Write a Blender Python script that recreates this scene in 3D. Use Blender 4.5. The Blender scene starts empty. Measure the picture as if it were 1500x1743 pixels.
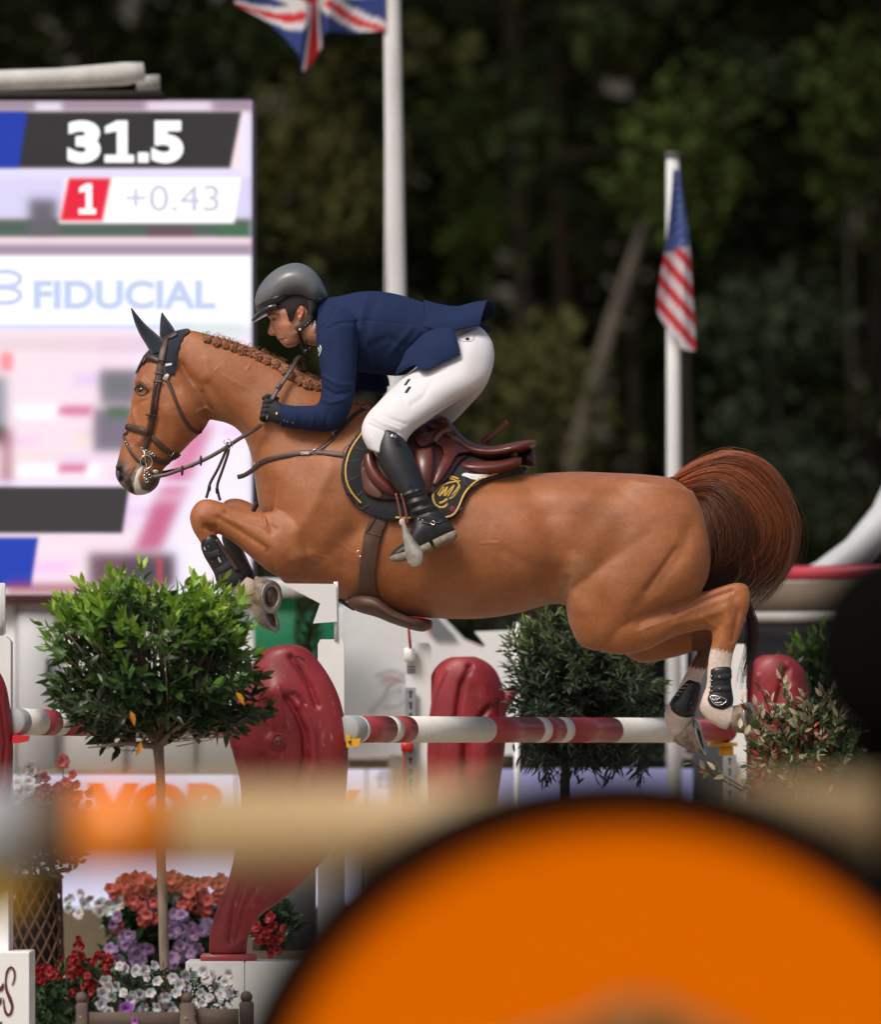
import bpy, bmesh, math, random
import numpy as np
from mathutils import Vector, Matrix
from mathutils.bvhtree import BVHTree
R = math.radians
random.seed(7); rng = np.random.default_rng(7)
sc = bpy.context.scene
COL = sc.collection
# ---------------------------------------------------------------- camera
CAM_D, CZ, SC, HZ = 30.0, 1.40, 450.0, 1265.0
cd = bpy.data.cameras.new('camera'); cam = bpy.data.objects.new('camera', cd); COL.objects.link(cam)
cam.location = (0, -CAM_D, CZ); cam.rotation_euler = (R(90), 0, 0)
cd.sensor_fit = 'HORIZONTAL'; cd.sensor_width = 24; cd.lens = 216
cd.shift_y = (HZ - 871.5) / 1500.0
cd.clip_start = 0.5; cd.clip_end = 1500
cd.dof.use_dof = True; cd.dof.focus_distance = 29.75; cd.dof.aperture_fstop = 2.05
sc.camera = cam
# ---------------------------------------------------------------- sky and sun (bright overcast)
SUN_DIR = Vector((-0.36, -0.50, 0.79)).normalized()          # towards the sun
w = bpy.data.worlds.new('World'); sc.world = w; w.use_nodes = True
nt = w.node_tree; bg = nt.nodes['Background']
sky = nt.nodes.new('ShaderNodeTexSky'); sky.sky_type = 'NISHITA'; sky.sun_disc = False
sky.sun_elevation = math.asin(SUN_DIR.z); sky.sun_rotation = math.atan2(SUN_DIR.x, SUN_DIR.y)
sky.air_density = 1.0; sky.dust_density = 6.0; sky.ozone_density = 1.0
nt.links.new(sky.outputs[0], bg.inputs[0]); bg.inputs[1].default_value = 0.085
sl = bpy.data.lights.new('sun', 'SUN'); sun = bpy.data.objects.new('sun', sl); COL.objects.link(sun)
sl.energy = 2.0; sl.angle = R(20); sl.color = (1.0, 0.95, 0.88)
sun.rotation_euler = SUN_DIR.to_track_quat('Z', 'Y').to_euler()
sc.view_settings.view_transform = 'Standard'; sc.view_settings.look = 'None'
sc.view_settings.exposure = 0.25; sc.view_settings.gamma = 1.0
sc.render.engine = 'CYCLES'; sc.cycles.use_denoising = True
sc.cycles.max_bounces = 6; sc.cycles.diffuse_bounces = 3; sc.cycles.transparent_max_bounces = 6

# ---------------------------------------------------------------- helpers
def P(px, py, y=0.0):
    k = (CAM_D + y) / CAM_D
    return Vector(((px - 750) / SC * k, y, CZ + (HZ - py) / SC * k))
def topx(co):
    k = (CAM_D + co[:, 1]) / CAM_D
    return np.stack([co[:, 0] / k * SC + 750, HZ - (co[:, 2] - CZ) / k * SC], 1)

def mat(name, col, rough=0.5, metal=0.0, spec=0.5, bump=0.0, bscale=200.0, var=0.0, vscale=8.0, var2=None,
        coat=0.0, sheen=0.0, attr=None, emit=0.0, stretch=None, trans=0.0, sub=0.0, rvar=0.0, scratch=0.0):
    m = bpy.data.materials.new(name); m.use_nodes = True
    t = m.node_tree; b = t.nodes['Principled BSDF']
    b.inputs['Roughness'].default_value = rough; b.inputs['Metallic'].default_value = metal
    b.inputs['Specular IOR Level'].default_value = spec
    b.inputs['Coat Weight'].default_value = coat; b.inputs['Coat Roughness'].default_value = 0.15
    if sheen: b.inputs['Sheen Weight'].default_value = sheen; b.inputs['Sheen Roughness'].default_value = 0.4
    if sub:
        b.inputs['Subsurface Weight'].default_value = sub; b.inputs['Subsurface Radius'].default_value = (1, .35, .2)
        b.inputs['Subsurface Scale'].default_value = 0.008
    tc = t.nodes.new('ShaderNodeTexCoord'); vec = tc.outputs['Object']
    if stretch:
        mp = t.nodes.new('ShaderNodeMapping'); mp.inputs['Scale'].default_value = stretch
        t.links.new(vec, mp.inputs[0]); svec = mp.outputs[0]
    else: svec = vec
    if attr:
        a = t.nodes.new('ShaderNodeAttribute'); a.attribute_name = attr; csock = a.outputs['Color']
    else:
        rgb = t.nodes.new('ShaderNodeRGB'); rgb.outputs[0].default_value = (*col, 1); csock = rgb.outputs[0]
    if var:
        n = t.nodes.new('ShaderNodeTexNoise'); n.inputs['Scale'].default_value = vscale; n.inputs['Detail'].default_value = 5
        n.inputs['Roughness'].default_value = 0.6
        t.links.new(svec, n.inputs['Vector'])
        mr = t.nodes.new('ShaderNodeMapRange'); mr.inputs[1].default_value = 0.3; mr.inputs[2].default_value = 0.7
        mr.inputs[3].default_value = 1 - var; mr.inputs[4].default_value = 1 + var
        t.links.new(n.outputs[0], mr.inputs[0])
        if var2:
            mx = t.nodes.new('ShaderNodeMix'); mx.data_type = 'RGBA'
            mr.inputs[3].default_value = 0; mr.inputs[4].default_value = 1
            t.links.new(mr.outputs[0], mx.inputs[0]); t.links.new(csock, mx.inputs[6]); mx.inputs[7].default_value = (*var2, 1)
            csock = mx.outputs[2]
        else:
            vm = t.nodes.new('ShaderNodeVectorMath'); vm.operation = 'SCALE'
            t.links.new(csock, vm.inputs[0]); t.links.new(mr.outputs[0], vm.inputs['Scale']); csock = vm.outputs[0]
        if rvar:
            mr2 = t.nodes.new('ShaderNodeMapRange'); mr2.inputs[1].default_value = .3; mr2.inputs[2].default_value = .7
            mr2.inputs[3].default_value = rough - rvar; mr2.inputs[4].default_value = rough + rvar
            t.links.new(n.outputs[0], mr2.inputs[0]); t.links.new(mr2.outputs[0], b.inputs['Roughness'])
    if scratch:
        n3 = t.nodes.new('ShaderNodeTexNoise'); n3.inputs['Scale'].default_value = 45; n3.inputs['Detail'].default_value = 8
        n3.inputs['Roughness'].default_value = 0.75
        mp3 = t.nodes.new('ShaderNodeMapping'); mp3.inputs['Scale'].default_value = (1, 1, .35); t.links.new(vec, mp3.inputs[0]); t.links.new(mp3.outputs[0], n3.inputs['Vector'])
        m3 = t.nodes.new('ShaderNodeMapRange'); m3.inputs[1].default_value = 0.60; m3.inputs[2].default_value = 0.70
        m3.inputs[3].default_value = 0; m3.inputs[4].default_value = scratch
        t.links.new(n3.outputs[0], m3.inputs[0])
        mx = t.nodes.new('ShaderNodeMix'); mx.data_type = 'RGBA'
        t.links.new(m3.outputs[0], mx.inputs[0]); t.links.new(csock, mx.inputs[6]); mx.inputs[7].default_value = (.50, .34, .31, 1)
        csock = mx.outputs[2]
    t.links.new(csock, b.inputs['Base Color'])
    if emit:
        t.links.new(csock, b.inputs['Emission Color']); b.inputs['Emission Strength'].default_value = emit
        if emit > .3: b.inputs['Base Color'].default_value = (0, 0, 0, 1); t.links.remove(b.inputs['Base Color'].links[0])
    if bump:
        n2 = t.nodes.new('ShaderNodeTexNoise'); n2.inputs['Scale'].default_value = bscale; n2.inputs['Detail'].default_value = 3
        t.links.new(svec, n2.inputs['Vector'])
        bp = t.nodes.new('ShaderNodeBump'); bp.inputs['Strength'].default_value = bump; bp.inputs['Distance'].default_value = 0.003
        t.links.new(n2.outputs[0], bp.inputs['Height']); t.links.new(bp.outputs[0], b.inputs['Normal'])
    if trans:
        tr = t.nodes.new('ShaderNodeBsdfTranslucent'); t.links.new(csock, tr.inputs[0])
        ms = t.nodes.new('ShaderNodeMixShader'); ms.inputs[0].default_value = trans
        t.links.new(b.outputs[0], ms.inputs[1]); t.links.new(tr.outputs[0], ms.inputs[2])
        t.links.new(ms.outputs[0], t.nodes['Material Output'].inputs[0])
    m.diffuse_color = (*col, 1)
    return m

def link(name, me, m=None, parent=None, smooth=True, label=None, cat=None, group=None, kind=None):
    if m is not None:
        me.materials.clear()
        for x in (m if isinstance(m, (list, tuple)) else [m]): me.materials.append(x)
    if smooth is not None and len(me.polygons):
        me.polygons.foreach_set('use_smooth', [bool(smooth)] * len(me.polygons))
    o = bpy.data.objects.new(name, me); COL.objects.link(o)
    if parent is not None: o.parent = parent
    tag(o, label, cat, group, kind)
    return o
def tag(o, label=None, cat=None, group=None, kind=None):
    if label: o['label'] = label
    if cat: o['category'] = cat
    if group: o['group'] = group
    if kind: o['kind'] = kind
    return o
def empty(name, loc=(0, 0, 0), **k):
    # an Empty at the thing's base; children are built in world coordinates, so they are counter-shifted by local()
    o = bpy.data.objects.new(name, None); COL.objects.link(o); o.empty_display_size = .1
    return tag(o, **k)

def catmull(rows, n):
    rows = np.array(rows, float); out = []
    N = len(rows)
    for i in range(N - 1):
        p0 = rows[max(i - 1, 0)]; p1 = rows[i]; p2 = rows[i + 1]; p3 = rows[min(i + 2, N - 1)]
        for j in range(n):
            t = j / n
            out.append(.5 * ((2 * p1) + (-p0 + p2) * t + (2 * p0 - 5 * p1 + 4 * p2 - p3) * t * t + (-p0 + 3 * p1 - 3 * p2 + p3) * t ** 3))
    out.append(rows[-1]); return np.array(out)

class MB:
    def __init__(s): s.v = []; s.f = []; s.m = []; s.mi = 0
    def add(s, vs, fs):
        b = len(s.v); s.v += [tuple(v) for v in vs]; s.f += [tuple(b + i for i in f) for f in fs]; s.m += [s.mi] * len(fs)
    def ring_loft(s, rings, cap=True, closed=True):
        n = len(rings[0]); vs = [p for r in rings for p in r]; fs = []
        for i in range(len(rings) - 1):
            for j in range(n if closed else n - 1):
                k = (j + 1) % n
                fs.append((i * n + j, i * n + k, (i + 1) * n + k, (i + 1) * n + j))
        if cap:
            fs.append(tuple(range(n))[::-1]); fs.append(tuple((len(rings) - 1) * n + j for j in range(n)))
        s.add(vs, fs)
    def loft(s, st, seg=24, sub=4, yc=0.0, p=1.0, egg=0.0, inset=0.0, mirror=False, cap=True):
        """st: (ax,ay,bx,by,halfwidth[,yc]) in photo px at depth yc"""
        rows = [list(r) + ([yc] if len(r) == 5 else []) for r in st]
        if mirror: rows = [r[:5] + [-r[5]] for r in rows]
        C = catmull(rows, sub); rings = []
        for a0, a1, b0, b1, w_, y_ in C:
            A = P(a0, a1, y_); B = P(b0, b1, y_)
            c = (A + B) / 2; h = (A - B) / 2; L = h.length
            if inset and L > 1e-6: h = h * max(.25, (L - inset) / L)
            ww = max(w_ - inset, .3 * w_)
            ring = []
            for j in range(seg):
                t = 2 * math.pi * j / seg; cc = math.cos(t); ss = math.sin(t)
                ca = math.copysign(abs(cc) ** p, cc); sa = math.copysign(abs(ss) ** p, ss)
                ring.append(c + h * ca + Vector((0, ww * sa * (1 - egg * cc), 0)))
            rings.append(ring)
        s.ring_loft(rings, cap)
        return s
    def tube(s, pts, rad, seg=8, cap=True, flat=None):
        pts = [Vector(p) for p in pts]; n = len(pts); rings = []
        up = Vector((0, 1, 0.01))
        prev = None
        for i, p in enumerate(pts):
            d = (pts[min(i + 1, n - 1)] - pts[max(i - 1, 0)])
            d = d.normalized() if d.length > 1e-9 else Vector((0, 0, 1))
            if prev is None:
                u = d.cross(up); u = d.cross(Vector((1, 0, 0))) if u.length < 1e-3 else u
            else: u = prev - d * prev.dot(d)
            u.normalize(); prev = u; v_ = d.cross(u)
            r = rad[i] if hasattr(rad, '__len__') else rad
            rings.append([p + u * (r * math.cos(2 * math.pi * j / seg)) + v_ * (r * math.sin(2 * math.pi * j / seg)) for j in range(seg)])
        s.ring_loft(rings, cap); return s
    def box(s, lo, hi, bev=0.0):
        x0, y0, z0 = lo; x1, y1, z1 = hi
        if bev:
            b = bev
            rings = []
            for z, i in ((z0, b), (z0 + b, 0), (z1 - b, 0), (z1, b)):
                xa, xb, ya, yb = x0 + i, x1 - i, y0 + i, y1 - i; c = b * .6
                rings.append([(xa + c, ya, z), (xb - c, ya, z), (xb, ya + c, z), (xb, yb - c, z), (xb - c, yb, z), (xa + c, yb, z), (xa, yb - c, z), (xa, ya + c, z)])
            s.ring_loft([[Vector(q) for q in r] for r in rings]); return s
        v = [(x0, y0, z0), (x1, y0, z0), (x1, y1, z0), (x0, y1, z0), (x0, y0, z1), (x1, y0, z1), (x1, y1, z1), (x0, y1, z1)]
        s.add(v, [(0, 3, 2, 1), (4, 5, 6, 7), (0, 1, 5, 4), (1, 2, 6, 5), (2, 3, 7, 6), (3, 0, 4, 7)]); return s
    def pbox(s, px0, py0, px1, py1, y, dep, bev=0.0):
        """box whose camera-side face covers that patch of the place at depth y"""
        a = P(px0, py1, y); b = P(px1, py0, y)
        return s.box((a.x, y, a.z), (b.x, y + dep, b.z), bev)
    def sphere(s, c, r, seg=12, rings=8, sq=(1, 1, 1)):
        c = Vector(c); rr = []
        for i in range(rings + 1):
            ph = math.pi * i / rings; q = max(math.sin(ph), 1e-3)
            rr.append([c + Vector((r * sq[0] * q * math.cos(2 * math.pi * j / seg), r * sq[1] * q * math.sin(2 * math.pi * j / seg), r * sq[2] * math.cos(ph))) for j in range(seg)])
        s.ring_loft(rr); return s
    def poly(s, pts, y, dep):
        """extruded outline, px pts at depth y, thickness dep away from the camera"""
        n = len(pts); v = [P(a, b, y) for a, b in pts]; v2 = [q + Vector((0, dep, 0)) for q in v]
        s.add(v + v2, [tuple(range(n)), tuple(range(2 * n - 1, n - 1, -1))] + [(i, i + n, (i + 1) % n + n, (i + 1) % n) for i in range(n)]); return s
    def mesh(s, name='mesh'):
        me = bpy.data.meshes.new(name); me.from_pydata(s.v, [], s.f); 
        if s.m and max(s.m) > 0: me.polygons.foreach_set('material_index', s.m)
        me.update(); return me
    def link(s, name, m, parent=None, smooth=True, **k):
        me = s.mesh(name); mats = m if isinstance(m, (list, tuple)) else [m]
        for x in mats: me.materials.append(x)
        if len(mats) > 1: me.polygons.foreach_set('material_index', s.m)
        me.polygons.foreach_set('use_smooth', [bool(smooth)] * len(me.polygons))
        fixn(me)
        o = bpy.data.objects.new(name, me); COL.objects.link(o)
        if parent is not None: o.parent = parent
        return tag(o, **k)
def fixn(me):
    bm = bmesh.new(); bm.from_mesh(me); bmesh.ops.recalc_face_normals(bm, faces=bm.faces); bm.to_mesh(me); bm.free()

def remeshed(mb, voxel, smooth=6, factor=.5):
    me = mb.mesh('tmp'); fixn(me); o = bpy.data.objects.new('tmp', me); COL.objects.link(o)
    r = o.modifiers.new('r', 'REMESH'); r.mode = 'VOXEL'; r.voxel_size = voxel; r.use_smooth_shade = True
    if smooth:
        q = o.modifiers.new('s', 'SMOOTH'); q.factor = factor; q.iterations = smooth
    dg = bpy.context.evaluated_depsgraph_get(); dg.update()
    out = bpy.data.meshes.new_from_object(o.evaluated_get(dg))
    bpy.data.objects.remove(o); bpy.data.meshes.remove(me)
    return out
def coords(me):
    a = np.empty(len(me.vertices) * 3); me.vertices.foreach_get('co', a); return a.reshape(-1, 3)
def normals(me):
    a = np.empty(len(me.vertices) * 3); me.vertices.foreach_get('normal', a); return a.reshape(-1, 3)
def setco(me, co): me.vertices.foreach_set('co', co.ravel()); me.update()
def segdist(q, pts):
    best = np.full(len(q), 1e9); near = np.zeros_like(q)
    pts = np.array(pts, float)
    if len(pts) == 1:
        d = np.hypot(*(q - pts[0]).T); return d, np.repeat(pts, len(q), 0)
    for a, b in zip(pts[:-1], pts[1:]):
        ab = b - a; t = np.clip(((q - a) @ ab) / max(ab @ ab, 1e-9), 0, 1); c = a + t[:, None] * ab
        d = np.hypot(*(q - c).T); m = d < best; best[m] = d[m]; near[m] = c[m]
    return best, near
def sculpt(me, brushes):
    """brushes: (px polyline, radius px, amplitude m, side) ; side -1 near flank, +1 far flank, 0 both, None no facing filter"""
    co = coords(me)
    for pts, rad, amp, side in brushes:
        nn = normals(me); q = topx(co); d, _ = segdist(q, pts)
        wt = np.exp(-(d / rad) ** 2)
        if side is not None:
            wt = wt * np.clip(np.abs(nn[:, 1]) * 1.4, 0, 1)
            if side: wt = wt * (np.sign(nn[:, 1]) == side) 
        co = co + nn * (amp * wt)[:, None]; setco(me, co)
def inpoly(q, poly):
    x, y = q[:, 0], q[:, 1]; ins = np.zeros(len(q), bool); n = len(poly)
    for i in range(n):
        x1, y1 = poly[i]; x2, y2 = poly[(i + 1) % n]
        c = ((y1 > y) != (y2 > y)) & (x < (x2 - x1) * (y - y1) / ((y2 - y1) or 1e-9) + x1); ins ^= c
    return ins
def bvh(me):
    return BVHTree.FromPolygons([v.co for v in me.vertices], [tuple(p.vertices) for p in me.polygons])
def smoothpoly(poly, n=4):
    p = np.array(poly, float); N = len(p); out = []
    for i in range(N):
        p0, p1, p2, p3 = p[i - 1], p[i], p[(i + 1) % N], p[(i + 2) % N]
        for j in range(n):
            t = j / n
            out.append(tuple(.5 * ((2 * p1) + (-p0 + p2) * t + (2 * p0 - 5 * p1 + 4 * p2 - p3) * t * t + (-p0 + 3 * p1 - 3 * p2 + p3) * t ** 3)))
    return out
def shell(name, me, poly, off, thick, m, parent, side=0, snap=4.0, sm=4, puff=0.0, **k):
    """a sheet of leather or cloth lying on the surface of me, cut to an outline"""
    co = coords(me); nn = normals(me); q = topx(co); poly = smoothpoly(poly, sm) if sm else poly
    ins = inpoly(q, poly); d, near = segdist(q, list(poly) + [poly[0]])
    ok = ins | (d < 1.2)
    if side: ok &= (co[:, 1] * side > 0)
    idx = -np.ones(len(co), int); faces = []; order = []
    for p in me.polygons:
        vs = p.vertices
        if all(ok[v] for v in vs): faces.append(tuple(vs))
    use = sorted({v for f in faces for v in f}); idx[use] = range(len(use)); u = np.array(use)
    e = {}
    for f in faces:
        for a, b in zip(f, f[1:] + f[:1]):
            kk = (min(a, b), max(a, b)); e[kk] = e.get(kk, 0) + 1
    bnd = {v for kk, c in e.items() if c == 1 for v in kk}
    nc = co.copy()
    for v in bnd:
        if d[v] < snap:
            y_ = co[v, 1]; pt = P(near[v, 0], near[v, 1], y_); nc[v] = pt
    extra = off + puff * np.clip(d / 14.0, 0, 1) ** .5
    nc = nc + nn * (extra[:, None] if puff else off)
    m2 = bpy.data.meshes.new(name); m2.from_pydata([tuple(nc[v]) for v in use], [], [tuple(int(idx[v]) for v in f) for f in faces]); m2.update()
    o = link(name, m2, m, parent, **k)
    s = o.modifiers.new('thickness', 'SOLIDIFY'); s.thickness = thick; s.offset = 1
    return o
CAMV = Vector((0, -CAM_D, CZ))
def onsurf(tree, px, py, yg=0.0, off=0.0, far=False):
    tgt = P(px, py, 0); d = (tgt - CAMV).normalized()
    if far:
        hit, n, i, _ = tree.ray_cast(CAMV + d * 60, -d)
    else: hit, n, i, _ = tree.ray_cast(CAMV, d)
    if hit is None:
        hit, n, i, _ = tree.find_nearest(P(px, py, yg)); 
    return hit + n * off, n
def strap(mb, tree, pts, wpx, thick, off=0.002, sub=5, yg=-.05, pts_y=None, sn=None):
    """leather strip along a px polyline lying on tree's surface, or at given depths pts_y"""
    if pts_y is not None:
        C = catmull([list(p) + [y] for p, y in zip(pts, pts_y)], sub); ps = [P(a, b, y) for a, b, y in C]
        ns = [Vector(sn) if sn else Vector((0, -1, 0))] * len(ps)
    else:
        C = catmull(pts, sub); ps = []; ns = []
        for a, b in C:
            h, n = onsurf(tree, a, b, yg, off); ps.append(h); ns.append(n)
        for _ in range(2):
            ps = [ps[0]] + [(ps[i - 1] + ps[i] * 2 + ps[i + 1]) / 4 for i in range(1, len(ps) - 1)] + [ps[-1]]
            ns = [ns[0]] + [((ns[i - 1] + ns[i] + ns[i + 1])).normalized() for i in range(1, len(ns) - 1)] + [ns[-1]]
    rings = []
    for i, p in enumerate(ps):
        d = (ps[min(i + 1, len(ps) - 1)] - ps[max(i - 1, 0)]).normalized(); n = (ns[i] - d * ns[i].dot(d)).normalized(); s_ = d.cross(n)
        w_ = (wpx[i * (len(wpx) - 1) // max(len(ps) - 1, 1)] if hasattr(wpx, '__len__') else wpx) / SC / 2
        t = thick; rings.append([p - s_ * w_, p - s_ * w_ * .95 + n * t * .6, p - s_ * w_ * .7 + n * t, p + s_ * w_ * .7 + n * t, p + s_ * w_ * .95 + n * t * .6, p + s_ * w_, p + s_ * w_ * .8 - n * t * .3, p - s_ * w_ * .8 - n * t * .3])
    mb.ring_loft(rings); return mb
def text(name, body, px, py, y, h, m, parent, bold=0.0, shear=0.0, extr=0.002, align='CENTER', sx=1.0, rot=0.0, **k):
    cu = bpy.data.curves.new(name, 'FONT'); cu.body = body; cu.size = h / SC * ((CAM_D + y) / CAM_D) * 1.0 / .70
    cu.align_x = align; cu.align_y = 'CENTER'; cu.offset = bold; cu.shear = shear; cu.extrude = extr
    o = bpy.data.objects.new('tmp', cu); COL.objects.link(o)
    dg = bpy.context.evaluated_depsgraph_get(); dg.update()
    me = bpy.data.meshes.new_from_object(o.evaluated_get(dg)); bpy.data.objects.remove(o)
    M = Matrix.Translation(P(px, py, y)) @ Matrix.Rotation(R(90), 4, 'X') @ Matrix.Rotation(rot, 4, 'Z') @ Matrix.Diagonal((sx, 1, 1, 1))
    me.transform(M)
    return link(name, me, m, parent, smooth=False, **k)
def batch(base_v, base_f, mats):
    bv = np.array(base_v, float); M = np.array(mats); n = len(bv)
    h = np.concatenate([bv, np.ones((n, 1))], 1)
    out = np.einsum('kij,nj->kni', M[:, :3, :], h).reshape(-1, 3)
    fs = np.array(base_f); F = (fs[None] + (np.arange(len(M)) * n)[:, None, None]).reshape(-1, fs.shape[1])
    return out, F
def fastmesh(name, v, F):
    me = bpy.data.meshes.new(name); nv = len(v); nf = len(F); k = F.shape[1]
    me.vertices.add(nv); me.vertices.foreach_set('co', v.ravel()); me.loops.add(nf * k); me.loops.foreach_set('vertex_index', F.ravel().astype(np.int32))
    me.polygons.add(nf); me.polygons.foreach_set('loop_start', np.arange(nf, dtype=np.int32) * k)
    try: me.polygons.foreach_set('loop_total', np.full(nf, k, dtype=np.int32))
    except Exception: pass
    me.update(calc_edges=True); return me
def vcol(me, cols, name='Col'):
    a = me.color_attributes.new(name, 'FLOAT_COLOR', 'POINT')
    a.data.foreach_set('color', np.concatenate([cols, np.ones((len(cols), 1))], 1).astype(np.float32).ravel())
# ---------------------------------------------------------------- materials
M = {}
M['coat'] = mat('chestnut_coat', (.33, .12, .04), rough=.40, spec=.5, attr='Col', bump=.55, bscale=300, stretch=(.5, 1, 2.2), var=.10, vscale=9, sheen=.22)
M['hair'] = mat('tail_hair', (.2, .06, .02), rough=.45, attr='Col', var=.2, vscale=60)
M['leather'] = mat('brown_leather', (.058, .030, .023), rough=.42, bump=.25, bscale=500, var=.22, vscale=40)
M['redleather'] = mat('oxblood_leather', (.105, .022, .015), rough=.36, coat=.15, bump=.15, bscale=400, var=.22, vscale=14, rvar=.08)
M['darkleather'] = mat('dark_oxblood_leather', (.045, .013, .011), rough=.36, bump=.2, bscale=400, var=.2, vscale=14)
M['stitch'] = mat('edge_piping', (.16, .05, .035), rough=.4)
M['girth'] = mat('girth_leather', (.085, .042, .028), rough=.5, bump=.35, bscale=300, var=.22, vscale=20)
M['steel'] = mat('polished_steel', (.75, .73, .68), rough=.22, metal=1)
M['dullsteel'] = mat('shoe_steel', (.42, .40, .38), rough=.42, metal=.7, var=.3, vscale=40)
M['padblack'] = mat('quilted_black_cloth', (.014, .014, .017), rough=.85, sheen=.2, bump=.5, bscale=700)
M['gold'] = mat('gold_piping', (.62, .36, .08), rough=.45, bump=.4, bscale=500)
M['emblem'] = mat('gold_embroidery', (.60, .36, .045), rough=.42, bump=.6, bscale=600)
M['whitecloth'] = mat('white_thread', (.75, .75, .75), rough=.7)
M['crimson'] = mat('crimson_thread', (.16, .01, .03), rough=.6)
M['bonnet'] = mat('navy_black_knit', (.010, .016, .030), rough=.85, sheen=.35, bump=.6, bscale=600)
M['bootshell'] = mat('black_boot_shell', (.014, .014, .016), rough=.34, bump=.2, bscale=150, var=.3, vscale=60)
M['neoprene'] = mat('black_neoprene', (.018, .018, .022), rough=.75)
M['hoof'] = mat('hoof_horn', (.36, .27, .19), rough=.5, var=.5, vscale=30, var2=(.04, .032, .028), bump=.5, bscale=60)
M['sole'] = mat('packed_sole', (.16, .12, .09), rough=.9, var=.4, vscale=60, bump=.8, bscale=120)
M['eye'] = mat('dark_eye', (.008, .005, .004), rough=.05, coat=1)
M['black'] = mat('black_plastic', (.012, .012, .013), rough=.4)
M['rubber'] = mat('black_rubber', (.02, .02, .02), rough=.7)
M['skin'] = mat('skin', (.53, .25, .155), rough=.46, attr='Col', sub=.12, bump=.12, bscale=500, var=.06, vscale=60)
M['hairdark'] = mat('dark_brown_hair', (.010, .0065, .005), rough=.6, bump=.8, bscale=900, stretch=(1, 1, .2))
M['helmet'] = mat('grey_helmet_shell', (.135, .145, .155), rough=.36, coat=.12, spec=.5, var=.16, vscale=9, bump=.03, bscale=600, rvar=.05)
M['helmetdark'] = mat('black_gloss_trim', (.022, .024, .028), rough=.18, coat=.7)
M['navy'] = mat('navy_jacket_cloth', (.012, .024, .074), rough=.85, spec=.2, bump=.4, bscale=900, var=.08, vscale=7)
M['navydark'] = mat('navy_jacket_seam', (.006, .015, .055), rough=.85)
M['white'] = mat('white_breeches_cloth', (.68, .67, .70), rough=.8, bump=.25, bscale=900)
M['boot'] = mat('black_boot_leather', (.015, .017, .020), rough=.46, bump=.12, bscale=250, var=.15, vscale=12)
M['bootsole'] = mat('dusty_boot_sole', (.20, .165, .13), rough=.9, var=.35, vscale=50, bump=.5, bscale=150)
M['glove'] = mat('black_glove', (.014, .016, .02), rough=.72, bump=.4, bscale=500)

# ---------------------------------------------------------------- the horse
hb = MB()
hb.loft([(458, 800, 466, 955, .07), (478, 735, 481, 990, .16), (530, 690, 520, 1000, .215), (600, 690, 590, 1024, .245), (672, 715, 662, 1043, .275),
         (755, 762, 735, 1052, .30), (835, 795, 815, 1053, .31), (905, 805, 880, 1044, .305), (980, 803, 945, 1028, .28), (1045, 805, 1000, 1040, .265),
         (1100, 808, 1075, 1035, .26), (1148, 816, 1140, 1010, .23), (1182, 842, 1180, 985, .15), (1200, 880, 1200, 950, .08)], seg=72, sub=12, p=.94)
hb.loft([(293, 568, 322, 690, .062), (322, 562, 352, 712, .078), (360, 571, 384, 720, .088), (404, 584, 404, 731, .095), (450, 601, 418, 750, .105),
         (498, 626, 428, 780, .125), (547, 652, 434, 820, .15), (598, 680, 446, 880, .175), (640, 700, 480, 940, .19)], seg=56, sub=10)
hb.loft([(250, 612, 330, 640, .06), (268, 588, 335, 640, .07), (300, 566, 345, 650, .065), (330, 566, 360, 640, .06)], seg=40, sub=8)
hb.loft([(268, 584, 322, 628, .072), (248, 606, 347, 680, .092), (233, 636, 356, 712, .100), (227, 662, 345, 734, .098), (222, 692, 326, 752, .086),
         (215, 722, 306, 773, .070), (208.5, 750, 288, 790, .060), (203, 772, 278, 800, .056), (198, 792, 274, 812, .058), (196, 806, 268, 828, .055),
         (201, 820, 255, 839, .048), (211, 831, 240, 843, .034), (220, 838, 230, 843, .018)], seg=56, sub=9, p=.95)
def leg(st, yc, p=1.0): hb.loft([q if len(q) == 6 else (*q, yc) for q in st], seg=40, sub=9, p=p)
# near fore
leg([(560, 850, 530, 960, .03, -.12), (525, 850, 508, 985, .075, -.115), (488, 862, 486, 986, .082, -.125), (455, 872, 462, 976, .072), (428, 870, 432, 953, .058), (402, 863, 408, 932, .048),
     (376, 854, 388, 917, .043), (353, 849, 370, 908, .041), (335, 855, 362, 903, .041), (323, 876, 358, 900, .040), (327, 900, 361, 905, .036),
     (338, 919, 367, 909, .028), (347, 936, 376, 922, .024), (356, 955, 386, 938, .023), (365, 972, 397, 955, .024), (376, 992, 408, 972, .029), (392, 1010, 417, 980, .032),
     (410, 1020, 428, 984, .030), (424, 1026, 436, 990, .028), (436, 1026, 444, 996, .02)], -.13)
# far fore
leg([(520, 850, 510, 960, .08), (470, 868, 476, 945, .065), (440, 862, 446, 915, .052), (416, 851, 424, 896, .045), (396, 848, 408, 889, .042), (380, 855, 398, 890, .040),
     (370, 875, 396, 894, .038), (374, 897, 398, 900, .030), (382, 922, 406, 915, .024), (394, 952, 418, 942, .024), (406, 982, 430, 970, .028), (414, 1006, 438, 996, .032),
     (420, 1030, 446, 1018, .028), (432, 1048, 454, 1032, .026), (444, 1056, 460, 1044, .02)], .13)
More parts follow.
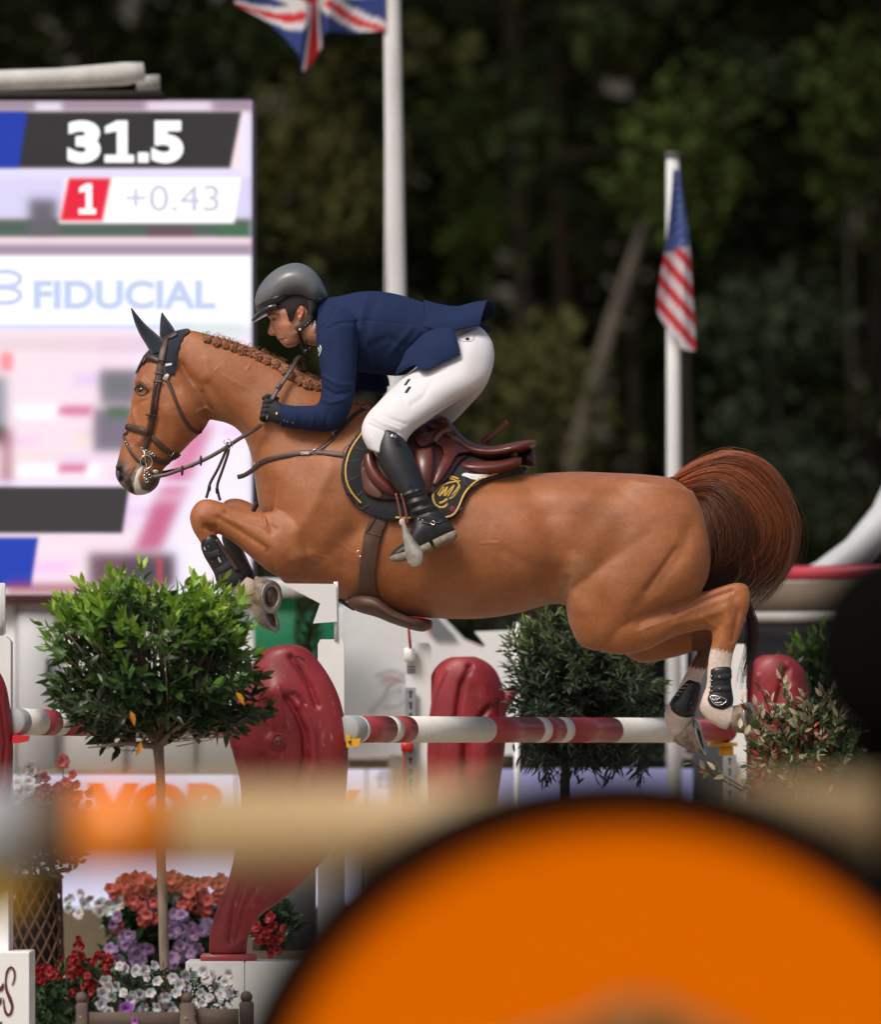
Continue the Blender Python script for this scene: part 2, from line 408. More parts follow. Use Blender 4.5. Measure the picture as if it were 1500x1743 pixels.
# near hind: thigh, gaskin, hock, cannon
leg([(1060, 815, 1180, 835, .08), (1005, 870, 1200, 880, .11), (975, 930, 1211, 935, .135), (963, 985, 1205, 985, .14), (964, 1035, 1186, 1012, .125), (972, 1070, 1150, 1030, .10),
     (988, 1098, 1110, 1050, .075), (1015, 1108, 1075, 1080, .05)], -.13)
leg([(1060, 985, 1000, 1100, .07), (1115, 1000, 1050, 1114, .085), (1165, 1016, 1098, 1107, .070), (1200, 1007, 1145, 1085, .052), (1231, 997, 1186, 1074, .040),
     (1256, 991, 1208, 1072, .036), (1273, 997, 1212, 1082, .034), (1278, 1020, 1212, 1090, .033), (1270, 1052, 1211, 1096, .031), (1259, 1085, 1209, 1106, .028),
     (1249, 1112, 1206, 1120, .025), (1245, 1140, 1204, 1140, .023), (1242, 1165, 1202, 1166, .023), (1243, 1184, 1194, 1190, .030), (1246, 1196, 1191, 1208, .033),
     (1251, 1202, 1205, 1226, .032), (1258, 1206, 1222, 1237, .030), (1264, 1210, 1236, 1243, .026)], -.13)
# far hind
leg([(1100, 850, 1180, 880, .10), (1040, 1000, 1190, 960, .12), (1050, 1090, 1180, 1020, .10), (1075, 1118, 1170, 1040, .08)], .13)
leg([(1120, 1010, 1060, 1112, .08), (1150, 1020, 1092, 1128, .075), (1185, 1035, 1135, 1122, .055), (1215, 1045, 1172, 1112, .042), (1235, 1058, 1193, 1105, .035),
     (1228, 1085, 1190, 1108, .030), (1213, 1118, 1182, 1118, .025), (1202, 1142, 1173, 1134, .023), (1192, 1166, 1162, 1155, .023), (1186, 1190, 1148, 1184, .029),
     (1183, 1208, 1134, 1204, .034), (1184, 1220, 1131, 1222, .034), (1186, 1230, 1138, 1242, .032), (1190, 1240, 1147, 1256, .028)], .13)
horse_me = remeshed(hb, .0047, smooth=22)
sculpt(horse_me, [
    # shoulder and arm
    ([(560, 720), (520, 790), (486, 868), (470, 885)], 16.1, -0.00899, 0), ([(600, 760), (560, 850), (520, 920)], 46, 0.01259, 0), ([(640, 760), (610, 880), (585, 960)], 19.55, -0.01079, 0),
    ([(545, 965), (580, 925), (615, 900)], 17.25, -0.00899, 0), ([(500, 985), (560, 960)], 23, 0.005394, 0), ([(450, 790), (500, 830), (470, 870)], 25.3, 0.00899, 0), ([(451, 872), (460, 885), (462, 905)], 6, -0.006, 0), ([(484, 905), (500, 960), (497, 990)], 13.8, -0.006293, 0),
    ([(480, 940), (440, 905), (400, 885), (360, 870)], 13.8, 0.006293, -1), ([(470, 900), (420, 885), (385, 872)], 5, -0.006, -1), ([(455, 935), (410, 905), (372, 882)], 5, -0.006, -1), ([(345, 878), (360, 890)], 8, 0.005, -1), ([(350, 897), (364, 899)], 5, -0.007, -1),
    # neck
    ([(305, 625), (335, 655), (352, 690), (360, 712)], 9, -0.011, 0), ([(355, 655), (390, 705), (420, 735)], 9, -0.007, 0), ([(372, 640), (420, 690), (450, 740)], 27.6, 0.008091, 0), ([(345, 590), (420, 615), (500, 665)], 29.9, 0.005394, 0),
    ([(440, 660), (500, 710), (540, 740)], 25.3, -0.006293, 0), ([(350, 615), (352, 640)], 10, 0.004, 0), ([(450, 745), (500, 735), (560, 710)], 20.7, -0.005394, 0),
    # head
    ([(320, 690)], 29.9, 0.01079, 0), ([(262, 690), (252, 712), (245, 735), (238, 752)], 6, 0.008, 0), ([(262, 705), (262, 740)], 9, -0.006, 0), ([(232, 650), (243, 650), (252, 660)], 5, 0.01, 0), ([(240, 664)], 8, -0.008, 0), ([(232, 690), (228, 720), (220, 750)], 7, -0.006, 0),
    ([(205, 797), (208, 810), (206, 818)], 4.5, -0.012, 0), ([(199, 795), (211, 800), (213, 816)], 4, 0.005, 0), ([(226, 842), (226, 820), (231, 800), (244, 786)], 2.6, -0.009, 0), ([(215, 822), (218, 800)], 7, 0.006, 0), ([(258, 818), (250, 830)], 9, 0.007, 0), ([(232, 612), (240, 640)], 10, 0.003, 0), ([(280, 640), (300, 660)], 9, -0.005, 0),
    # barrel, flank, quarters
    ([(700, 1010), (800, 1020), (900, 1000)], 29.9, 0.005394, 0), ([(935, 880), (950, 960), (940, 1010)], 25.3, -0.01438, 0), ([(975, 960), (985, 1030)], 16.1, 0.007192, 0), ([(950, 850), (1000, 845)], 29.9, 0.01079, 0), ([(905, 835), (930, 870)], 25.3, -0.007192, 0),
    ([(1050, 860), (1110, 900), (1150, 960)], 51.75, 0.01079, 0), ([(1085, 1030), (1120, 990), (1160, 940), (1175, 900)], 13.8, -0.00899, 0), ([(1060, 900), (1030, 960), (1040, 1030)], 20.7, -0.008091, 0), ([(1000, 1050), (1020, 1080)], 25.3, 0.008091, 0), ([(1165, 870), (1180, 930), (1170, 980)], 20.7, 0.006293, 0),
    ([(1170, 1018), (1140, 1035), (1090, 1060)], 9, -0.009, -1), ([(1050, 815), (1000, 900)], 25.3, -0.005394, 0), ([(900, 1035), (955, 1020)], 10, -0.006, 0), ([(720, 900), (880, 930)], 69, 0.003596, 0), ([(1030, 990), (1080, 1070), (1120, 1085)], 25.3, 0.008091, -1),
    # gaskin and hock
    ([(1150, 1040), (1200, 1022), (1245, 1006)], 5, -0.008, -1), ([(1150, 1062), (1195, 1050), (1225, 1040)], 7, 0.005, -1), ([(1237, 1035), (1240, 1060)], 9, 0.007, -1), ([(1252, 1015)], 8, -0.005, -1), ([(1258, 1040), (1248, 1090)], 5, -0.005, -1), ([(1225, 1065), (1215, 1090)], 6, -0.004, -1),
])
# fine creases and veins
vein = [([(490 + 40 * i, 930 + 12 * math.sin(i * 2.1)), (520 + 40 * i, 945 + 10 * math.cos(i))], 2.0, .0014, 0) for i in range(3)]
sculpt(horse_me, vein + [
    ([(199, 799), (204, 803), (208, 812), (206, 820)], 3.6, -.012, 0), ([(197, 795), (206, 794), (213, 803), (214, 818)], 2.6, .006, 0), ([(227, 840), (224, 826), (229, 808), (238, 794)], 1.8, -.006, 0), ([(221, 836), (218, 822), (222, 806)], 3.5, .003, 0),
    ([(300, 604), (318, 640), (344, 682), (352, 714)], 4.5, -.006, 0), ([(338, 700), (352, 694), (362, 704)], 2.5, .004, 0), ([(345, 712), (358, 704), (368, 712)], 2.0, -.004, 0), ([(345, 668), (352, 690), (372, 712)], 3.5, -.005, 0),
    ([(229, 648), (240, 646), (251, 654)], 2.6, .004, 0), ([(254, 668), (250, 682), (240, 684)], 3, -.003, 0), ([(226, 700), (232, 722)], 4, .004, 0), ([(268, 715), (262, 735), (258, 752)], 4, -.004, 0), ([(252, 720), (246, 745)], 3, .004, 0), ([(285, 700), (300, 730), (296, 760)], 10, .004, 0),
    ([(455, 940), (464, 965), (472, 985)], 4, -.006, -1), ([(380, 640), (430, 668), (470, 700)], 3, .0015, 0), ([(400, 650), (420, 690)], 2.2, .0014, 0), ([(960, 1035), (955, 1010), (968, 985)], 5, -.006, 0), ([(945, 1028), (930, 1015), (915, 1018)], 4, .005, 0),
    ([(1100, 1005), (1122, 975), (1150, 935)], 5, -.005, 0), ([(1140, 1022), (1176, 1012)], 4, .004, -1), ([(1195, 1050), (1215, 1066)], 3, .004, -1), ([(560, 800), (540, 850), (510, 900)], 14, .008, 0), ([(500, 950), (530, 945), (548, 962)], 10, .007, 0), ([(620, 930), (640, 980)], 20, .005, 0),
    *[([(650 + 38 * k, 900), (672 + 38 * k, 960), (680 + 38 * k, 1005)], 8, .0016, 0) for k in range(6)], ([(835, 1036), (890, 1030)], 7, -.004, 0), ([(860, 940), (900, 960), (930, 1000)], 12, -.005, 0),([(452, 875), (457, 890)], 1.6, -.003, -1), ([(447, 877), (450, 892)], 1.6, -.003, -1), ([(442, 878), (444, 890)], 1.6, -.002, -1),
    ([(820, 925), (850, 923)], 2, .002, -1), ([(365, 632), (372, 625)], 1.6, .002, -1), ([(420, 630), (426, 622)], 1.6, .002, -1), ([(1170, 1010), (1200, 1003)], 2, -.003, -1), ([(1085, 1075), (1120, 1062), (1170, 1045)], 2, .0018, -1)])
# coat colours: white, darker and paler areas
co = coords(horse_me); q = topx(co); n_ = len(co)
base = np.array([.325, .108, .034]); C = np.repeat(base[None], n_, 0)
def blend(C, wgt, col): wgt = np.clip(wgt, 0, 1)[:, None]; return C * (1 - wgt) + np.array(col) * wgt
def soft(d, r0, r1): return np.clip((r1 - d) / (r1 - r0), 0, 1)
jit = np.array([math.sin(a * .9) * 1.5 + math.sin(b * 1.3 + a * .4) * 1.5 for a, b in q])
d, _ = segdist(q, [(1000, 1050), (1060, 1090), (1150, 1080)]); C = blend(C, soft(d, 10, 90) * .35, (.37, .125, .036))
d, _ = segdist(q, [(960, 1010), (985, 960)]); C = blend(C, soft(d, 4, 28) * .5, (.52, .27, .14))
d, _ = segdist(q, [(450, 900), (330, 880), (360, 912)]); C = blend(C, soft(d, 10, 60) * .5, (.37, .115, .03))
d, _ = segdist(q, [(1240, 1000), (1240, 1080), (1080, 1100)]); C = blend(C, soft(d, 10, 70) * .45, (.36, .115, .03))
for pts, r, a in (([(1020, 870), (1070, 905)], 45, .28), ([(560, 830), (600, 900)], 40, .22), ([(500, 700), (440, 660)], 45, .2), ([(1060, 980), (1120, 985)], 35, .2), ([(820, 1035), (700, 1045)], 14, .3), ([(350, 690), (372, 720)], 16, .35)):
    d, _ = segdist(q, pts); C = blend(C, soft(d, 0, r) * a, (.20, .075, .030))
# muzzle
dm, _ = segdist(q, [(198, 800), (212, 828), (225, 838)]); C = blend(C, soft(dm, 12, 30) * .93, (.060, .042, .036))
dm, _ = segdist(q, [(262, 815), (252, 830)]); C = blend(C, soft(dm, 11, 18) * .9, (.055, .04, .034))
dm, _ = segdist(q, [(240, 790), (229, 815), (236, 838), (250, 842)]); C = blend(C, soft(dm, 4.5, 7) * .95, (.66, .60, .54))
dm, _ = segdist(q, [(204, 797), (208, 816)]); C = blend(C, soft(dm, 3.5, 6), (.012, .008, .008))
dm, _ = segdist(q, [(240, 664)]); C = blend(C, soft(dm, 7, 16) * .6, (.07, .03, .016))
# socks
def below(q, a, b): # signed side of the line a->b, + = below
    a = np.array(a, float); b = np.array(b, float); nrm = np.array([-(b - a)[1], (b - a)[0]]); nrm /= np.hypot(*nrm); return (q - a) @ nrm
sock = (.64, .52, .45)
near = co[:, 1] < 0
wh = np.clip((below(q, (1205, 1102), (1250, 1112)) + jit) / 3 + .5, 0, 1) * (q[:, 0] > 1150) * near * (q[:, 1] > 1085); C = blend(C, wh, sock)
wf = np.clip((below(q, (1160, 1134), (1215, 1140)) + jit) / 3 + .5, 0, 1) * (q[:, 0] > 1100) * (~near) * (q[:, 1] > 1110); C = blend(C, wf, sock)
wf = np.clip((q[:, 1] - 1066) / 26, 0, 1) * (q[:, 0] > 1178) * (~near) * (1 - wf) * (q[:, 1] > 1040); C = blend(C, wf * .85, (.075, .022, .010))
dp, _ = segdist(q, [(395, 992), (412, 1003), (440, 1010)]); wp = np.clip((below(q, (372, 1000), (420, 975)) ) / 4 + .5, 0, 1) * (dp < 26) * near; C = blend(C, wp, (.56, .42, .35))
wp = np.clip((q[:, 1] - 985) / 8, 0, 1) * (q[:, 0] < 475) * (~near) * (segdist(q, [(415, 985), (440, 1040)])[0] < 30); C = blend(C, wp, (.60, .46, .38))
mot = np.zeros(n_)
for fx, fz, ph_, am in ((.11, .13, .3, .05), (.23, .19, 1.7, .04), (.05, .07, 2.2, .06), (.41, .37, .9, .03)): mot += am * np.sin(q[:, 0] * fx + 2 * np.sin(q[:, 1] * fz * .6 + ph_)) * np.cos(q[:, 1] * fz + 2 * np.sin(q[:, 0] * fx * .5))
C *= (1 + mot[:, None] * np.array([.7, 1, 1.2])) * (1 + .075 * rng.standard_normal((n_, 1)))
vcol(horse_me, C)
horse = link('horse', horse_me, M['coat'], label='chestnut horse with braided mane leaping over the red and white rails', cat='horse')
HT = bvh(horse_me)
# eyes
for s in (-1, 1):
    h, n = onsurf(HT, 239.5, 664, far=(s > 0))
    MB().sphere(h - n * .0130, .0185, 20, 14, (1.15, 1, .9)).link('eye', M['eye'], horse)
    b = MB()
    for arc, r in (([(230, 664), (234, 657), (241, 655), (248, 659), (251, 666)], .0042), ([(231, 666), (238, 673), (246, 672), (251, 667)], .003)):
        ps = [onsurf(HT, a, c, off=.001, far=(s > 0))[0] for a, c in catmull(arc, 4)]; b.tube(ps, r * .72, 8)
    b.link('eyelid', mat('eyelid_skin', (.05, .022, .014), rough=.5) if s < 0 else bpy.data.materials['eyelid_skin'], horse)
# mane braids along the crest
knots = [(351, 571), (367, 577), (382, 582), (396, 586), (411, 590), (425, 594), (438, 600), (452, 607), (467, 614), (483, 624), (494, 634), (508, 642), (521, 648), (535, 652), (596, 676), (610, 682), (623, 690)]
M['braid'] = mat('braid_hair', (.26, .10, .045), rough=.6, bump=1.0, bscale=420, var=.5, vscale=90)
def braid_mesh(sd):
    r_ = random.Random(sd); b = MB(); N = 44; pts = []
    for i in range(N + 1):
        t = 2 * math.pi * i / N; a = 2 * t; k = .0085 + .0042 * math.cos(5 * t)
        pts.append(Vector((k * math.cos(a), -.007 * (1 + .4 * math.sin(5 * t)), k * math.sin(a))))
    b.tube(pts, .0052, 8); b.sphere((0, -.004, 0), .0125, 12, 8, (1, .9, 1))
    return b.mesh('mane_braid')
bm_ = [braid_mesh(i) for i in range(3)]
for m_ in bm_: fixn(m_)
for i, (a, b_) in enumerate(knots):
    h, n = onsurf(HT, a + 2, b_ + 7); o = link('mane_braid', bm_[i % 3] if i < 3 else bm_[i % 3], None, horse)
    if i < 3: bm_[i].materials.append(M['braid'])
    o.location = h + Vector((0, -.004, 0)); o.rotation_euler = (R(-20 + 8 * (i % 3)), R(37 * i), 0); s = 1.0 + .25 * (i > 3) + .12 * math.sin(i * 2.3); o.scale = (s, s, s)
# roots of the plaited mane along the crest, with loose hairs
vs = []; fs = []; cs = []
tipk = [1.0]
def hair(vs, fs, cs, pts, r0, r1, col, seg=3):
    b = len(vs); n = len(pts)
    for i, p in enumerate(pts):
        d = (pts[min(i + 1, n - 1)] - pts[max(i - 1, 0)]).normalized(); u = d.cross(Vector((.1, 1, .05)))
        u = u.normalized() if u.length > 1e-4 else Vector((1, 0, 0)); v_ = d.cross(u); r = r0 + (r1 - r0) * (i / (n - 1)) ** 1.5
        for j in range(seg):
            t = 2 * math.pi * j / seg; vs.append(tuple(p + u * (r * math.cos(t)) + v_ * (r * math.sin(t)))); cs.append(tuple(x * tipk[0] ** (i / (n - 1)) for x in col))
    for i in range(n - 1):
        for j in range(seg):
            k = (j + 1) % seg; fs.append((b + i * seg + j, b + i * seg + k, b + (i + 1) * seg + k, b + (i + 1) * seg + j))
crest = catmull([(345, 567), (386, 577), (432, 593), (478, 615), (516, 637), (547, 651), (600, 675), (632, 692)], 12)
rr = random.Random(5)
for i in range(1100):
    t = rr.random() * (len(crest) - 1.01); k = int(t); a = crest[k] * (1 - t + k) + crest[k + 1] * (t - k)
    y = rr.gauss(.0, .012); p = P(a[0], a[1] + 3, y); loose = rr.random() < .22
    if loose: e = p + Vector((rr.uniform(-.012, .028), rr.uniform(-.02, .01), rr.uniform(.002, .015)))
    else: e = P(a[0] + rr.uniform(-5, 6), a[1] + rr.uniform(6, 11), -.035 + y * .3)
    mid = (p + e) / 2 + Vector((0, -.008, .010))
    j = rr.uniform(.7, 1.3); hair(vs, fs, cs, [p, mid, e], .0018 if not loose else .0008, .0004, (.27 * j, .11 * j, .05 * j))
me = fastmesh('mane_hair', np.array(vs), np.array(fs)); vcol(me, np.array(cs)); link('mane_hair', me, M['hair'], horse)
# tail: many strands
guides = [
 [(1148, 812), (1195, 788), (1250, 775), (1305, 795), (1343, 845), (1360, 900), (1352, 950), (1330, 990), (1290, 1030)],
 [(1155, 816), (1200, 795), (1250, 790), (1300, 820), (1335, 870), (1345, 920), (1325, 965), (1285, 985), (1245, 1000)],
 [(1165, 824), (1205, 812), (1250, 820), (1290, 855), (1310, 895), (1300, 935), (1265, 955), (1235, 970), (1215, 990)],
 [(1178, 838), (1210, 830), (1240, 845), (1268, 880), (1275, 915), (1258, 940), (1230, 950), (1212, 965), (1200, 985)],
 [(1188, 852), (1204, 858), (1214, 880), (1222, 905), (1222, 932), (1214, 955), (1206, 975), (1196, 990), (1188, 1008)],
 [(1184, 846), (1194, 862), (1203, 885), (1210, 910), (1212, 935), (1207, 958), (1199, 978), (1190, 995), (1182, 1012)]]
guides = [[(x - max(0, x - 1240) * .10, y) for x, y in g] for g in guides]
G = [catmull(g, 3) for g in guides]
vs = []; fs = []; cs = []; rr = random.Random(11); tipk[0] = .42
def lock(f, n, ys, wsp):
    k = min(int(f), 4); fr = f - k; path = G[k] * (1 - fr) + G[k + 1] * fr
    L = rr.choice((.62, .78, .88, .95, 1.0, 1.0)) * rr.uniform(.93, 1); yb = rr.uniform(-1, 1) * ys; ph = rr.uniform(0, 6)
    shade = rr.uniform(.75, 1.25); red = np.array([.34, .088, .028]) * shade
    bend = rr.uniform(-22, 20); fl = rr.random() < .25
    for h in range(n):
        ox = rr.gauss(0, wsp); oy = rr.gauss(0, .006); oz = rr.gauss(0, wsp); pts = []; m = int(len(path) * (L + rr.uniform(-.06, .04)))
        m = max(6, min(m, len(path)))
        for i in range(0, m):
            t = i / (len(path) - 1); sp = .25 + 1.1 * math.sin(math.pi * min(t * 1.1, 1)) ** .7 + .4 * t
            yy = yb * (.35 + 1.0 * math.sin(math.pi * min(t + .08, 1))) + oy * sp
            pts.append(P(path[i][0] + ox * sp + bend * t * t + 3.6 * math.sin(ph + t * 6) * t, path[i][1] + oz * sp + (6 if fl else 0) * t * t + 2.0 * math.cos(ph + t * 6) * t, yy))
        j = rr.uniform(.7, 1.35); c = red * j
        if rr.random() < .12: c = np.array([.48, .18, .07])
        if f > 2.6: c = c * .42  # inner locks: darker hair, plus underside shade put into the colour
        hair(vs, fs, cs, pts, rr.uniform(.0006, .0012), .00025, tuple(c))
for i in range(340): lock(rr.random() ** .8 * 4, 13, .085, 4.2)
for i in range(150): lock(rr.uniform(2.6, 5), 12, .12, 5.0)
for i in range(60): lock(rr.uniform(0, .7), 9, .06, 2.5)
wg = catmull([(1205, 890), (1235, 960), (1262, 1015), (1279, 1060), (1277, 1105), (1268, 1140), (1262, 1180)], 4)
for i in range(300):
    L = rr.uniform(.55, 1); ox = rr.gauss(0, 5); y = .02 + rr.gauss(0, .02); m = max(8, int(len(wg) * L)); e = rr.uniform(-8, 14)
    pts = [P(wg[k][0] + ox * (1.2 - k / len(wg) * .6) + e * (k / len(wg)) ** 2, wg[k][1], y) for k in range(m)]
    j = rr.uniform(.5, 1.2); hair(vs, fs, cs, pts, .0011, .0003, (.085 * j, .035 * j, .028 * j))
for i in range(320):   # flyaway hairs along the outline
    k0 = rr.randint(3, 14); g0 = G[0][k0:k0 + 10]; y = rr.gauss(0, .05); dr = rr.uniform(1, 12); pts = [P(p[0] + dr * j / 9 * 1.2, p[1] - dr * (1 if k0 < 9 else 0) * j / 9, y) for j, p in enumerate(g0)]
    hair(vs, fs, cs, pts, .0007, .0003, (.22, .07, .03))
for i in range(260):   # wisps over the red rail
    x0 = rr.uniform(1250, 1335); g = catmull([(x0, 930), (x0 + rr.uniform(0, 14), 968), (x0 - 14 + rr.uniform(-10, 14), 1000), (x0 - 45 + rr.uniform(-8, 20), 1025 + rr.uniform(-10, 14))], 4)
    y = rr.gauss(0, .05); pts = [P(a, b, y) for a, b in g]; j = rr.uniform(.6, 1.2); hair(vs, fs, cs, pts, .001, .0003, (.14 * j, .04 * j, .02 * j))
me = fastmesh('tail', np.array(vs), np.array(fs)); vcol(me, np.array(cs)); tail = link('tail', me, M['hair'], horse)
b = MB(); b.loft([(1140, 812, 1160, 850, .04), (1180, 808, 1195, 880, .05), (1225, 815, 1205, 950, .075), (1265, 845, 1195, 1000, .08), (1285, 890, 1205, 1012, .07), (1280, 930, 1235, 1000, .055), (1268, 960, 1250, 985, .02)], seg=18)
b.link('tail_filler', mat('tail_core', (.020, .008, .006), rough=.9, bump=1, bscale=300), horse)  # near-black filler body, coloured for dark hair and shade inside the tail
# dark strap seen under the tail
# hooves
def hoof(c0, r0, c1, r1, y0, y1, n0, n1, el=1.12, nm='hoof'):
    A = P(*c0, y0); B = P(*c1, y1); n0 = Vector(n0).normalized(); n1 = Vector(n1).normalized(); N = 26
    def ring(c, n, r, e=el, rot=0):
        u = Vector(n1u) ; u = (u - n * u.dot(n)).normalized(); v_ = n.cross(u)
        return [c + u * (r * e * math.cos(2 * math.pi * j / N)) + v_ * (r * math.sin(2 * math.pi * j / N)) for j in range(N)]
    r0 /= SC; r1 /= SC
    rings = []
    for t in (0, .04, .3, .6, .85, 1):
        n = n0.lerp(n1, t).normalized(); rings.append(ring(A.lerp(B, t), n, (r0 * (1 - t) + r1 * t) * (1.04 if t == .04 else 1)))
    b = MB(); b.ring_loft(rings, False); b.ring_loft([rings[-1], ring(B - n1 * .004, n1, r1 * .80), ring(B - n1 * .012, n1, r1 * .70), ring(B - n1 * .014, n1, r1 * .05)], False)
    ho = b.link(nm, M['hoof'], horse)
    s_ = MB(); S0 = B + n1 * .001; S1 = B + n1 * .008
    S1 = B + n1 * .005
    s_.ring_loft([ring(S0, n1, r1 * .62), ring(S0, n1, r1 * .98), ring(S1, n1, r1 * .98), ring(S1, n1, r1 * .62), ring(S0, n1, r1 * .62)], False)
    s_.link('horseshoe', M['dullsteel'], ho)
    g = MB(); u = Vector(n1u); u = (u - n1 * u.dot(n1)).normalized(); v_ = n1.cross(u); Q = B - n1 * .011
    g.ring_loft([[Q + v_ * (r1 * .40) - u * r1 * .6, Q - v_ * (r1 * .40) - u * r1 * .6, Q - v_ * (r1 * .1) + u * r1 * .45, Q + v_ * (r1 * .1) + u * r1 * .45],
                 [Q + v_ * (r1 * .3) - u * r1 * .6 + n1 * .008, Q - v_ * (r1 * .3) - u * r1 * .6 + n1 * .008, Q - v_ * (r1 * .05) + u * r1 * .4 + n1 * .006, Q + v_ * (r1 * .05) + u * r1 * .4 + n1 * .006]])
    g.link('frog', M['sole'], ho)
n1u = (.25, 0, -1); hoof((433, 1003), 20, (461, 1016), 26, -.13, -.16, (1, -.1, -.1), (.72, -.68, -.08), 1.10)
n1u = (.3, 0, -1); hoof((448, 1042), 18, (461, 1053), 23, .13, .11, (.8, -.1, -.6), (.8, -.45, .35), 1.1)
n1u = (.15, 0, -1); hoof((1249, 1224), 21, (1275, 1222), 26, -.13, -.15, (1, -.2, 0), (.88, -.46, .05), 1.05)
n1u = (.33, 0, -.94); hoof((1164, 1239), 24, (1191, 1256), 28, .13, .12, (.75, 0, -.66), (.93, -.22, .28), 1.15)
# ---------------------------------------------------------------- leg boots on the horse
def legboot(nm, st, yc, lab, decor):
    root = empty(nm, label=lab, cat='leg boot', group='protective boots on the legs of the horse')
    b = MB(); b.loft([(*q, yc) for q in st], seg=28, sub=6, p=.9); me = remeshed(b, .0035, 5)
    o = link('boot_shell', me, M['bootshell'], root); decor(root, bvh(me), me)
    return root
def front_decor(root, T, me):
    for tri in ([(347, 931), (356, 929), (349, 937)], [(360, 956), (372, 947), (377, 957)]):
        b = MB(); pts = [onsurf(T, *p, off=.0012)[0] for p in tri]; b.add([*pts, *[p + Vector((0, .002, 0)) for p in pts]], [(0, 1, 2), (0, 3, 4, 1), (1, 4, 5, 2), (2, 5, 3, 0)])
        b.link('grip_patch', mat('pale_patch', (.5, .44, .36), rough=.6) if 'pale_patch' not in bpy.data.materials else bpy.data.materials['pale_patch'], root, smooth=False)
    for p in ((357, 941), (375, 970)):
        h, n = onsurf(T, *p, off=.001); MB().sphere(h, .0028, 8, 6).link('stud', M['steel'], root)
    b = MB(); strap(b, T, [(346, 944), (360, 945), (374, 940)], 11, .003); b.link('boot_strap', M['neoprene'], root)
    b = MB(); strap(b, T, [(358, 974), (375, 971), (392, 960)], 11, .003); b.link('boot_strap', M['neoprene'], root)
    b = MB(); strap(b, T, [(368, 918), (384, 942), (404, 972)], 9, .004); b.link('back_ridge', M['leather'], root)
legboot('tendon_boot', [(343, 920, 362, 908, .030), (342, 931, 371, 914, .036), (347, 946, 380, 928, .036), (355, 960, 392, 943, .035), (364, 976, 404, 958, .036), (368, 990, 414, 972, .041), (374, 1002, 420, 981, .042), (384, 1007, 416, 990, .036)], -.13,
        'black tendon boot with two pale triangles on the nearer foreleg', front_decor)
legboot('tendon_boot', [(378, 906, 396, 900, .028), (378, 920, 402, 912, .034), (386, 942, 411, 930, .034), (396, 966, 420, 952, .035), (404, 988, 432, 974, .04), (412, 998, 434, 988, .036)], .13,
        'black tendon boot on the farther foreleg, half hidden behind the nearer one', lambda r, T, me: None)
def hind_decor(root, T, me):
    for ys in ((1154, 1152), (1173, 1172)):
        b = MB(); strap(b, T, [(1203, ys[0] + 2), (1225, ys[1]), (1244, ys[1] - 1)], 9, .004); b.link('boot_strap', M['neoprene'], root)
        for dy in (-4, 4):
            b = MB(); strap(b, T, [(1199, ys[0] + dy + 2), (1208, ys[0] + dy + 1), (1214, ys[0] + dy)], 1.4, .0045, off=.003); b.link('silver_stripe', M['steel'], root)
        h, n = onsurf(T, 1225, ys[1], off=.005); MB().sphere(h, .003, 8, 6).link('stud', M['steel'], root)
    ring = [(1209, 1184), (1222, 1185), (1236, 1190), (1235, 1195), (1226, 1200), (1215, 1197), (1209, 1184)]
    b = MB(); strap(b, T, ring, 1.6, .002, off=.002); b.link('badge_outline', M['steel'], root)
    for ln in ([(1213, 1188), (1216, 1192), (1220, 1187)], [(1220, 1192), (1224, 1188), (1226, 1189)], [(1217, 1195), (1222, 1196), (1229, 1195)]):
        b = MB(); strap(b, T, ln, 1.5, .0015, off=.002); b.link('badge_mark', M['whitecloth'], root)
legboot('fetlock_boot', [(1243, 1134, 1216, 1134, .022), (1246, 1142, 1208, 1140, .031), (1245, 1160, 1208, 1158, .032), (1247, 1176, 1205, 1176, .034), (1249, 1190, 1200, 1190, .040), (1247, 1200, 1204, 1203, .040), (1238, 1209, 1216, 1208, .032)], -.13,
        'black fetlock boot with a silver outlined badge on the nearer hind leg', hind_decor)
def fh_decor(root, T, me):
    for k in range(4):
        b = MB(); strap(b, T, [(1164 - k * 5, 1166 + k * 6), (1172 - k * 5, 1165 + k * 6)], 1.2, .002, off=.002); b.link('silver_stripe', M['steel'], root)
    for p in ((1153, 1209), (1176, 1196), (1179, 1204)):
        h, n = onsurf(T, *p, off=.001); MB().sphere(h, .002, 8, 6).link('stud', M['steel'], root)
legboot('fetlock_boot', [(1193, 1163, 1170, 1155, .028), (1194, 1170, 1162, 1164, .034), (1192, 1186, 1150, 1180, .037), (1188, 1202, 1140, 1196, .042), (1184, 1216, 1139, 1210, .042), (1176, 1223, 1148, 1219, .034)], .13,
        'plain scuffed black fetlock boot on the farther hind leg', fh_decor)

# ---------------------------------------------------------------- ear bonnet
bn = empty('ear_bonnet', label='navy black crocheted ear bonnet under the bridle of the horse', cat='ear bonnet')
cap_poly = [(246, 609), (262, 592), (280, 575), (300, 562), (322, 563), (321, 569), (313, 574), (311, 580), (307, 584), (307, 592), (303, 598), (303, 606), (299, 613), (299, 622), (297, 630), (296, 638), (284, 637), (280, 626), (277, 620), (262, 617), (250, 616), (240, 624), (233, 637), (232, 628), (236, 615)]
shell('crown_cloth', horse_me, cap_poly, .003, .004, M['bonnet'], bn, snap=6, sm=2, )
for s, pts in ((-1, [(222.5, 524, 225, 525, .004), (225, 536, 234, 536, .018), (230, 552, 248, 552, .027), (238, 570, 266, 568, .034), (249, 588, 281, 582, .038), (258, 604, 290, 598, .038)]),
               (1, [(275, 532, 277.5, 533, .004), (273, 542, 283, 541, .016), (272, 556, 292, 553, .024), (272, 572, 299, 566, .028), (276, 590, 302, 582, .03)])):
    b = MB(); b.loft([(*q, s * (.035 + .012 * math.cos(i))) for i, q in enumerate(pts)], seg=20, sub=5); b.link('ear_sleeve', M['bonnet'], bn)
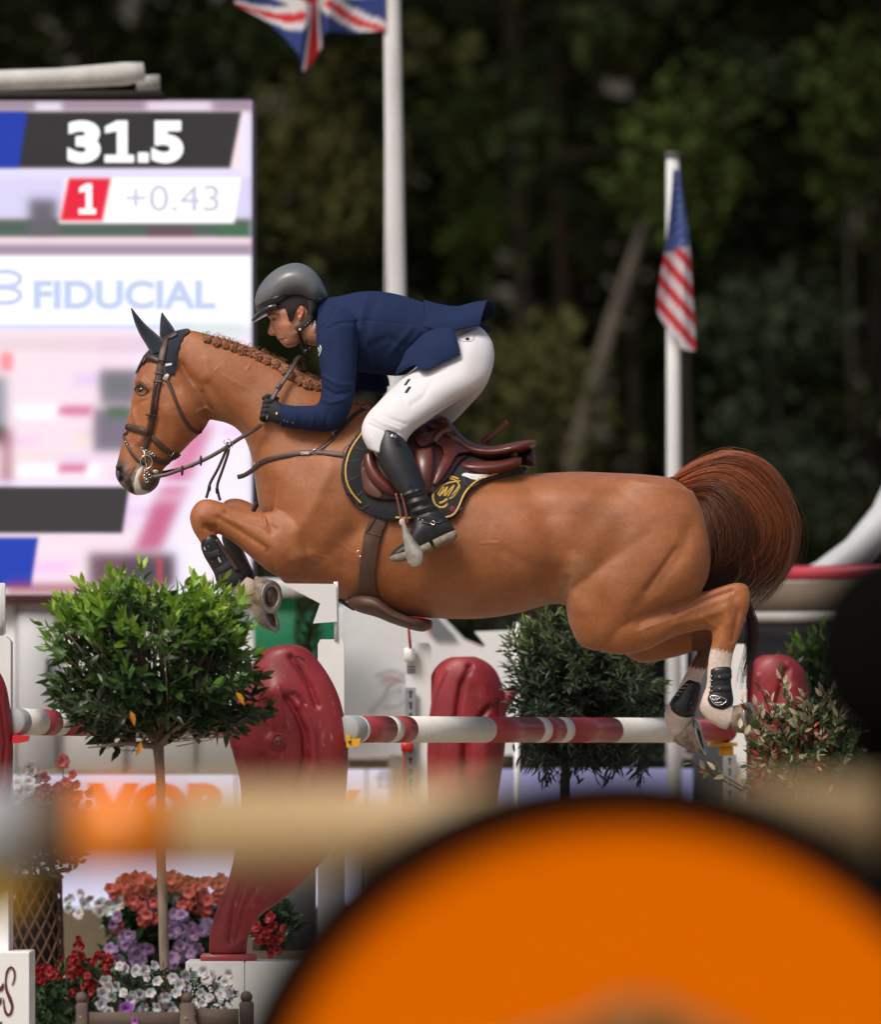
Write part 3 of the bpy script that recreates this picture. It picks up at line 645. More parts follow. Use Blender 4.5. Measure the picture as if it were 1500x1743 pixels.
h, n = onsurf(HT, 287, 623, off=.0075)
b = MB(); b.add([h + Vector(v) for v in ((-.013, -.001, .006), (.012, -.001, .009), (.012, -.001, .001), (-.012, -.001, -.003))], [(0, 1, 2, 3)]); b.link('badge', M['whitecloth'], bn, smooth=False)

# ---------------------------------------------------------------- bridle
br = empty('bridle', label='brown leather bridle with steel bit and reins on the horse head', cat='bridle')
def S(nm, pts, wd, th=.004, off=.001, mt='leather', parent=br, **k):
    b = MB(); strap(b, HT, pts, wd, th, off, **k); return b.link(nm, M[mt], parent)
def ringat(nm, px, py, r, w_, parent, y=None, mt='steel', sq=1.0, off=.006, tilt=0.0):
    h = onsurf(HT, px, py, off=off)[0] if y is None else P(px, py, y)
    b = MB(); N = 20; r = r / SC; b.tube([h + Vector((r * math.cos(2 * math.pi * i / N + tilt), 0, r * sq * math.sin(2 * math.pi * i / N + tilt))) for i in range(N + 1)], w_, 6, cap=False)
    return b.link(nm, M[mt], parent)
def buckle(px, py, parent, ang=0.0, s=4.5, y=None):
    h = onsurf(HT, px, py, off=.007)[0] if y is None else P(px, py, y)
    b = MB(); pts = []
    for a, c in ((-1, -.7), (1, -.7), (1, .7), (-1, .7), (-1, -.7)):
        x = (a * math.cos(ang) - c * math.sin(ang)) * s / SC; z = (a * math.sin(ang) + c * math.cos(ang)) * s / SC; pts.append(h + Vector((x, -.001, z)))
    b.tube(pts, .0013, 6); b.link('buckle', M['steel'], parent)
S('crown_strap', [(300, 561), (291, 564), (284, 578), (279, 596), (275, 618)], 13, .006, off=.0085)
S('cheek_strap', [(275, 615), (271, 640), (266, 668), (261, 700), (256, 728), (250, 752), (246, 766)], [13, 13, 12, 11, 9, 8, 7], .006, off=.004)
S('cheek_strap', [(268, 652), (262, 680), (257, 708)], 5, .004, off=.0095, mt='darkleather')
for p in ((272, 636), (270, 650), (258, 706)): S('keeper', [(p[0] - 7, p[1]), (p[0] + 7, p[1] + 1.5)], 4, .004, off=.010)
buckle(270, 652, br)
S('browband', [(239, 616), (243, 609), (256, 609), (268, 614), (280, 620)], 9, .007, off=.006)
S('throatlash', [(280, 622), (282, 640), (292, 664), (307, 701), (322, 726), (335, 736)], 6, .004, off=.004)
S('throatlash', [(335, 736), (345, 734), (352, 726)], 4, .004, off=.004)
S('keeper', [(279, 641), (287, 644)], 14, .004, off=.005, mt='dullsteel')
S('noseband', [(210.5, 727), (222, 727), (236, 731), (251, 737)], 11, .008, off=.004)
S('noseband', [(258, 742), (268, 753), (282, 765), (296, 774), (303, 775)], 10, .005, off=.004)
S('flash_strap', [(211, 735), (213, 747), (219, 762), (229, 778), (240, 789)], 5, .004, off=.003)
S('flash_strap', [(255, 775), (270, 783), (286, 789), (300, 785)], 10, .005, off=.003)
S('curb_strap', [(296, 778), (303, 782), (300, 792)], 8, .006, off=.004)
buckle(291, 769, br, .8, 5); buckle(217, 755, br, .3, 3.5)
ringat('bit_ring', 249, 786, 10, .0022, br, sq=1.15, off=.010)
b = MB(); h = onsurf(HT, 244, 784, off=.008)[0]; b.sphere(h, .013, 12, 8, (1.1, .6, .9)); b.link('bit_guard', M['rubber'], br)
b = MB(); hs = [onsurf(HT, a, c, off=.010)[0] for a, c in ((246, 767), (247, 780), (249, 796), (245, 800), (246, 812), (248, 822))]; b.tube(hs, .0024, 6); b.link('bit_shank', M['steel'], br)
for p in ((243, 764), (250, 768), (256, 770), (261, 773)): ringat('chain_link', *p, 2.6, .0011, br, off=.011)
for p in ((248, 803), (246, 811), (250, 818), (254, 811)): ringat('chain_link', *p, 2.8, .0012, br, off=.012)
h = onsurf(HT, 263, 803, off=.008)[0]; b = MB(); b.sphere(h, .012, 10, 8, (1.1, .35, .7)); b.link('curb_hook', M['dullsteel'], br)
rein = [(259, 812), (283, 808), (308, 799), (331, 790), (359, 777), (386, 761), (409, 746), (430, 734), (446, 722)]
ry = [-.085, -.09, -.10, -.105, -.11, -.115, -.125, -.14, -.155]
b = MB(); strap(b, None, rein, 7, .004, pts_y=ry, sn=(0, -1, .25)); b.link('rein', M['leather'], br)
b = MB(); strap(b, None, [(268, 806), (300, 800), (330, 792)], 6, .004, pts_y=[.06, .05, .03]); b.link('rein', M['leather'], br)
for px_, py_ in ((310, 801), (342, 784)):
    b = MB(); c = P(px_, py_, -.107); b.sphere(c, .018, 14, 8, (.34, .5, 1.15)); b.link('rein_stop', M['leather'], br)
b = MB(); strap(b, None, [(462, 682), (474, 661), (488, 641), (500, 622), (506, 611), (512, 609), (518, 616), (521, 630)], 8, .004, pts_y=[-.165, -.15, -.13, -.10, -.06, -.04, -.02, .02], sn=(-.3, -1, .2)); b.link('rein', M['leather'], br)
b = MB(); strap(b, None, [(473, 662), (478, 654)], 10, .007, pts_y=[-.152, -.146]); b.link('keeper', M['leather'], br)

# ---------------------------------------------------------------- breastplate with martingale
bp_ = empty('breastplate', label='slim brown leather breastplate strap across the shoulder of the horse', cat='breastplate')
b = MB(); strap(b, None, [(405, 812), (416, 809), (430, 800), (442, 789)], 8, .004, pts_y=[-.16, -.175, -.19, -.2]); b.link('chest_strap', M['leather'], bp_)
S('chest_strap', [(432, 797), (448, 786), (470, 779), (500, 773), (538, 770), (575, 774), (622, 780)], 9, .004, parent=bp_, off=.002)
S('wither_strap', [(538, 770), (556, 757), (575, 738), (598, 712), (618, 697), (634, 690)], 8, .004, parent=bp_, off=.002)
ringat('ring', 538, 771, 5, .0016, bp_); buckle(438, 791, bp_, 1.0, 5); buckle(574, 739, bp_, .7, 6); buckle(611, 778, bp_, 0, 5)
for i, ch in enumerate('CWD'):
    hh = onsurf(HT, 514 + 5.2 * i, 771.5, off=.0075)[0]; pxy = topx(np.array([hh]))[0]
    text('lettering', ch, 514 + 5.2 * i, 771.5, hh.y - .0015, 4.2, M['whitecloth'], bp_, bold=.0006)
mg = [([(388, 752), (384, 768), (371, 798), (358, 822), (354, 838), (351, 848)], 5), ([(390, 756), (388, 772), (378, 802), (370, 826), (372, 842), (375, 852)], 5)]
for pts, wd in mg:
    b = MB(); strap(b, None, pts, wd, .003, pts_y=[-.12] * len(pts), sn=(.4, -1, 0)); b.link('martingale_strap', M['leather'], bp_)
    c = pts[3]; b = MB(); c0 = P(c[0] - 1, c[1] + 8, -.124); b.sphere(c0, .012, 10, 8, (.45, .5, 1.3)); b.link('strap_end', M['black'], bp_)
ringat('ring', 387, 752, 6, .0014, bp_, y=-.13, sq=.8); ringat('ring', 391, 758, 5, .0012, bp_, y=-.125, sq=1.2)
b = MB(); strap(b, None, [(438, 856), (434, 864), (430, 874)], 8, .008, pts_y=[.02, .02, .02]); b.link('strap_end', M['black'], bp_)

# ---------------------------------------------------------------- saddle cloth, saddle, girth
pad = empty('saddle_pad', label='black quilted saddle pad with gold piping under the saddle', cat='saddle pad')
pad_poly = [(640, 705), (614, 738), (597, 762), (587, 786), (583, 806), (587, 830), (598, 850), (616, 866), (645, 880), (680, 887), (730, 888), (766, 885), (780, 874), (789, 855), (800, 838), (818, 826), (850, 816), (885, 808), (905, 800), (907, 790), (880, 770), (830, 745), (760, 700)]
shell('quilted_cloth', horse_me, pad_poly, .006, .012, M['padblack'], pad, snap=6, sm=3, puff=.010)
M['seam'] = mat('seam_black', (.06, .06, .066), rough=.8)
# quilt seams (hexagons) as fine raised cord
r_ = 15
def hexcell(cx, cy):
    hexs = MB()
    pts = [(cx + r_ * math.cos(R(60 * k + 30)), cy + r_ * math.sin(R(60 * k + 30))) for k in range(5)]
    strap(hexs, HT, pts, 1.5, .0012, off=.0282, sub=3); hexs.link('quilt_seam', M['seam'], pad)
for cx, cy in ((600, 775), (598, 802), (604, 829), (620, 852), (617, 756), (801, 822), (775, 860)): hexcell(cx, cy)
for g in ([(616, 742), (601, 764), (592, 786), (589, 806), (593, 828), (603, 845), (617, 857)], [(676, 881), (690, 882.5), (702, 882)], [(758, 883), (772, 879), (781, 866), (788, 849), (798, 836), (815, 824), (845, 816), (875, 808), (903, 799)]):
    S('gold_piping', g, 3.4, .003, off=.0265, mt='gold', parent=pad)
em = [([(779, 823), (768, 819), (757, 820), (748, 827), (741, 836), (737, 846), (739, 858), (747, 866), (757, 866), (762, 861)], 4.2), ([(740, 842), (750, 833), (764, 828), (782, 826)], 3.2),
      ([(764, 822), (772, 824), (779, 830), (781, 836)], 3), ([(745, 847), (750, 837), (755, 834), (752, 842), (747, 849)], 2.6), ([(748, 849), (755, 842), (761, 834), (758, 842), (755, 849)], 2.6),
      ([(757, 849), (764, 840), (772, 832), (767, 842), (761, 850)], 2.6), ([(780, 833), (774, 842), (766, 851), (765, 854)], 2.6), ([(781, 836), (775, 846), (767, 854)], 2.2), ([(748, 860), (755, 858), (761, 853)], 4)]
for pts, wd in em: S('embroidery', pts, wd, .0025, off=.0262, mt='emblem', parent=pad)
for pts in ([(784, 817), (792, 819), (802, 823), (812, 824)], [(786, 815), (800, 819), (818, 822), (824, 821)], [(790, 815), (806, 818), (830, 818)]): S('wing_embroidery', pts, 4.5, .0025, off=.0265, mt='whitecloth', parent=pad)
h, n = onsurf(HT, 771, 871, off=.026); MB().sphere(h, .013, 12, 8, (1, .3, 1.1)).link('badge', M['crimson'], pad)

gi = empty('girth', label='brown leather stud girth around the belly of the horse', cat='girth')
shell('girth_strap', horse_me, [(648, 852), (656, 846), (672, 850), (664, 878), (652, 905), (643, 945), (640, 985), (647, 1015), (668, 1040), (700, 1056), (700, 1068), (640, 1052), (594, 1034), (593, 1026), (604, 1010), (612, 990), (616, 955), (624, 905), (636, 880)], .004, .007, M['girth'], gi, snap=6, sm=2, puff=.004)
b = MB(); b.loft([(592, 1018, 593, 1032, .10), (612, 1010, 612, 1042, .17), (640, 1012, 640, 1050, .20), (668, 1035, 665, 1060, .20), (695, 1048, 692, 1069, .19), (718, 1052, 717, 1075, .16), (732, 1055, 731, 1071, .10), (736, 1058, 736, 1066, .05)], seg=40, sub=6, p=.8)
b.link('belly_guard', M['girth'], gi)
S('elastic', [(633, 868), (645, 872), (657, 874)], 3, .003, off=.016, mt='darkleather', parent=gi); S('seam', [(655, 852), (640, 885), (628, 907)], 1.2, .002, off=.016, mt='darkleather', parent=gi)
S('seam', [(626, 906), (640, 909), (652, 912)], 1.4, .002, off=.016, mt='darkleather', parent=gi)
ringat('ring', 614, 941, 5, .0014, gi, off=.012)
b = MB(); strap(b, None, [(575, 1019), (592, 1030), (604, 1037)], 7, .006, pts_y=[-.02, -.03, -.03]); b.link('martingale_strap', M['black'], gi)

sd = empty('saddle', label='oxblood leather jumping saddle with raised seat beneath the rider', cat='saddle')
b = MB(); b.loft([(716, 728, 728, 762, .05), (727, 715, 742, 768, .085), (742, 708, 757, 776, .115), (760, 710, 770, 780, .13), (776, 728, 786, 785, .135), (792, 745, 805, 787, .14), (812, 756, 822, 787, .15), (838, 759, 842, 785, .17),
            (866, 755, 866, 780, .185), (892, 750, 888, 774, .175), (908, 749, 904, 765, .14), (914, 751, 912, 759, .09)], seg=40, sub=6, p=.9)
seat_me = remeshed(b, .0045, 5); sculpt(seat_me, [([(766, 716), (774, 742), (790, 770), (812, 781)], 2.6, -.004, 0), ([(800, 786), (850, 784), (898, 768)], 2.5, -.005, 0), ([(780, 745), (800, 765), (850, 768), (900, 757)], 8, .003, 0)])
seat = link('seat', seat_me, M['redleather'], sd); ST = bvh(seat_me)
for s in (-1, 1):
    b = MB(); b.loft([(772, 782, 775, 800, .04, s * .14), (790, 784, 793, 809, .075, s * .15), (815, 785, 815, 812, .085, s * .155), (848, 784, 848, 809, .085, s * .15), (875, 779, 878, 798, .075, s * .135), (888, 777, 888, 790, .04, s * .12)], seg=28, sub=6)
    b.link('panel', M['redleather'], sd)
b = MB(); b.loft([(880, 774, 888, 792, .09), (895, 768, 902, 796, .12), (905, 765, 911, 794, .10), (910, 768, 913, 784, .04)], seg=24, sub=5); b.link('cantle_panel', M['darkleather'], sd)
flap = [(618, 782), (612, 798), (613, 815), (622, 832), (640, 846), (660, 852), (700, 852), (728, 846), (745, 836), (762, 820), (776, 800), (790, 786), (775, 760), (760, 735), (738, 716), (700, 712), (660, 735), (635, 765)]
shell('saddle_flap', horse_me, flap, .030, .006, M['darkleather'], sd, side=-1, snap=6, sm=3, puff=.006)
shell('saddle_flap', horse_me, flap, .030, .006, M['darkleather'], sd, side=1, snap=6, sm=3)
shell('forward_flap', horse_me, [(614, 800), (613, 812), (618, 828), (630, 842), (648, 850), (655, 842), (640, 815), (626, 795)], .036, .005, mat('tan_flap', (.10, .035, .022), rough=.45, var=.15, vscale=20), sd, side=-1, snap=6, sm=2, puff=.006)
b = MB(); b.loft([(619, 774, 634, 768, .02, -.27), (620, 795, 640, 788, .028, -.285), (632, 820, 652, 808, .03, -.30), (652, 838, 668, 824, .028, -.31), (672, 846, 684, 835, .018, -.31)], seg=18, sub=5); b.link('knee_roll', M['redleather'], sd)
b = MB(); b.loft([(705, 765, 735, 762, .012, -.26), (706, 790, 738, 785, .022, -.29), (708, 820, 736, 812, .022, -.31), (718, 845, 732, 835, .012, -.315)], seg=18, sub=5); b.link('thigh_block', M['redleather'], sd)
shell('skirt_flap', horse_me, [(700, 762), (720, 755), (742, 752), (762, 758), (790, 782), (795, 788), (775, 790), (765, 800), (757, 815), (745, 830), (736, 835), (742, 810), (750, 790), (742, 775), (725, 770), (712, 776)], .044, .006, M['redleather'], sd, side=-1, snap=6, sm=2, puff=.01)
S('flap_piping', [(716, 770), (728, 757), (745, 755), (762, 764), (786, 784)], 3, .004, off=.060, mt='stitch', parent=sd)
for pts, ys in (([(820, 752), (832, 745), (848, 733), (864, 718)], [.02, .01, 0, -.01]), ([(828, 760), (831, 750), (829, 740)], [.03, .03, .03])):
    b = MB(); strap(b, None, pts, 9, .004, pts_y=ys, sn=(.4, -1, .5)); b.link('loose_strap', M['stitch'], sd)
b = MB(); strap(b, None, [(740, 752), (748, 740), (758, 733), (769, 730)], 8, .004, pts_y=[-.20, -.19, -.175, -.16], sn=(.2, -1, .3)); b.link('loose_strap', M['stitch'], sd)
for p in ((755, 718), (764, 740)):
    h, n = onsurf(ST, *p, off=.001); MB().sphere(h, .003, 8, 6).link('saddle_nail', M['steel'], sd)
b = MB()
for q in ([(674, 840), (680, 866), (684, 890)], [(683, 840), (690, 866), (694, 892)]): strap(b, None, q, 4, .004, pts_y=[-.40, -.405, -.41])
b.link('stirrup_leather', M['stitch'], sd)
st = [(684, 884, 690, 884, .012), (684, 896, 692, 894, .014), (686, 915, 701, 912, .016), (688, 928, 710, 924, .018), (690, 945, 720, 938, .018), (695, 958, 720, 954, .016), (702, 965, 714, 963, .010)]
b = MB(); b.loft([(*q, -.43) for q in st], seg=18, sub=6)
b.link('stirrup', mat('worn_aluminium', (.62, .60, .57), rough=.42, metal=.5, var=.35, vscale=25, var2=(.30, .26, .21)), sd)
b = MB(); b.sphere(P(684, 889, -.43), .010, 12, 8, (1, .8, 1.4)); b.link('stirrup_eye', mat('pink_cap', (.6, .42, .38), rough=.5), sd)

# ---------------------------------------------------------------- the rider
pb = MB()
torso = [(556, 507, 540, 562, .075), (580, 504, 545, 592, .14), (612, 497, 562, 620, .185), (645, 496, 602, 632, .19), (680, 502, 642, 637, .18), (715, 513, 678, 640, .165), (750, 524, 702, 634, .16), (780, 540, 715, 628, .17)]
hips = [(770, 540, 700, 622, .16), (800, 548, 705, 630, .175), (828, 566, 716, 645, .18), (838, 600, 740, 660, .17), (828, 640, 770, 672, .13)]
thigh = [(818, 556, 732, 600, .10, -.07), (838, 582, 708, 625, .12, -.10), (841, 616, 692, 638, .125, -.13), (826, 652, 676, 653, .118, -.17), (776, 684, 656, 672, .10, -.215), (735, 712, 641, 688, .088, -.25),
         (704, 735, 627, 703, .078, -.28), (692, 752, 617, 722, .070, -.30), (686, 768, 616, 742, .062, -.315), (682, 788, 626, 764, .055, -.325), (684, 806, 642, 786, .05, -.335)]
uarm = [(552, 520, 606, 528, .05, -.12), (541, 542, 612, 552, .068, -.165), (538, 567, 610, 578, .066, -.19), (541, 601, 608, 612, .062, -.21), (546, 635, 606, 645, .060, -.22), (547, 662, 602, 682, .058, -.222), (543, 684, 592, 708, .054, -.22), (532, 691, 574, 733, .050, -.215)]
farm = [(548, 688, 592, 715, .045, -.218), (530, 690, 566, 734, .050, -.212), (511, 691, 530, 733, .047, -.198), (494, 690, 503, 730, .042, -.182), (478, 687, 478, 726, .037, -.165)]
lshin = [(646, 733, 684, 743, .050, -.325), (641, 755, 694, 757, .056, -.335), (642, 776, 702, 772, .058, -.345), (650, 797, 713, 797, .057, -.355), (661, 815, 721, 820, .053, -.362), (674, 835, 727, 838, .048, -.37), (688, 852, 733, 856, .044, -.375), (697, 868, 744, 870, .042, -.38), (700, 882, 752, 884, .042, -.382)]
lfoot = [(664, 945, 667, 953, .020, -.385), (672, 935, 678, 952, .034, -.385), (688, 922, 698, 948, .040, -.385), (700, 902, 716, 940, .042, -.385), (708, 880, 735, 930, .042, -.385), (728, 874, 752, 920, .040, -.385), (750, 877, 768, 910, .037, -.385), (766, 888, 777, 906, .028, -.385)]
far_thigh = [(q[0], q[1], q[2], q[3], q[4], -q[5]) for q in thigh]
far_thigh = [(820, 560, 755, 615, .08, .07), (838, 590, 742, 652, .10, .10), (838, 628, 730, 674, .10, .14), (824, 662, 716, 696, .09, .18), (796, 694, 694, 706, .085, .22), (768, 722, 655, 698, .085, .26), (735, 745, 640, 712, .075, .29), (700, 765, 632, 735, .065, .31), (690, 800, 640, 775, .05, .33)]
far_uarm = [(560, 520, 606, 528, .05, .12), (560, 550, 622, 560, .066, .165), (578, 590, 640, 600, .062, .19), (600, 622, 660, 640, .055, .2), (620, 642, 664, 658, .05, .2)]
far_farm = [(652, 650, 660, 662, .03, .2), (644, 640, 652, 671, .045, .2), (608, 634, 612, 668, .048, .19), (560, 646, 565, 684, .045, .18), (520, 664, 525, 698, .04, .165), (492, 678, 494, 710, .035, .15)]
IN = .02
for q in (torso, hips): pb.loft(q, seg=24, inset=IN)
for q in (thigh, uarm, farm, lshin, lfoot, far_thigh, far_uarm, far_farm): pb.loft(q, seg=18, inset=IN)
pb.loft(lshin, seg=18, inset=IN, mirror=True); pb.loft(lfoot, seg=18, inset=IN, mirror=True)
# neck and head
pb.loft([(500, 572, 542, 528, .048), (512, 582, 549, 533, .050), (530, 588, 560, 532, .058), (550, 590, 575, 530, .07)], seg=24, sub=5)
pb.loft([(462, 508, 540, 492, .060), (457, 520, 546, 505, .074), (455.5, 530, 547, 517, .077), (455, 537, 546, 525, .078), (460.5, 545, 545, 532, .074), (463.5, 552, 541, 541, .069), (465, 560, 536, 552, .066), (470, 570, 528, 563, .061), (473, 574, 524, 568, .058), (477, 581, 517, 575, .048), (484, 589, 511, 582, .036), (492, 592, 503, 589, .018)], seg=40, sub=6, p=.93)
pb.loft([(460.5, 543, 468, 543, .008), (459.5, 551, 470, 549, .011), (457.5, 559, 471, 556, .0135), (456, 565.5, 473, 562, .016), (459.5, 571, 475, 567, .016), (467, 572, 475, 570, .010)], seg=18, sub=5)
pb.loft([(471, 572, 480, 572, .020), (471.5, 576.5, 481, 575, .020), (475, 579, 483, 578, .017)], seg=14, sub=4)
pb.loft([(476.5, 580.5, 486, 580.5, .018), (478, 584, 487, 583, .017), (483, 586, 488, 586, .012)], seg=14, sub=4)
person_me = remeshed(pb, .0031, smooth=3)
sculpt(person_me, [([(464, 545), (470, 544)], 3.2, -.004, 0), ([(458, 538), (466, 536), (474, 538)], 2.6, .003, 0), ([(472, 567), (475, 571)], 1.6, -.003, 0), ([(477, 580), (482, 578), (487, 577)], 1.3, -.0028, 0), ([(474, 560), (479, 570), (484, 577)], 2.6, -.0025, 0),
                   ([(479, 552), (490, 553)], 8, .003, 0), ([(490, 572), (500, 566)], 8, -.003, 0), ([(487, 588)], 5, .002, 0), ([(505, 582), (518, 568), (524, 552)], 3, .003, 0), ([(466, 566)], 2.2, .002, 0)])
co = coords(person_me); q = topx(co); C = np.repeat(np.array([[.56, .27, .17]]), len(co), 0)
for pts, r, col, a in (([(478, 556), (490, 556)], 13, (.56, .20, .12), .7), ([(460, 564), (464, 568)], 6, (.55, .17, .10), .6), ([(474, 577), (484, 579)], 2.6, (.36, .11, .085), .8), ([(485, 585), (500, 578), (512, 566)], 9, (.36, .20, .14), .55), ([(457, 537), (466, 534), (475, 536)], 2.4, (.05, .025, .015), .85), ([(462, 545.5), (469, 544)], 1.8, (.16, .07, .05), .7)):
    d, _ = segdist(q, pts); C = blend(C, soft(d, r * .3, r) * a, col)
vcol(person_me, C)
rider = link('person', person_me, M['skin'], label='rider in navy jacket and white breeches crouched forward over the galloping horse', cat='person')
PT = bvh(person_me)
for s in (-1, 1):
    h, n = onsurf(PT, 466, 545, far=(s > 0)); MB().sphere(h - n * .0030 + Vector((0, 0, 0)), .0074, 12, 8, (1, 1, .6)).link('eye', M['eye'] if False else mat('rider_eye', (.03, .02, .016), rough=.1) if s < 0 else bpy.data.materials['rider_eye'], rider)
    b = MB(); ps = [onsurf(PT, a, c, off=.0006, far=(s > 0))[0] for a, c in catmull([(461.5, 544), (465, 541.8), (470, 543.5)], 4)]; b.tube(ps, .0013, 6); b.link('eyelid', mat('lid', (.22, .09, .06), rough=.5) if s < 0 else bpy.data.materials['lid'], rider)
    b = MB(); y0 = s * .072
    b.loft([(508, 519, 514, 519, .006, y0), (504, 525, 518, 523, .010, y0), (503.5, 531, 519, 529, .011, y0), (506, 538, 517, 536, .010, y0), (508, 544, 514, 543, .008, y0), (510, 547, 513, 546, .004, y0)], seg=18, sub=5)
    em_ = remeshed(b, .0018, 2); sculpt(em_, [([(509, 526), (512, 531), (510, 536)], 2.4, -.005, 0)])
    vcol(em_, np.repeat(np.array([[.56, .19, .11]]), len(em_.vertices), 0)); link('ear', em_, M['skin'], rider)
shell('hair', person_me, [(470, 505), (520, 500), (548, 510), (549, 545), (540, 552), (530, 548), (524, 530), (516, 520), (508, 521), (503, 528), (501, 538), (497, 547), (493, 545), (490, 536), (486, 524), (478, 526), (470, 526)], .0015, .006, M['hairdark'], rider, snap=3, sm=2)
# jacket
jb = MB(); jb.loft(torso, seg=40, sub=8); 
for q in (uarm, farm, far_uarm, far_farm): jb.loft(q, seg=28, sub=7)
jb.loft([(545, 508, 536, 560, .058), (556, 505, 546, 566, .075)], seg=28, sub=4)
jacket_me = remeshed(jb, .0042, smooth=6)
sculpt(jacket_me, [([(608, 548), (607, 600), (606, 650)], 4, -.007, -1), ([(556, 560), (585, 548), (606, 552), (612, 575)], 3, -.004, -1), ([(545, 560), (560, 545), (575, 520)], 3, -.004, -1), ([(550, 640), (575, 655), (600, 655)], 3, .004, -1), ([(550, 660), (570, 672), (595, 668)], 3.4, -.005, -1),
    ([(545, 680), (562, 686), (585, 680)], 3, .004, -1), ([(560, 700), (556, 715), (552, 730)], 3, -.003, -1), ([(536, 695), (534, 712), (530, 730)], 3, .003, -1), ([(516, 694), (513, 712), (511, 728)], 2.6, -.003, -1), ([(505, 694), (503, 712), (502, 728)], 2.4, .003, -1), ([(484, 688), (484, 725)], 1.2, -.003, -1),
    ([(625, 500), (618, 530), (612, 560)], 5, .004, -1), ([(645, 505), (630, 540), (618, 580)], 7, -.004, -1), ([(690, 590), (660, 575), (630, 590)], 6, -.004, -1), ([(700, 560), (665, 600), (650, 628)], 5, .005, -1), ([(720, 570), (690, 605), (672, 632)], 4, -.005, -1), ([(740, 580), (705, 620)], 4, .004, -1), ([(630, 620), (625, 580), (620, 560)], 5, .004, -1),
    ([(556, 552), (620, 546), (700, 552), (745, 560)], 1.3, -.002, -1), ([(575, 600), (590, 640)], 7, .003, -1), ([(560, 590), (565, 640)], 6, -.003, -1), ([(660, 520), (720, 545), (760, 545)], 9, -.003, -1), ([(780, 545), (720, 530)], 7, .003, -1)])
jk = link('jacket', jacket_me, M['navy'], rider); JT = bvh(jacket_me)
# flared tails: an open arch of cloth
def sheet(name, rows, m, parent, thick=.004, sub=5):
    """rows of (px,py,y) points -> smooth cloth grid"""
    A = np.array(rows, float); a = np.stack([catmull(A[:, j], sub) for j in range(A.shape[1])], 1); a = np.stack([catmull(a[i], sub) for i in range(len(a))], 0)
    nr, nc = a.shape[:2]; vs = [P(*a[i, j]) for i in range(nr) for j in range(nc)]; fs = [(i * nc + j, i * nc + j + 1, (i + 1) * nc + j + 1, (i + 1) * nc + j) for i in range(nr - 1) for j in range(nc - 1)]
    me = bpy.data.meshes.new(name); me.from_pydata(vs, [], fs); o = link(name, me, m, parent); s = o.modifiers.new('t', 'SOLIDIFY'); s.thickness = thick; s.offset = 0; return o
sheet('jacket_tail', [
    [(722, 558, -.185), (725, 530, -.15), (722, 513, -.05), (722, 514, .06), (724, 530, .15), (722, 556, .18)],
    [(752, 563, -.195), (752, 538, -.165), (750, 521, -.05), (750, 521, .06), (752, 538, .16), (752, 562, .19)],
    [(782, 561, -.20), (782, 540, -.17), (780, 524, -.05), (780, 524, .06), (782, 540, .17), (784, 560, .2)],
    [(804, 557, -.185), (806, 536, -.16), (806, 518, -.05), (806, 517, .07), (810, 530, .15), (812, 552, .18)],
    [(817, 555, -.175), (822, 534, -.15), (829, 514, -.06), (834, 513, .06), (842, 520, .12), (844, 538, .15)]], M['navy'], jk)
sheet('jacket_tail', [[(800, 548, .04), (812, 552, .10), (800, 562, .15)], [(820, 548, .05), (830, 556, .10), (818, 566, .15)], [(828, 552, .06), (840, 556, .10), (830, 568, .15)]], M['navydark'], jk)
sheet('jacket_skirt', [
    [(690, 600, -.185), (684, 615, -.19), (676, 630, -.185), (672, 641, -.17)],
    [(715, 575, -.195), (712, 595, -.215), (708, 612, -.225), (704, 622, -.225)],
    [(740, 560, -.20), (735, 590, -.245), (727, 615, -.262), (721, 631, -.27)],
    [(764, 558, -.21), (768, 580, -.245), (768, 600, -.26), (755, 617, -.265)],
    [(772, 560, -.205), (778, 580, -.235), (782, 596, -.25), (783, 605, -.255)]], M['navy'], jk, .005)
b = MB(); strap(b, JT, [(478, 691), (477, 707), (478, 722)], 3, .003, off=.001); b.link('cuff_edge', M['navydark'], jk)
for p in ((484, 716), (490, 718), (499, 720)):
    h, n = onsurf(JT, *p, off=.001); MB().sphere(h, .0042, 10, 6, (1, .5, 1)).link('button', M['helmetdark'], jk)
pm = MB(); rr = random.Random(2)
for i in range(7):
    for j in range(5 + i // 2):
        h, n = onsurf(JT, 610 + i * 3.4 + j * .6, 552 + j * 4.2 - i * 1.2 + (i % 2) * 2, off=.0004); pm.sphere(h, .0011, 6, 4)
pm.link('perforation', mat('pale_dots', (.08, .12, .26), rough=.8), jk)
for pts in ([(542, 592), (544, 596), (541, 600)], [(545, 588), (547, 595), (543, 606)]):
    b = MB(); strap(b, JT, pts, 2.2, .001, off=.001, yg=-.18); b.link('sleeve_mark', M['whitecloth'], jk)
b = MB(); b.tube([P(536, 547, -.05), P(535, 557, -.055), P(537, 566, -.05)], .006, 8); b.link('shirt_collar', M['white'], jk)
# breeches
bb = MB(); bb.loft(hips, seg=40, sub=8)
for q in (thigh[:10], far_thigh): bb.loft(q, seg=40, sub=8, p=.97)
br_me = remeshed(bb, .0045, smooth=7)
sculpt(br_me, [([(800, 660), (740, 690), (690, 720)], 12, .004, -1), ([(700, 640), (725, 640), (760, 630)], 3, -.004, -1), ([(640, 700), (662, 712), (690, 722)], 3, -.004, -1), ([(635, 712), (655, 722), (682, 732)], 2.6, .004, -1), ([(628, 722), (650, 732), (676, 738)], 2.4, -.004, -1),
   ([(680, 660), (690, 690)], 3, -.002, -1), ([(765, 575), (800, 583), (812, 566)], 1.3, -.002, -1), ([(800, 590), (790, 640), (740, 670)], 14, .004, -1), ([(632, 745), (636, 768)], 3, .003, -1), ([(700, 690), (720, 676), (735, 650)], 5, -.003, -1)])
bre = link('breeches', br_me, M['white'], rider); BT = bvh(br_me)
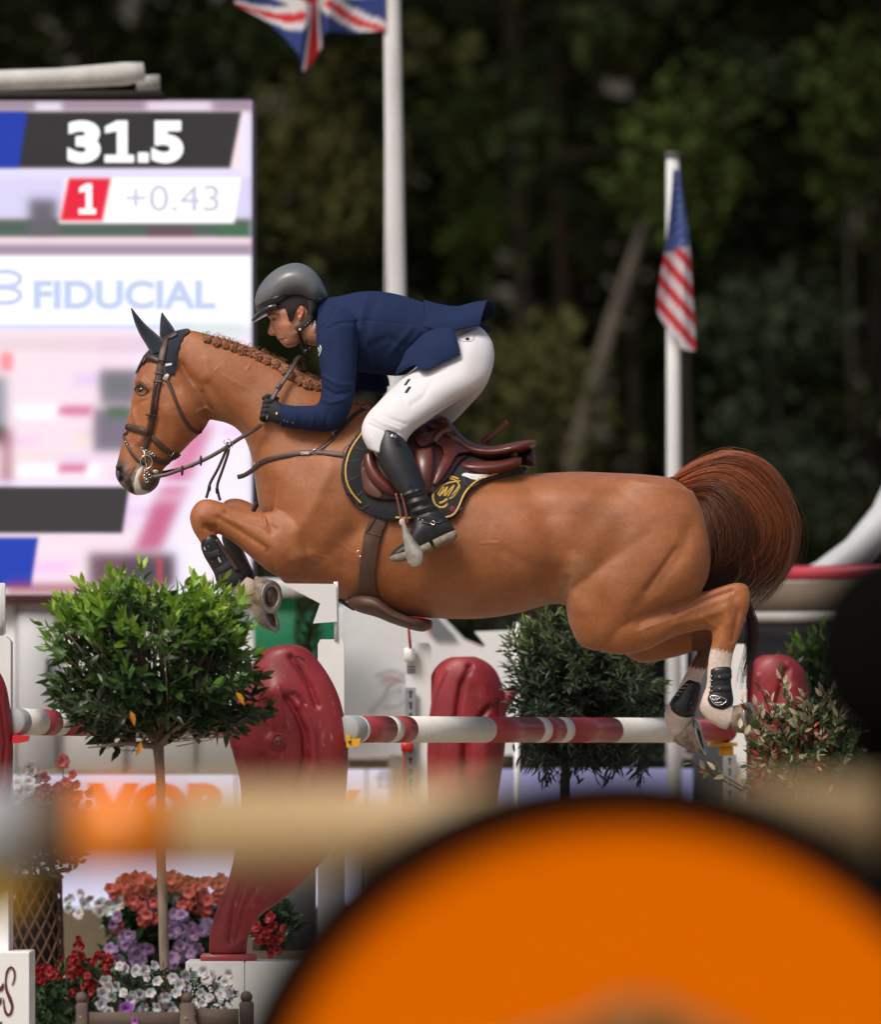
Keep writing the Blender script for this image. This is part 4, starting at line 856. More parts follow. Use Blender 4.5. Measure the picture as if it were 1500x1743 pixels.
for pts in ([(690, 656), (697, 646)], [(691, 669), (698, 659)]):
    b = MB(); strap(b, BT, pts, 5.5, .0015, off=.001); b.link('printed_mark', M['navydark'], bre)
h, n = onsurf(BT, 796, 578, off=.002); MB().sphere(h, .0075, 12, 8, (1, .5, .9)).link('button', M['black'], bre)
b = MB(); strap(b, BT, [(774, 566), (778, 578), (792, 582), (805, 580), (809, 570)], 1.3, .0015, off=.0005); b.link('pocket_seam', mat('grey_thread', (.35, .32, .36), rough=.8), bre)
b = MB(); strap(b, BT, [(832, 630), (800, 665), (750, 694), (700, 722)], 1.1, .001, off=.0004); b.link('leg_seam', bpy.data.materials['grey_thread'], bre)
# boots
for s in (-1, 1):
    b = MB(); b.loft([(650, 728, 668, 731, .035, -.32), *lshin], seg=36, sub=7, mirror=s > 0); b.loft(lfoot, seg=30, sub=7, mirror=s > 0); b.loft([(696, 860, 745, 862, .042, -.378), (704, 882, 762, 884, .042, -.384), (712, 905, 764, 900, .036, -.386)], seg=30, sub=6, mirror=s > 0)
    bm2 = remeshed(b, .0036, smooth=5)
    fold = []
    if s < 0:
        for i, yy in enumerate((836, 844, 851, 858, 864, 871)):
            x0, x1 = 686 + (yy - 836) * .55, 726 + (yy - 836) * .7
            fold.append(([(x0, yy + 8), ((x0 + x1) / 2, yy + 1), (x1, yy - 4)], 2.2, .0052 if i % 2 == 0 else -.0055, -1))
        fold += [([(700, 830), (712, 838), (722, 833)], 3, -.004, -1), ([(706, 882), (722, 874), (745, 880), (760, 886)], 1.6, -.003, -1), ([(650, 760), (668, 800), (690, 840)], 16, .003, -1), ([(690, 915), (715, 905)], 10, .003, -1)]
    sculpt(bm2, fold)
    bo = link('boot', bm2, M['boot'], rider); 
    b = MB(); b.loft([(664, 948, 666, 956, .020, s * .39), (672, 943, 678, 957, .036, s * .395), (690, 938, 700, 953, .042, s * .395), (712, 930, 722, 944, .043, s * .395), (730, 922, 738, 936, .042, s * .395)], seg=20, sub=5, p=.7); b.link('sole', M['bootsole'], bo)
    b = MB(); b.loft([(736, 919, 742, 934, .040, s * .395), (755, 910, 760, 926, .040, s * .395), (772, 903, 776, 918, .034, s * .395), (777, 903, 779, 912, .024, s * .395)], seg=20, sub=5, p=.7); b.link('heel', M['bootsole'], bo)
    if s < 0:
        T2 = bvh(bm2)
        b = MB(); strap(b, T2, [(704, 885), (716, 888), (733, 892), (750, 889), (762, 886)], 3.6, .003, off=.001); b.link('spur_strap', M['bootshell'], bo)
        b = MB(); strap(b, T2, [(736, 893), (742, 905), (747, 918)], 5, .003, off=.001); b.link('spur_strap', M['bootshell'], bo)
        h, n = onsurf(T2, 716, 886, off=.004); b = MB(); b.tube([h + Vector((.0095 * math.cos(t), -.001, .0095 * math.sin(t))) for t in [R(110 + 280 * i / 12) for i in range(13)]], .0016, 6); b.link('spur_ring', M['steel'], bo)
        h, n = onsurf(T2, 737, 890, off=.004); b = MB(); b.tube([h + Vector(v) for v in ((-.011, 0, 0), (0, 0, .008), (.011, 0, .003), (.002, 0, -.008), (-.011, 0, 0))], .0016, 6); b.link('buckle', M['steel'], bo)
        b = MB(); strap(b, T2, [(666, 741), (675, 744)], 6, .002, off=.001); b.link('boot_badge', M['steel'], bo)
        for k in range(3):
            b = MB(); strap(b, T2, [(671 + k * 1.5, 750 + k * 4), (679 + k * 1.5, 750 + k * 4)], 1.6, .002, off=.001); b.link('embossed_bar', M['bootshell'], bo)
# gloved hands gripping the reins
def hand(s, dx=0, dy=0):
    b = MB(); y = s * .155
    b.loft([(484 + dx, 690 + dy, 484 + dx, 723 + dy, .030, y), (475 + dx, 684 + dy, 474 + dx, 722 + dy, .030, y), (464 + dx, 680 + dy, 462 + dx, 718 + dy, .026, y), (455 + dx, 682 + dy, 452 + dx, 712 + dy, .020, y)], seg=20, sub=5)
    rootx = [(457, 683), (455, 691), (453, 699), (451, 707)]
    for i, (fx, fy) in enumerate(rootx):
        L = (11, 13, 12, 10)[i]; yy = y + s * .012
        pts = [P(fx + 6 + dx, fy + dy, yy), P(fx - 3 + dx, fy + 1 + dy, yy + s * .002), P(fx - 6 + dx, fy + 5 + dy, yy - s * .014), P(fx - 3 + dx, fy + L * .8 + dy, yy - s * .030), P(fx + 4 + dx, fy + L * .7 + dy, yy - s * .036)]
        b.tube([Vector(v) for v in catmull(pts, 4)], .0105 if i < 3 else .009, 10)
    pts = [P(474 + dx, 682 + dy, y - s * .01), P(464 + dx, 677 + dy, y - s * .012), P(455 + dx, 676 + dy, y - s * .006), P(449 + dx, 680 + dy, y + s * .004)]
    b.tube([Vector(v) for v in catmull(pts, 4)], .0115, 10)
    me = remeshed(b, .0026, smooth=2); o = link('glove', me, M['glove'], rider)
    return me, o
gm, go = hand(-1); GT = bvh(gm); hand(1, 18, 4)
for pts, wd in (([(455, 708), (454, 714)], 2.2), ([(471, 702), (471, 706)], 3)):
    b = MB(); strap(b, GT, pts, wd, .001, off=.001, yg=-.15); b.link('glove_mark', M['whitecloth'], go)
# helmet
hb_ = MB()
hb_.loft([(434, 512, 436, 530, .02), (436.5, 500, 445, 532, .055), (441, 489, 455, 531, .080), (452, 474, 466, 528, .098), (468, 460, 481, 519, .110), (485, 451.5, 495, 511, .116), (503, 448, 508, 510, .118), (519, 451, 518, 512, .116), (533, 460, 526, 517, .108), (545, 474, 534, 521, .095), (552, 487, 541, 521, .075), (557, 499, 548, 517, .05), (558, 504, 553, 512, .02)], seg=56, sub=8, p=.96)
hm = remeshed(hb_, .0035, smooth=6)
hel = link('helmet', hm, M['helmet'], rider); HE = bvh(hm)
b = MB(); b.loft([(470, 515, 474, 531, .092), (457, 518, 461, 534, .092), (446, 524, 449, 540, .080), (438, 532, 440, 545, .060), (431, 541, 433, 548, .035), (428, 545, 429, 548, .015)], seg=36, sub=6, p=.8); b.link('visor', M['helmetdark'], hel)
b = MB(); strap(b, HE, [(436, 523), (450, 515), (466, 508), (480, 503), (497, 504), (508, 508)], 3.5, .003, off=.0005); b.link('trim_band', M['helmetdark'], hel)
b = MB(); strap(b, HE, [(535, 512), (545, 504), (556, 497)], 2, .002, off=.0005); b.link('rear_rim', M['helmetdark'], hel)
for p in ((491, 504), (513, 507), (544, 508)):
    h, n = onsurf(HE, *p, off=.0008); MB().sphere(h, .0026, 8, 6).link('rivet', M['steel'], hel)
b = MB(); b.loft([(512, 512, 545, 515, .080), (516, 524, 545, 528, .080), (519, 536, 540, 538, .078), (522, 545, 535, 546, .074)], seg=32, sub=5); b.link('neck_guard', M['rubber'], hel)
for s in (-1, 1):
    b = MB(); strap(b, None, [(530, 538), (524, 548), (514, 556), (505, 563)], [10, 11, 12, 12], .005, pts_y=[s * .092, s * .090, s * .086, s * .08]); b.link('harness_strap', M['rubber'], hel)
    b = MB(); strap(b, None, [(509, 566), (512, 576), (516, 588), (517, 594)], 6, .004, pts_y=[s * .078, s * .066, s * .045, s * .02]); b.link('chin_strap', M['black'], hel)
b = MB(); b.sphere(P(511, 561, -.088), .0065, 14, 6, (1, .3, 1)); b.link('red_badge', mat('red_badge', (.5, .02, .03), rough=.4), hel)
b = MB(); b.sphere(P(511, 561, -.0895), .004, 14, 6, (1, .3, 1)); b.link('white_badge', M['whitecloth'], hel)
b = MB(); b.tube([P(516, 592, -.04), P(522, 586, -.045), P(520, 580, -.05)], .005, 8); b.sphere(P(521, 599, -.04), .011, 12, 8, (1, .8, 1.1)); b.sphere(P(528, 594, -.04), .008, 12, 8); b.link('chin_buckle', M['black'], hel)
for k in range(3):
    b = MB(); b.sphere(P(520 + k * 4, 554 - k * 4, -.0945), .0018, 6, 4); b.link('strap_lettering', M['whitecloth'], hel)
# ---------------------------------------------------------------- ground and far setting
M['sand'] = mat('arena_sand', (.33, .27, .19), rough=.95, var=.12, vscale=3, bump=.6, bscale=60)
M['earth'] = mat('forest_floor', (.045, .038, .022), rough=1, var=.4, vscale=1)
b = MB(); b.add([(-700, -60, 0), (700, -60, 0), (700, 46, 0), (-700, 46, 0)], [(0, 1, 2, 3)]); b.link('ground', M['sand'], smooth=False, kind='structure')
b = MB(); N = 26; vs = []; 
for j in range(14):
    for i in range(N):
        x = -700 + 1400 * i / (N - 1); y = 46 + 22 * j; z = 0 if j == 0 else min(26, 1.5 * j ** 1.35) + 2 * math.sin(x * .05 + j)*(j > 1)
        vs.append((x, y, z))
b.add(vs, [(j * N + i, j * N + i + 1, (j + 1) * N + i + 1, (j + 1) * N + i) for j in range(13) for i in range(N - 1)]); b.link('wooded_hill', M['earth'], kind='structure')

M['leaf'] = mat('leaf_green', (.05, .1, .02), rough=.38, attr='Col', trans=.22, var=.15, vscale=30)
M['farleaf'] = mat('far_foliage', (.03, .04, .015), rough=.9, spec=.1, attr='Col', var=.3, vscale=.8)
M['bark'] = mat('bark', (.16, .12, .085), rough=.9, bump=1, bscale=40, stretch=(1, 1, .25), var=.35, vscale=14)
M['darkbark'] = mat('dark_bark', (.020, .015, .011), rough=.95, bump=1, bscale=14, var=.4, vscale=3)
M['redbark'] = mat('pine_bark', (.036, .017, .011), rough=.95, bump=1, bscale=14, var=.4, vscale=3)
M['palebark'] = mat('pale_bark', (.075, .062, .048), rough=.95, bump=1, bscale=14, var=.35, vscale=3)
LV = []
for x, w_, z in ((0, .03, 0), (.28, .42, .03), (.62, .40, .01), (1, .02, -.06)):
    LV += [(x, -w_ * .5, z + w_ * .16), (x, 0, z), (x, w_ * .5, z + w_ * .16)]
LF = [(3 * i + j, 3 * i + j + 1, 3 * i + j + 4, 3 * i + j + 3) for i in range(3) for j in range(2)]
LFT = LF
def leafmat(p, d, up, L, wd):
    d = Vector(d).normalized(); s = Vector(up).cross(d); s = s.normalized() if s.length > 1e-4 else Vector((0, 1, 0)); u = d.cross(s)
    m = Matrix.Identity(4)
    for r in range(3): m[r][0] = d[r] * L; m[r][1] = s[r] * wd; m[r][2] = u[r] * L; m[r][3] = p[r]
    return m
def foliage(name, leaves, parent, nind, m=None, indname='leaf'):
    """leaves: (matrix, colour). the nind that show largest become leaf objects, the rest one part"""
    m = m or M['leaf']
    def score(l):
        mm, c = l; nrm = Vector((mm[0][2], mm[1][2], mm[2][2])).normalized(); return -mm[1][3] * .6 + abs(nrm.y) * .3 + (rng.random() * .25)
    L = sorted(leaves, key=score, reverse=True); ind, rest = L[:nind], L[nind:]
    if rest:
        v, F = batch(LV, LF, [[list(r) for r in x[0]] for x in rest]); me = fastmesh(name, v, F)
        vcol(me, np.repeat(np.array([x[1] for x in rest]), len(LV), 0)); link(name, me, m, parent, kind='stuff')
    cache = {}
    for mm, c in ind:
        k = tuple(round(math.log(max(x, 1e-3)) * 2.2) for x in c)
        if k not in cache:
            me = bpy.data.meshes.new(indname); me.from_pydata(LV, [], LF); vcol(me, np.repeat(np.array([c]), len(LV), 0)); me.materials.append(m)
            me.polygons.foreach_set('use_smooth', [True] * len(me.polygons)); cache[k] = me
        o = bpy.data.objects.new(indname, cache[k]); COL.objects.link(o); o.parent = parent; o.matrix_local = mm
rt = random.Random(3)
def rdir(): 
    z = rt.uniform(-1, 1); a = rt.uniform(0, 6.283); q = math.sqrt(1 - z * z); return Vector((q * math.cos(a), q * math.sin(a), z))

# ---------------------------------------------------------------- the wood behind
def clumps(pts, size, cols, flat=.55):
    ms = []; cc = []
    for p, c in zip(pts, cols):
        s = size * rt.uniform(.6, 1.5); ms.append([list(r) for r in leafmat(p, rdir() + Vector((0, 0, -.2)), rdir(), s, s * flat * 2)]); cc.append(c)
    v, F = batch(LV, LF, ms); return v, F, np.repeat(np.array(cc), len(LV), 0)
def farcol(z, x=0, kind=0):
    t = rt.random(); g = [(.026, .037, .013), (.033, .046, .015), (.042, .050, .016), (.028, .040, .018)][int(t * 4) % 4]
    if kind == 1: g = (.040, .058, .013)
    if kind == 2: g = (.058, .060, .018)
    if kind == 3: g = (.028, .040, .022)
    k = rt.uniform(.75, 1.2); return (g[0] * k, g[1] * k, g[2] * k)
tree_labels = {}
def tree(x, y, h, r, bark, lab, lean=0.0, kind=0, crown_from=.35, n=900, cr=2.0, csz=.34, nm='forest_tree', cat='tree', grp='trees of the wood behind the arena'):
    root = empty(nm, label=lab, cat=cat, group=grp)
    b = MB(); path = [Vector((x + lean * t * h + .12 * math.sin(t * 5 + x), y, -.2 + (h + .2) * t)) for t in [i / 9 for i in range(10)]]
    b.tube(path, [r * (1 - .75 * i / 9) for i in range(10)], 10)
    for k in range(7):
        t = rt.uniform(crown_from, .95); p = Vector((x + lean * t * h, y, h * t)); a = rt.uniform(0, 6.28); L = rt.uniform(.6, 1) * cr
        b.tube([p, p + Vector((math.cos(a) * L * .5, math.sin(a) * L * .5, L * .12)), p + Vector((math.cos(a) * L, math.sin(a) * L, L * .1))], [r * .3, r * .2, r * .06], 6)
    b.link('trunk', bark, root)
    pts = []; cs = []; cen = []
    for k in range(max(8, n // 45)):
        t = rt.uniform(crown_from, 1.0); a = rt.uniform(0, 6.28); q = cr * (1 - .55 * (t - crown_from)) * math.sqrt(rt.random())
        cen.append((Vector((x + lean * t * h + math.cos(a) * q, y + math.sin(a) * q, h * t)), rt.uniform(.35, .75), farcol(0, 0, kind)))
    for i in range(n):
        c, s, col = rt.choice(cen); d = rdir() * s * rt.random() ** .4; d.z *= .55; pts.append(c + d); k = rt.uniform(.75, 1.25); cs.append(tuple(v * k for v in col))
    v, F, C = clumps(pts, csz, cs); me = fastmesh('crown', v, F); vcol(me, C); link('crown', me, M['farleaf'], root, kind='stuff' if False else None)
def X(px, y): return P(px, 0, y).x
specs = [  # px at base, depth, height, radius, bark, lean, crown from, label
 (882, 50, 15, .115, 'darkbark', .0, .62, 'thick dark trunk rising right of the white flagpole'), (962, 54, 16, .10, 'redbark', .0, .6, 'straight reddish trunk in the middle of the dark wood'),
 (1000, 58, 15, .08, 'redbark', .005, .6, 'thinner reddish trunk right beside the straight reddish one'), (925, 60, 15, .08, 'darkbark', -.004, .6, 'slim dark trunk between the thick dark and the reddish trunk'),
 (1092, 56, 14, .075, 'palebark', .004, .55, 'greyish slim trunk left of the pole with the striped flag'), (640, 57, 14, .1, 'darkbark', .01, .4, 'dark leafy tree behind the rider helmet and flagpole'),
 (560, 62, 15, .12, 'darkbark', 0, .3, 'dense dark tree above the rider back'), (480, 55, 13, .11, 'darkbark', .01, .3, 'dense dark tree right beside the video screen'), (340, 60, 14, .11, 'darkbark', 0, .3, 'dark tree whose crown shows above the screen, right part'),
 (150, 57, 14, .11, 'darkbark', 0, .3, 'dark tree above the rolled awning'), (10, 61, 14, .11, 'darkbark', 0, .3, 'dark tree above the left end of the awning'), (760, 64, 15, .11, 'darkbark', 0, .35, 'dark tree in the gap between flagpole and thick trunk'),
 (1180, 63, 15, .1, 'darkbark', 0, .3, 'dark tree behind the striped flag'), (1280, 57, 14, .12, 'darkbark', .004, .25, 'broad dark tree right of the striped flag'), (1390, 60, 14, .1, 'redbark', -.03, .35, 'dark tree with a slanting reddish trunk near the right edge'),
 (1480, 55, 13, .12, 'darkbark', 0, .25, 'dark tree standing at the right edge of the wood'), (1600, 58, 14, .12, 'darkbark', 0, .25, 'dark tree just beyond the right edge of the view'), (-120, 56, 14, .12, 'darkbark', 0, .25, 'dark tree just beyond the left edge of the view')]
for px, y, h, r, bk, ln, cf, lab in specs:
    tree(X(px, y), y, h, r * 1.3, M[bk], lab, ln, 0, cf * (.75 if cf > .5 else .12), n=3200, cr=2.5, csz=.2)
# leaning pale trunk
root = empty('leaning_trunk', label='pale bare trunk leaning to the right in the wood', cat='tree', group='trees of the wood behind the arena')
b = MB(); b.tube([P(960, 1000, 47), P(978, 780, 47), P(1010, 660, 47.4), P(1045, 540, 47.8), P(1078, 440, 48), P(1096, 380, 48.2)], [.11, .10, .085, .07, .055, .035], 10); b.tube([P(1045, 540, 47.8), P(1075, 560, 47.6), P(1100, 520, 47.3)], [.03, .025, .01], 6); b.link('trunk', M['palebark'], root)
b = MB(); b.tube([P(1045, 540, 47.8), P(1075, 560, 47.6), P(1100, 520, 47.3)], [.03, .025, .01], 6); b.link('branch', M['palebark'], root)
def sapling(px0, py0, px1, py1, y, n, kind, lab, sz=.13):
    a = P(px0, py1, y); c = P(px1, py0, y); cx = (a.x + c.x) / 2; cz = (a.z + c.z) / 2; rx = (c.x - a.x) / 2; rz = (c.z - a.z) / 2
    root = empty('sapling', label=lab, cat='young tree', group='lighter young trees at the edge of the wood')
    b = MB(); b.tube([Vector((cx, y, 0)), Vector((cx + rx * .2, y, cz * .6)), Vector((cx, y, cz + rz * .5))], [.05, .035, .012], 8); b.link('trunk', M['darkbark'], root)
    pts = []; cs = []; cen = [(Vector((cx + rt.uniform(-1, 1) * rx * .8, y + rt.uniform(-.5, .5) * rx, cz + rt.uniform(-1, 1) * rz * .8)), rt.uniform(.4, .8) * min(rx, rz) * 2.0, farcol(0, 0, kind)) for _ in range(9)]
    for i in range(n * 2):
        q, s, col = rt.choice(cen); pts.append(q + rdir() * s * rt.random() ** .5); cs.append(col)
    v, F, C = clumps(pts, sz, cs); me = fastmesh('crown', v, F); vcol(me, C); link('crown', me, M['farleaf'], root)
sapling(1080, 140, 1230, 360, 46, 500, 1, 'fresh green young tree behind the top of the striped flag')
sapling(830, 560, 1000, 880, 45, 420, 2, 'yellow-green young tree beneath the leaning pale trunk')
sapling(760, 120, 870, 480, 50, 420, 1, 'olive green young tree between flagpole and thick dark trunk')
sapling(1210, 500, 1420, 640, 46, 420, 3, 'grey-green young tree right of the striped flag')
sapling(1230, 640, 1440, 940, 46, 420, 3, 'dull green bush low at the right behind the horse tail')
sapling(440, 120, 640, 420, 48, 450, 2, 'olive young tree between the screen and the flagpole')
sapling(1380, 60, 1500, 330, 47, 350, 1, 'green young tree high near the right edge')
sapling(590, 840, 860, 1130, 47, 500, 3, 'dull green bush behind the white van')
# dense mass far inside the wood and an unseen canopy set overhead to shade it
pts = []; cs = []
for i in range(15000):
    pts.append(Vector((rt.uniform(-22, 22), rt.uniform(66, 74), rt.uniform(0, 20)))); k = rt.uniform(.4, 1); cs.append((.075 * k, .10 * k, .045 * k))  # leaf colour raised in place of haze so the gaps are not black
v, F, C = clumps(pts, .8, cs); me = fastmesh('deep_wood', v, F); vcol(me, C); link('deep_wood', me, M['farleaf'], label='dark mass of foliage deep inside the wood', cat='wood', kind='stuff')
pts = []; cs = []
for i in range(14000):
    x = rt.uniform(-26, 26); y = rt.uniform(43, 76); pts.append(Vector((x, y, rt.uniform(11.5, 20) - (y < 48) * 0))); k = rt.uniform(.5, 1.1); cs.append((.035 * k, .05 * k, .02 * k))
v, F, C = clumps(pts, .85, cs); me = fastmesh('canopy', v, F); vcol(me, C); link('canopy', me, M['farleaf'], label='unseen closed leaf canopy high over the wood, put there to shade it', cat='wood', kind='stuff')

# ---------------------------------------------------------------- video screen
def srgb(r, g, b_): return tuple((c / 255 / 12.92 if c / 255 <= .04045 else ((c / 255 + .055) / 1.055) ** 2.4) for c in (r, g, b_))
SY = 6.0
xs = np.arange(-420, 432, 3.0); ys = np.arange(172, 1013, 3.0); GX, GY = np.meshgrid(xs, ys)
img = np.zeros(GX.shape + (3,)); img[:] = srgb(236, 214, 224)
def put(col, x0, y0, x1, y1, s=3, sk=0.0, a=1.0):
    xx = GX + sk * (GY - y0); w_ = 1 / (1 + np.exp(-(xx - x0) / s * 2)) / (1 + np.exp(-(x1 - xx) / s * 2)) / (1 + np.exp(-(GY - y0) / s * 2)) / (1 + np.exp(-(y1 - GY) / s * 2))
    img[:] = img * (1 - a * w_[..., None]) + np.array(srgb(*col)) * a * w_[..., None]
put((232, 226, 246), 240, 556, 440, 1100, 30)
for k_ in range(46): put((rt.randint(190, 250), rt.randint(150, 225), rt.randint(185, 235)), *(lambda x_, y_, w_, h_: (x_, y_, x_ + w_, y_ + h_))(rt.uniform(-420, 420), rt.uniform(570, 990), rt.uniform(25, 120), rt.uniform(5, 24)), 9, rt.uniform(-.4, .6), .55)
put((150, 130, 145), -500, 160, 440, 190, 4); put((225, 215, 230), 60, 176, 105, 190, 5); put((230, 210, 225), 250, 174, 360, 190, 6); put((225, 215, 230), -200, 176, -60, 190, 5)
put((40, 37, 40), -500, 190, 412, 288, 1.8, .2); put((12, 50, 160), -500, 190, 46, 288, 1.8, .15)
put((215, 210, 240), -500, 289, 440, 303, 3); put((222, 218, 245), 412, 200, 440, 300, 3)
put((206, 200, 232), -500, 303, 440, 372, 4); put((70, 90, 80), -500, 372, 440, 407, 4); put((95, 90, 100), 48, 338, 98, 404, 9); put((60, 100, 72), 370, 380, 440, 405, 4); put((100, 66, 80), 250, 386, 330, 404, 6)
put((252, 250, 255), 112, 303, 410, 380, 2, .15); put((222, 20, 55), 116, 303, 190, 377, 1.8, .2)
put((232, 205, 215), -500, 405, 440, 414, 3); put((150, 130, 150), -500, 416, 440, 436, 4)
put((248, 249, 255), -500, 437, 440, 556, 3); put((190, 205, 250), -500, 552, 330, 560, 3)
put((205, 215, 215), 290, 548, 420, 575, 10)
put((215, 190, 200), -500, 572, 330, 600, 6, 0, .6); put((240, 140, 150), 0, 600, 22, 632, 5); put((140, 140, 150), -40, 640, 12, 760, 10); put((60, 95, 70), -30, 725, 8, 750, 6)
put((120, 110, 125), 170, 628, 240, 690, 8); put((85, 105, 90), 172, 640, 225, 668, 9, 0, .5); put((115, 105, 122), 158, 694, 232, 770, 8); put((75, 100, 80), 180, 690, 225, 712, 7)
put((250, 245, 252), 26, 690, 110, 712, 7, -.1); put((205, 110, 150), 100, 690, 158, 708, 6, .2); put((250, 245, 252), 30, 790, 170, 812, 7, .1); put((205, 110, 150), 100, 788, 150, 806, 6, .2); put((150, 70, 90), 0, 730, 22, 830, 8, 0, .7)
put((205, 120, 155), 318, 720, 368, 850, 12, .42); put((190, 90, 130), 262, 850, 312, 940, 10, .42)
put((228, 222, 246), -500, 818, 440, 828, 4, 0, .6); put((48, 46, 48), -500, 828, 221, 908, 1.8, .15); put((14, 55, 168), -500, 914, 66, 1000, 1.8, .15)
put((105, 72, 88), 150, 940, 300, 1000, 9); put((75, 65, 80), 210, 955, 290, 1000, 8); put((150, 60, 70), 10, 992, 150, 1012, 6, 0, .8); put((175, 70, 80), 268, 948, 276, 1000, 3)
put((170, 150, 185), 424, 160, 436, 1015, 2, 0, .45)
img *= (1 + .03 * np.sin(GY * 2.094 / 2.2))[..., None]
v = np.array([P(a, c, SY) for a, c in zip(GX.ravel(), GY.ravel())]); nc = len(xs); nr = len(ys)
F = np.array([(j * nc + i, (j + 1) * nc + i, (j + 1) * nc + i + 1, j * nc + i + 1) for j in range(nr - 1) for i in range(nc - 1)])
scr = empty('video_screen', label='large outdoor video screen showing the ride time and the arena', cat='screen')
me = fastmesh('picture', v, F); vcol(me, img.reshape(-1, 3)); link('picture', me, mat('screen_picture', (1, 1, 1), attr='Col', emit=1.0), scr, smooth=False)
b = MB(); a = P(-424, 1016, SY); c = P(434, 168, SY); b.box((a.x, SY + .004, a.z), (c.x, SY + .35, c.z), .02); b.link('cabinet', mat('cabinet_grey', (.06, .06, .07), rough=.6), scr)
b = MB()
for x in (-380, -60): a = P(x, 2400, SY); b.box((a.x, SY + .10, 0), (a.x + .12, SY + .22, P(0, 1016, SY).z))
b.link('screen_legs', bpy.data.materials['cabinet_grey'], scr)
def textfit(nm, body, x0, y0, x1, y1, y, m, parent, bold=0, extr=.003, shear=0, **k):
    o = text(nm, body, 0, 0, 0, 50, m, parent, bold=bold, shear=shear, extr=extr, **k); co = coords(o.data); lo = co.min(0); hi = co.max(0); A = P(x0, y1, y); B = P(x1, y0, y)
    co[:, 0] = A.x + (co[:, 0] - lo[0]) / (hi[0] - lo[0]) * (B.x - A.x); co[:, 2] = A.z + (co[:, 2] - lo[2]) / (hi[2] - lo[2]) * (B.z - A.z); co[:, 1] = y - (co[:, 1] - lo[1]); setco(o.data, co); return o
Ew = mat('lit_white', (1, 1, 1), emit=1.0); Eg = mat('lit_grey', srgb(190, 190, 208), emit=1.0); Eb = mat('lit_pale_blue', srgb(226, 231, 247), emit=1.0); Eb2 = mat('lit_mid_blue', srgb(184, 196, 228), emit=1.0)
textfit('time_digit', '3', 115, 206, 171, 278, SY - .008, Ew, scr, bold=.0085); textfit('time_digit', '5', 258, 206, 312, 278, SY - .008, Ew, scr, bold=.0085)
def one(nm, x0, x1, y0, y1):
    w_ = x1 - x0; s = w_ * .36; xm = x0 + w_ * .60; b = MB()
    b.poly([(xm - s / 2, y0), (xm + s / 2, y0), (xm + s / 2, y1 - 13 * (y1 - y0) / 72), (x1, y1 - 13 * (y1 - y0) / 72), (x1, y1), (x0, y1), (x0, y1 - 13 * (y1 - y0) / 72), (xm - s / 2, y1 - 13 * (y1 - y0) / 72), (xm - s / 2, y0 + (y1 - y0) * .24), (x0 + 1, y0 + (y1 - y0) * .30), (x0 + 1, y0 + (y1 - y0) * .14)], SY - .011, .003); b.link(nm, Ew, scr, smooth=False)
one('time_digit', 178, 228, 206, 277); one('rank_digit', 134, 163, 313, 365)
b = MB(); b.pbox(235, 260, 253, 277, SY - .011, .003); b.link('time_point', Ew, scr, smooth=False)
textfit('time_gap', '+0.43', 214, 316, 373, 360, SY - .008, Eg, scr)
textfit('sponsor_name', 'FIDUCIAL', 54, 474, 370, 530, SY - .006, Eb, scr, bold=.012, extr=.001); textfit('sponsor_name', 'FIDUCIAL', 58, 478, 366, 526, SY - .012, Eb2, scr, bold=.004, extr=.001)
for cy in (475, 503):
    b = MB(); b.tube([P(8 + 27 * math.cos(t), cy + 13 * math.sin(t), SY - .008) for t in [R(18 * i) for i in range(21)]], .012, 4, cap=False); b.link('sponsor_emblem', Eb2, scr)
aw = empty('rolled_awning', label='rolled pale grey awning above the video screen', cat='awning')
b = MB(); b.tube([P(-420, 150, 5.7), P(-100, 140, 5.7), P(100, 134, 5.7), P(215, 126, 5.7), P(246, 122, 5.7)], [.045, .045, .046, .052, .040], 14); b.link('fabric_roll', mat('awning_cloth', (.50, .50, .48), rough=.7, var=.2, vscale=8), aw)
b = MB(); b.tube([P(232, 142, 5.9), P(272, 140, 5.9)], .034, 12); b.link('roller_end', mat('roller_metal', (.32, .32, .31), rough=.5), aw)
b = MB(); b.pbox(-424, 155, 275, 168, 6.0, .3); b.link('beam', mat('dark_beam', (.03, .028, .025), rough=.8), aw)

# ---------------------------------------------------------------- flagpoles and flags
M['pole'] = mat('white_pole', (.70, .70, .70), rough=.4, var=.06, vscale=4)
def gridcloth(name, rows, colf, parent, y, sub=10, m=None):
    A = np.array(rows, float); a = np.stack([catmull(A[:, j], sub) for j in range(A.shape[1])], 1); a = np.stack([catmull(a[i], sub) for i in range(len(a))], 0)
    nr, nc = a.shape[:2]; v = np.array([P(a[i, j, 0], a[i, j, 1], y + a[i, j, 2]) for i in range(nr) for j in range(nc)])
    F = np.array([(i * nc + j, i * nc + j + 1, (i + 1) * nc + j + 1, (i + 1) * nc + j) for i in range(nr - 1) for j in range(nc - 1)]); me = fastmesh(name, v, F)
    vcol(me, np.array([colf(j / (nc - 1), i / (nr - 1), a[i, j]) for i in range(nr) for j in range(nc)])); return link(name, me, m, parent)
M['flag'] = mat('flag_cloth', (1, 1, 1), attr='Col', rough=.8, trans=.25)
fp = empty('flagpole', label='tall white flagpole behind the rider carrying the blue, red and white crossed flag', cat='flagpole')
b = MB(); b.tube([P(688, 1950, 9), P(675, 510, 9), P(667, 0, 9), P(661, -420, 9)], [.052, .046, .042, .036], 20); b.link('mast', M['pole'], fp)
b = MB(); b.tube([P(657, 60, 8.9), P(656, 500, 8.9), P(664, 1500, 8.9)], .004, 5); b.link('halyard', M['pole'], fp)
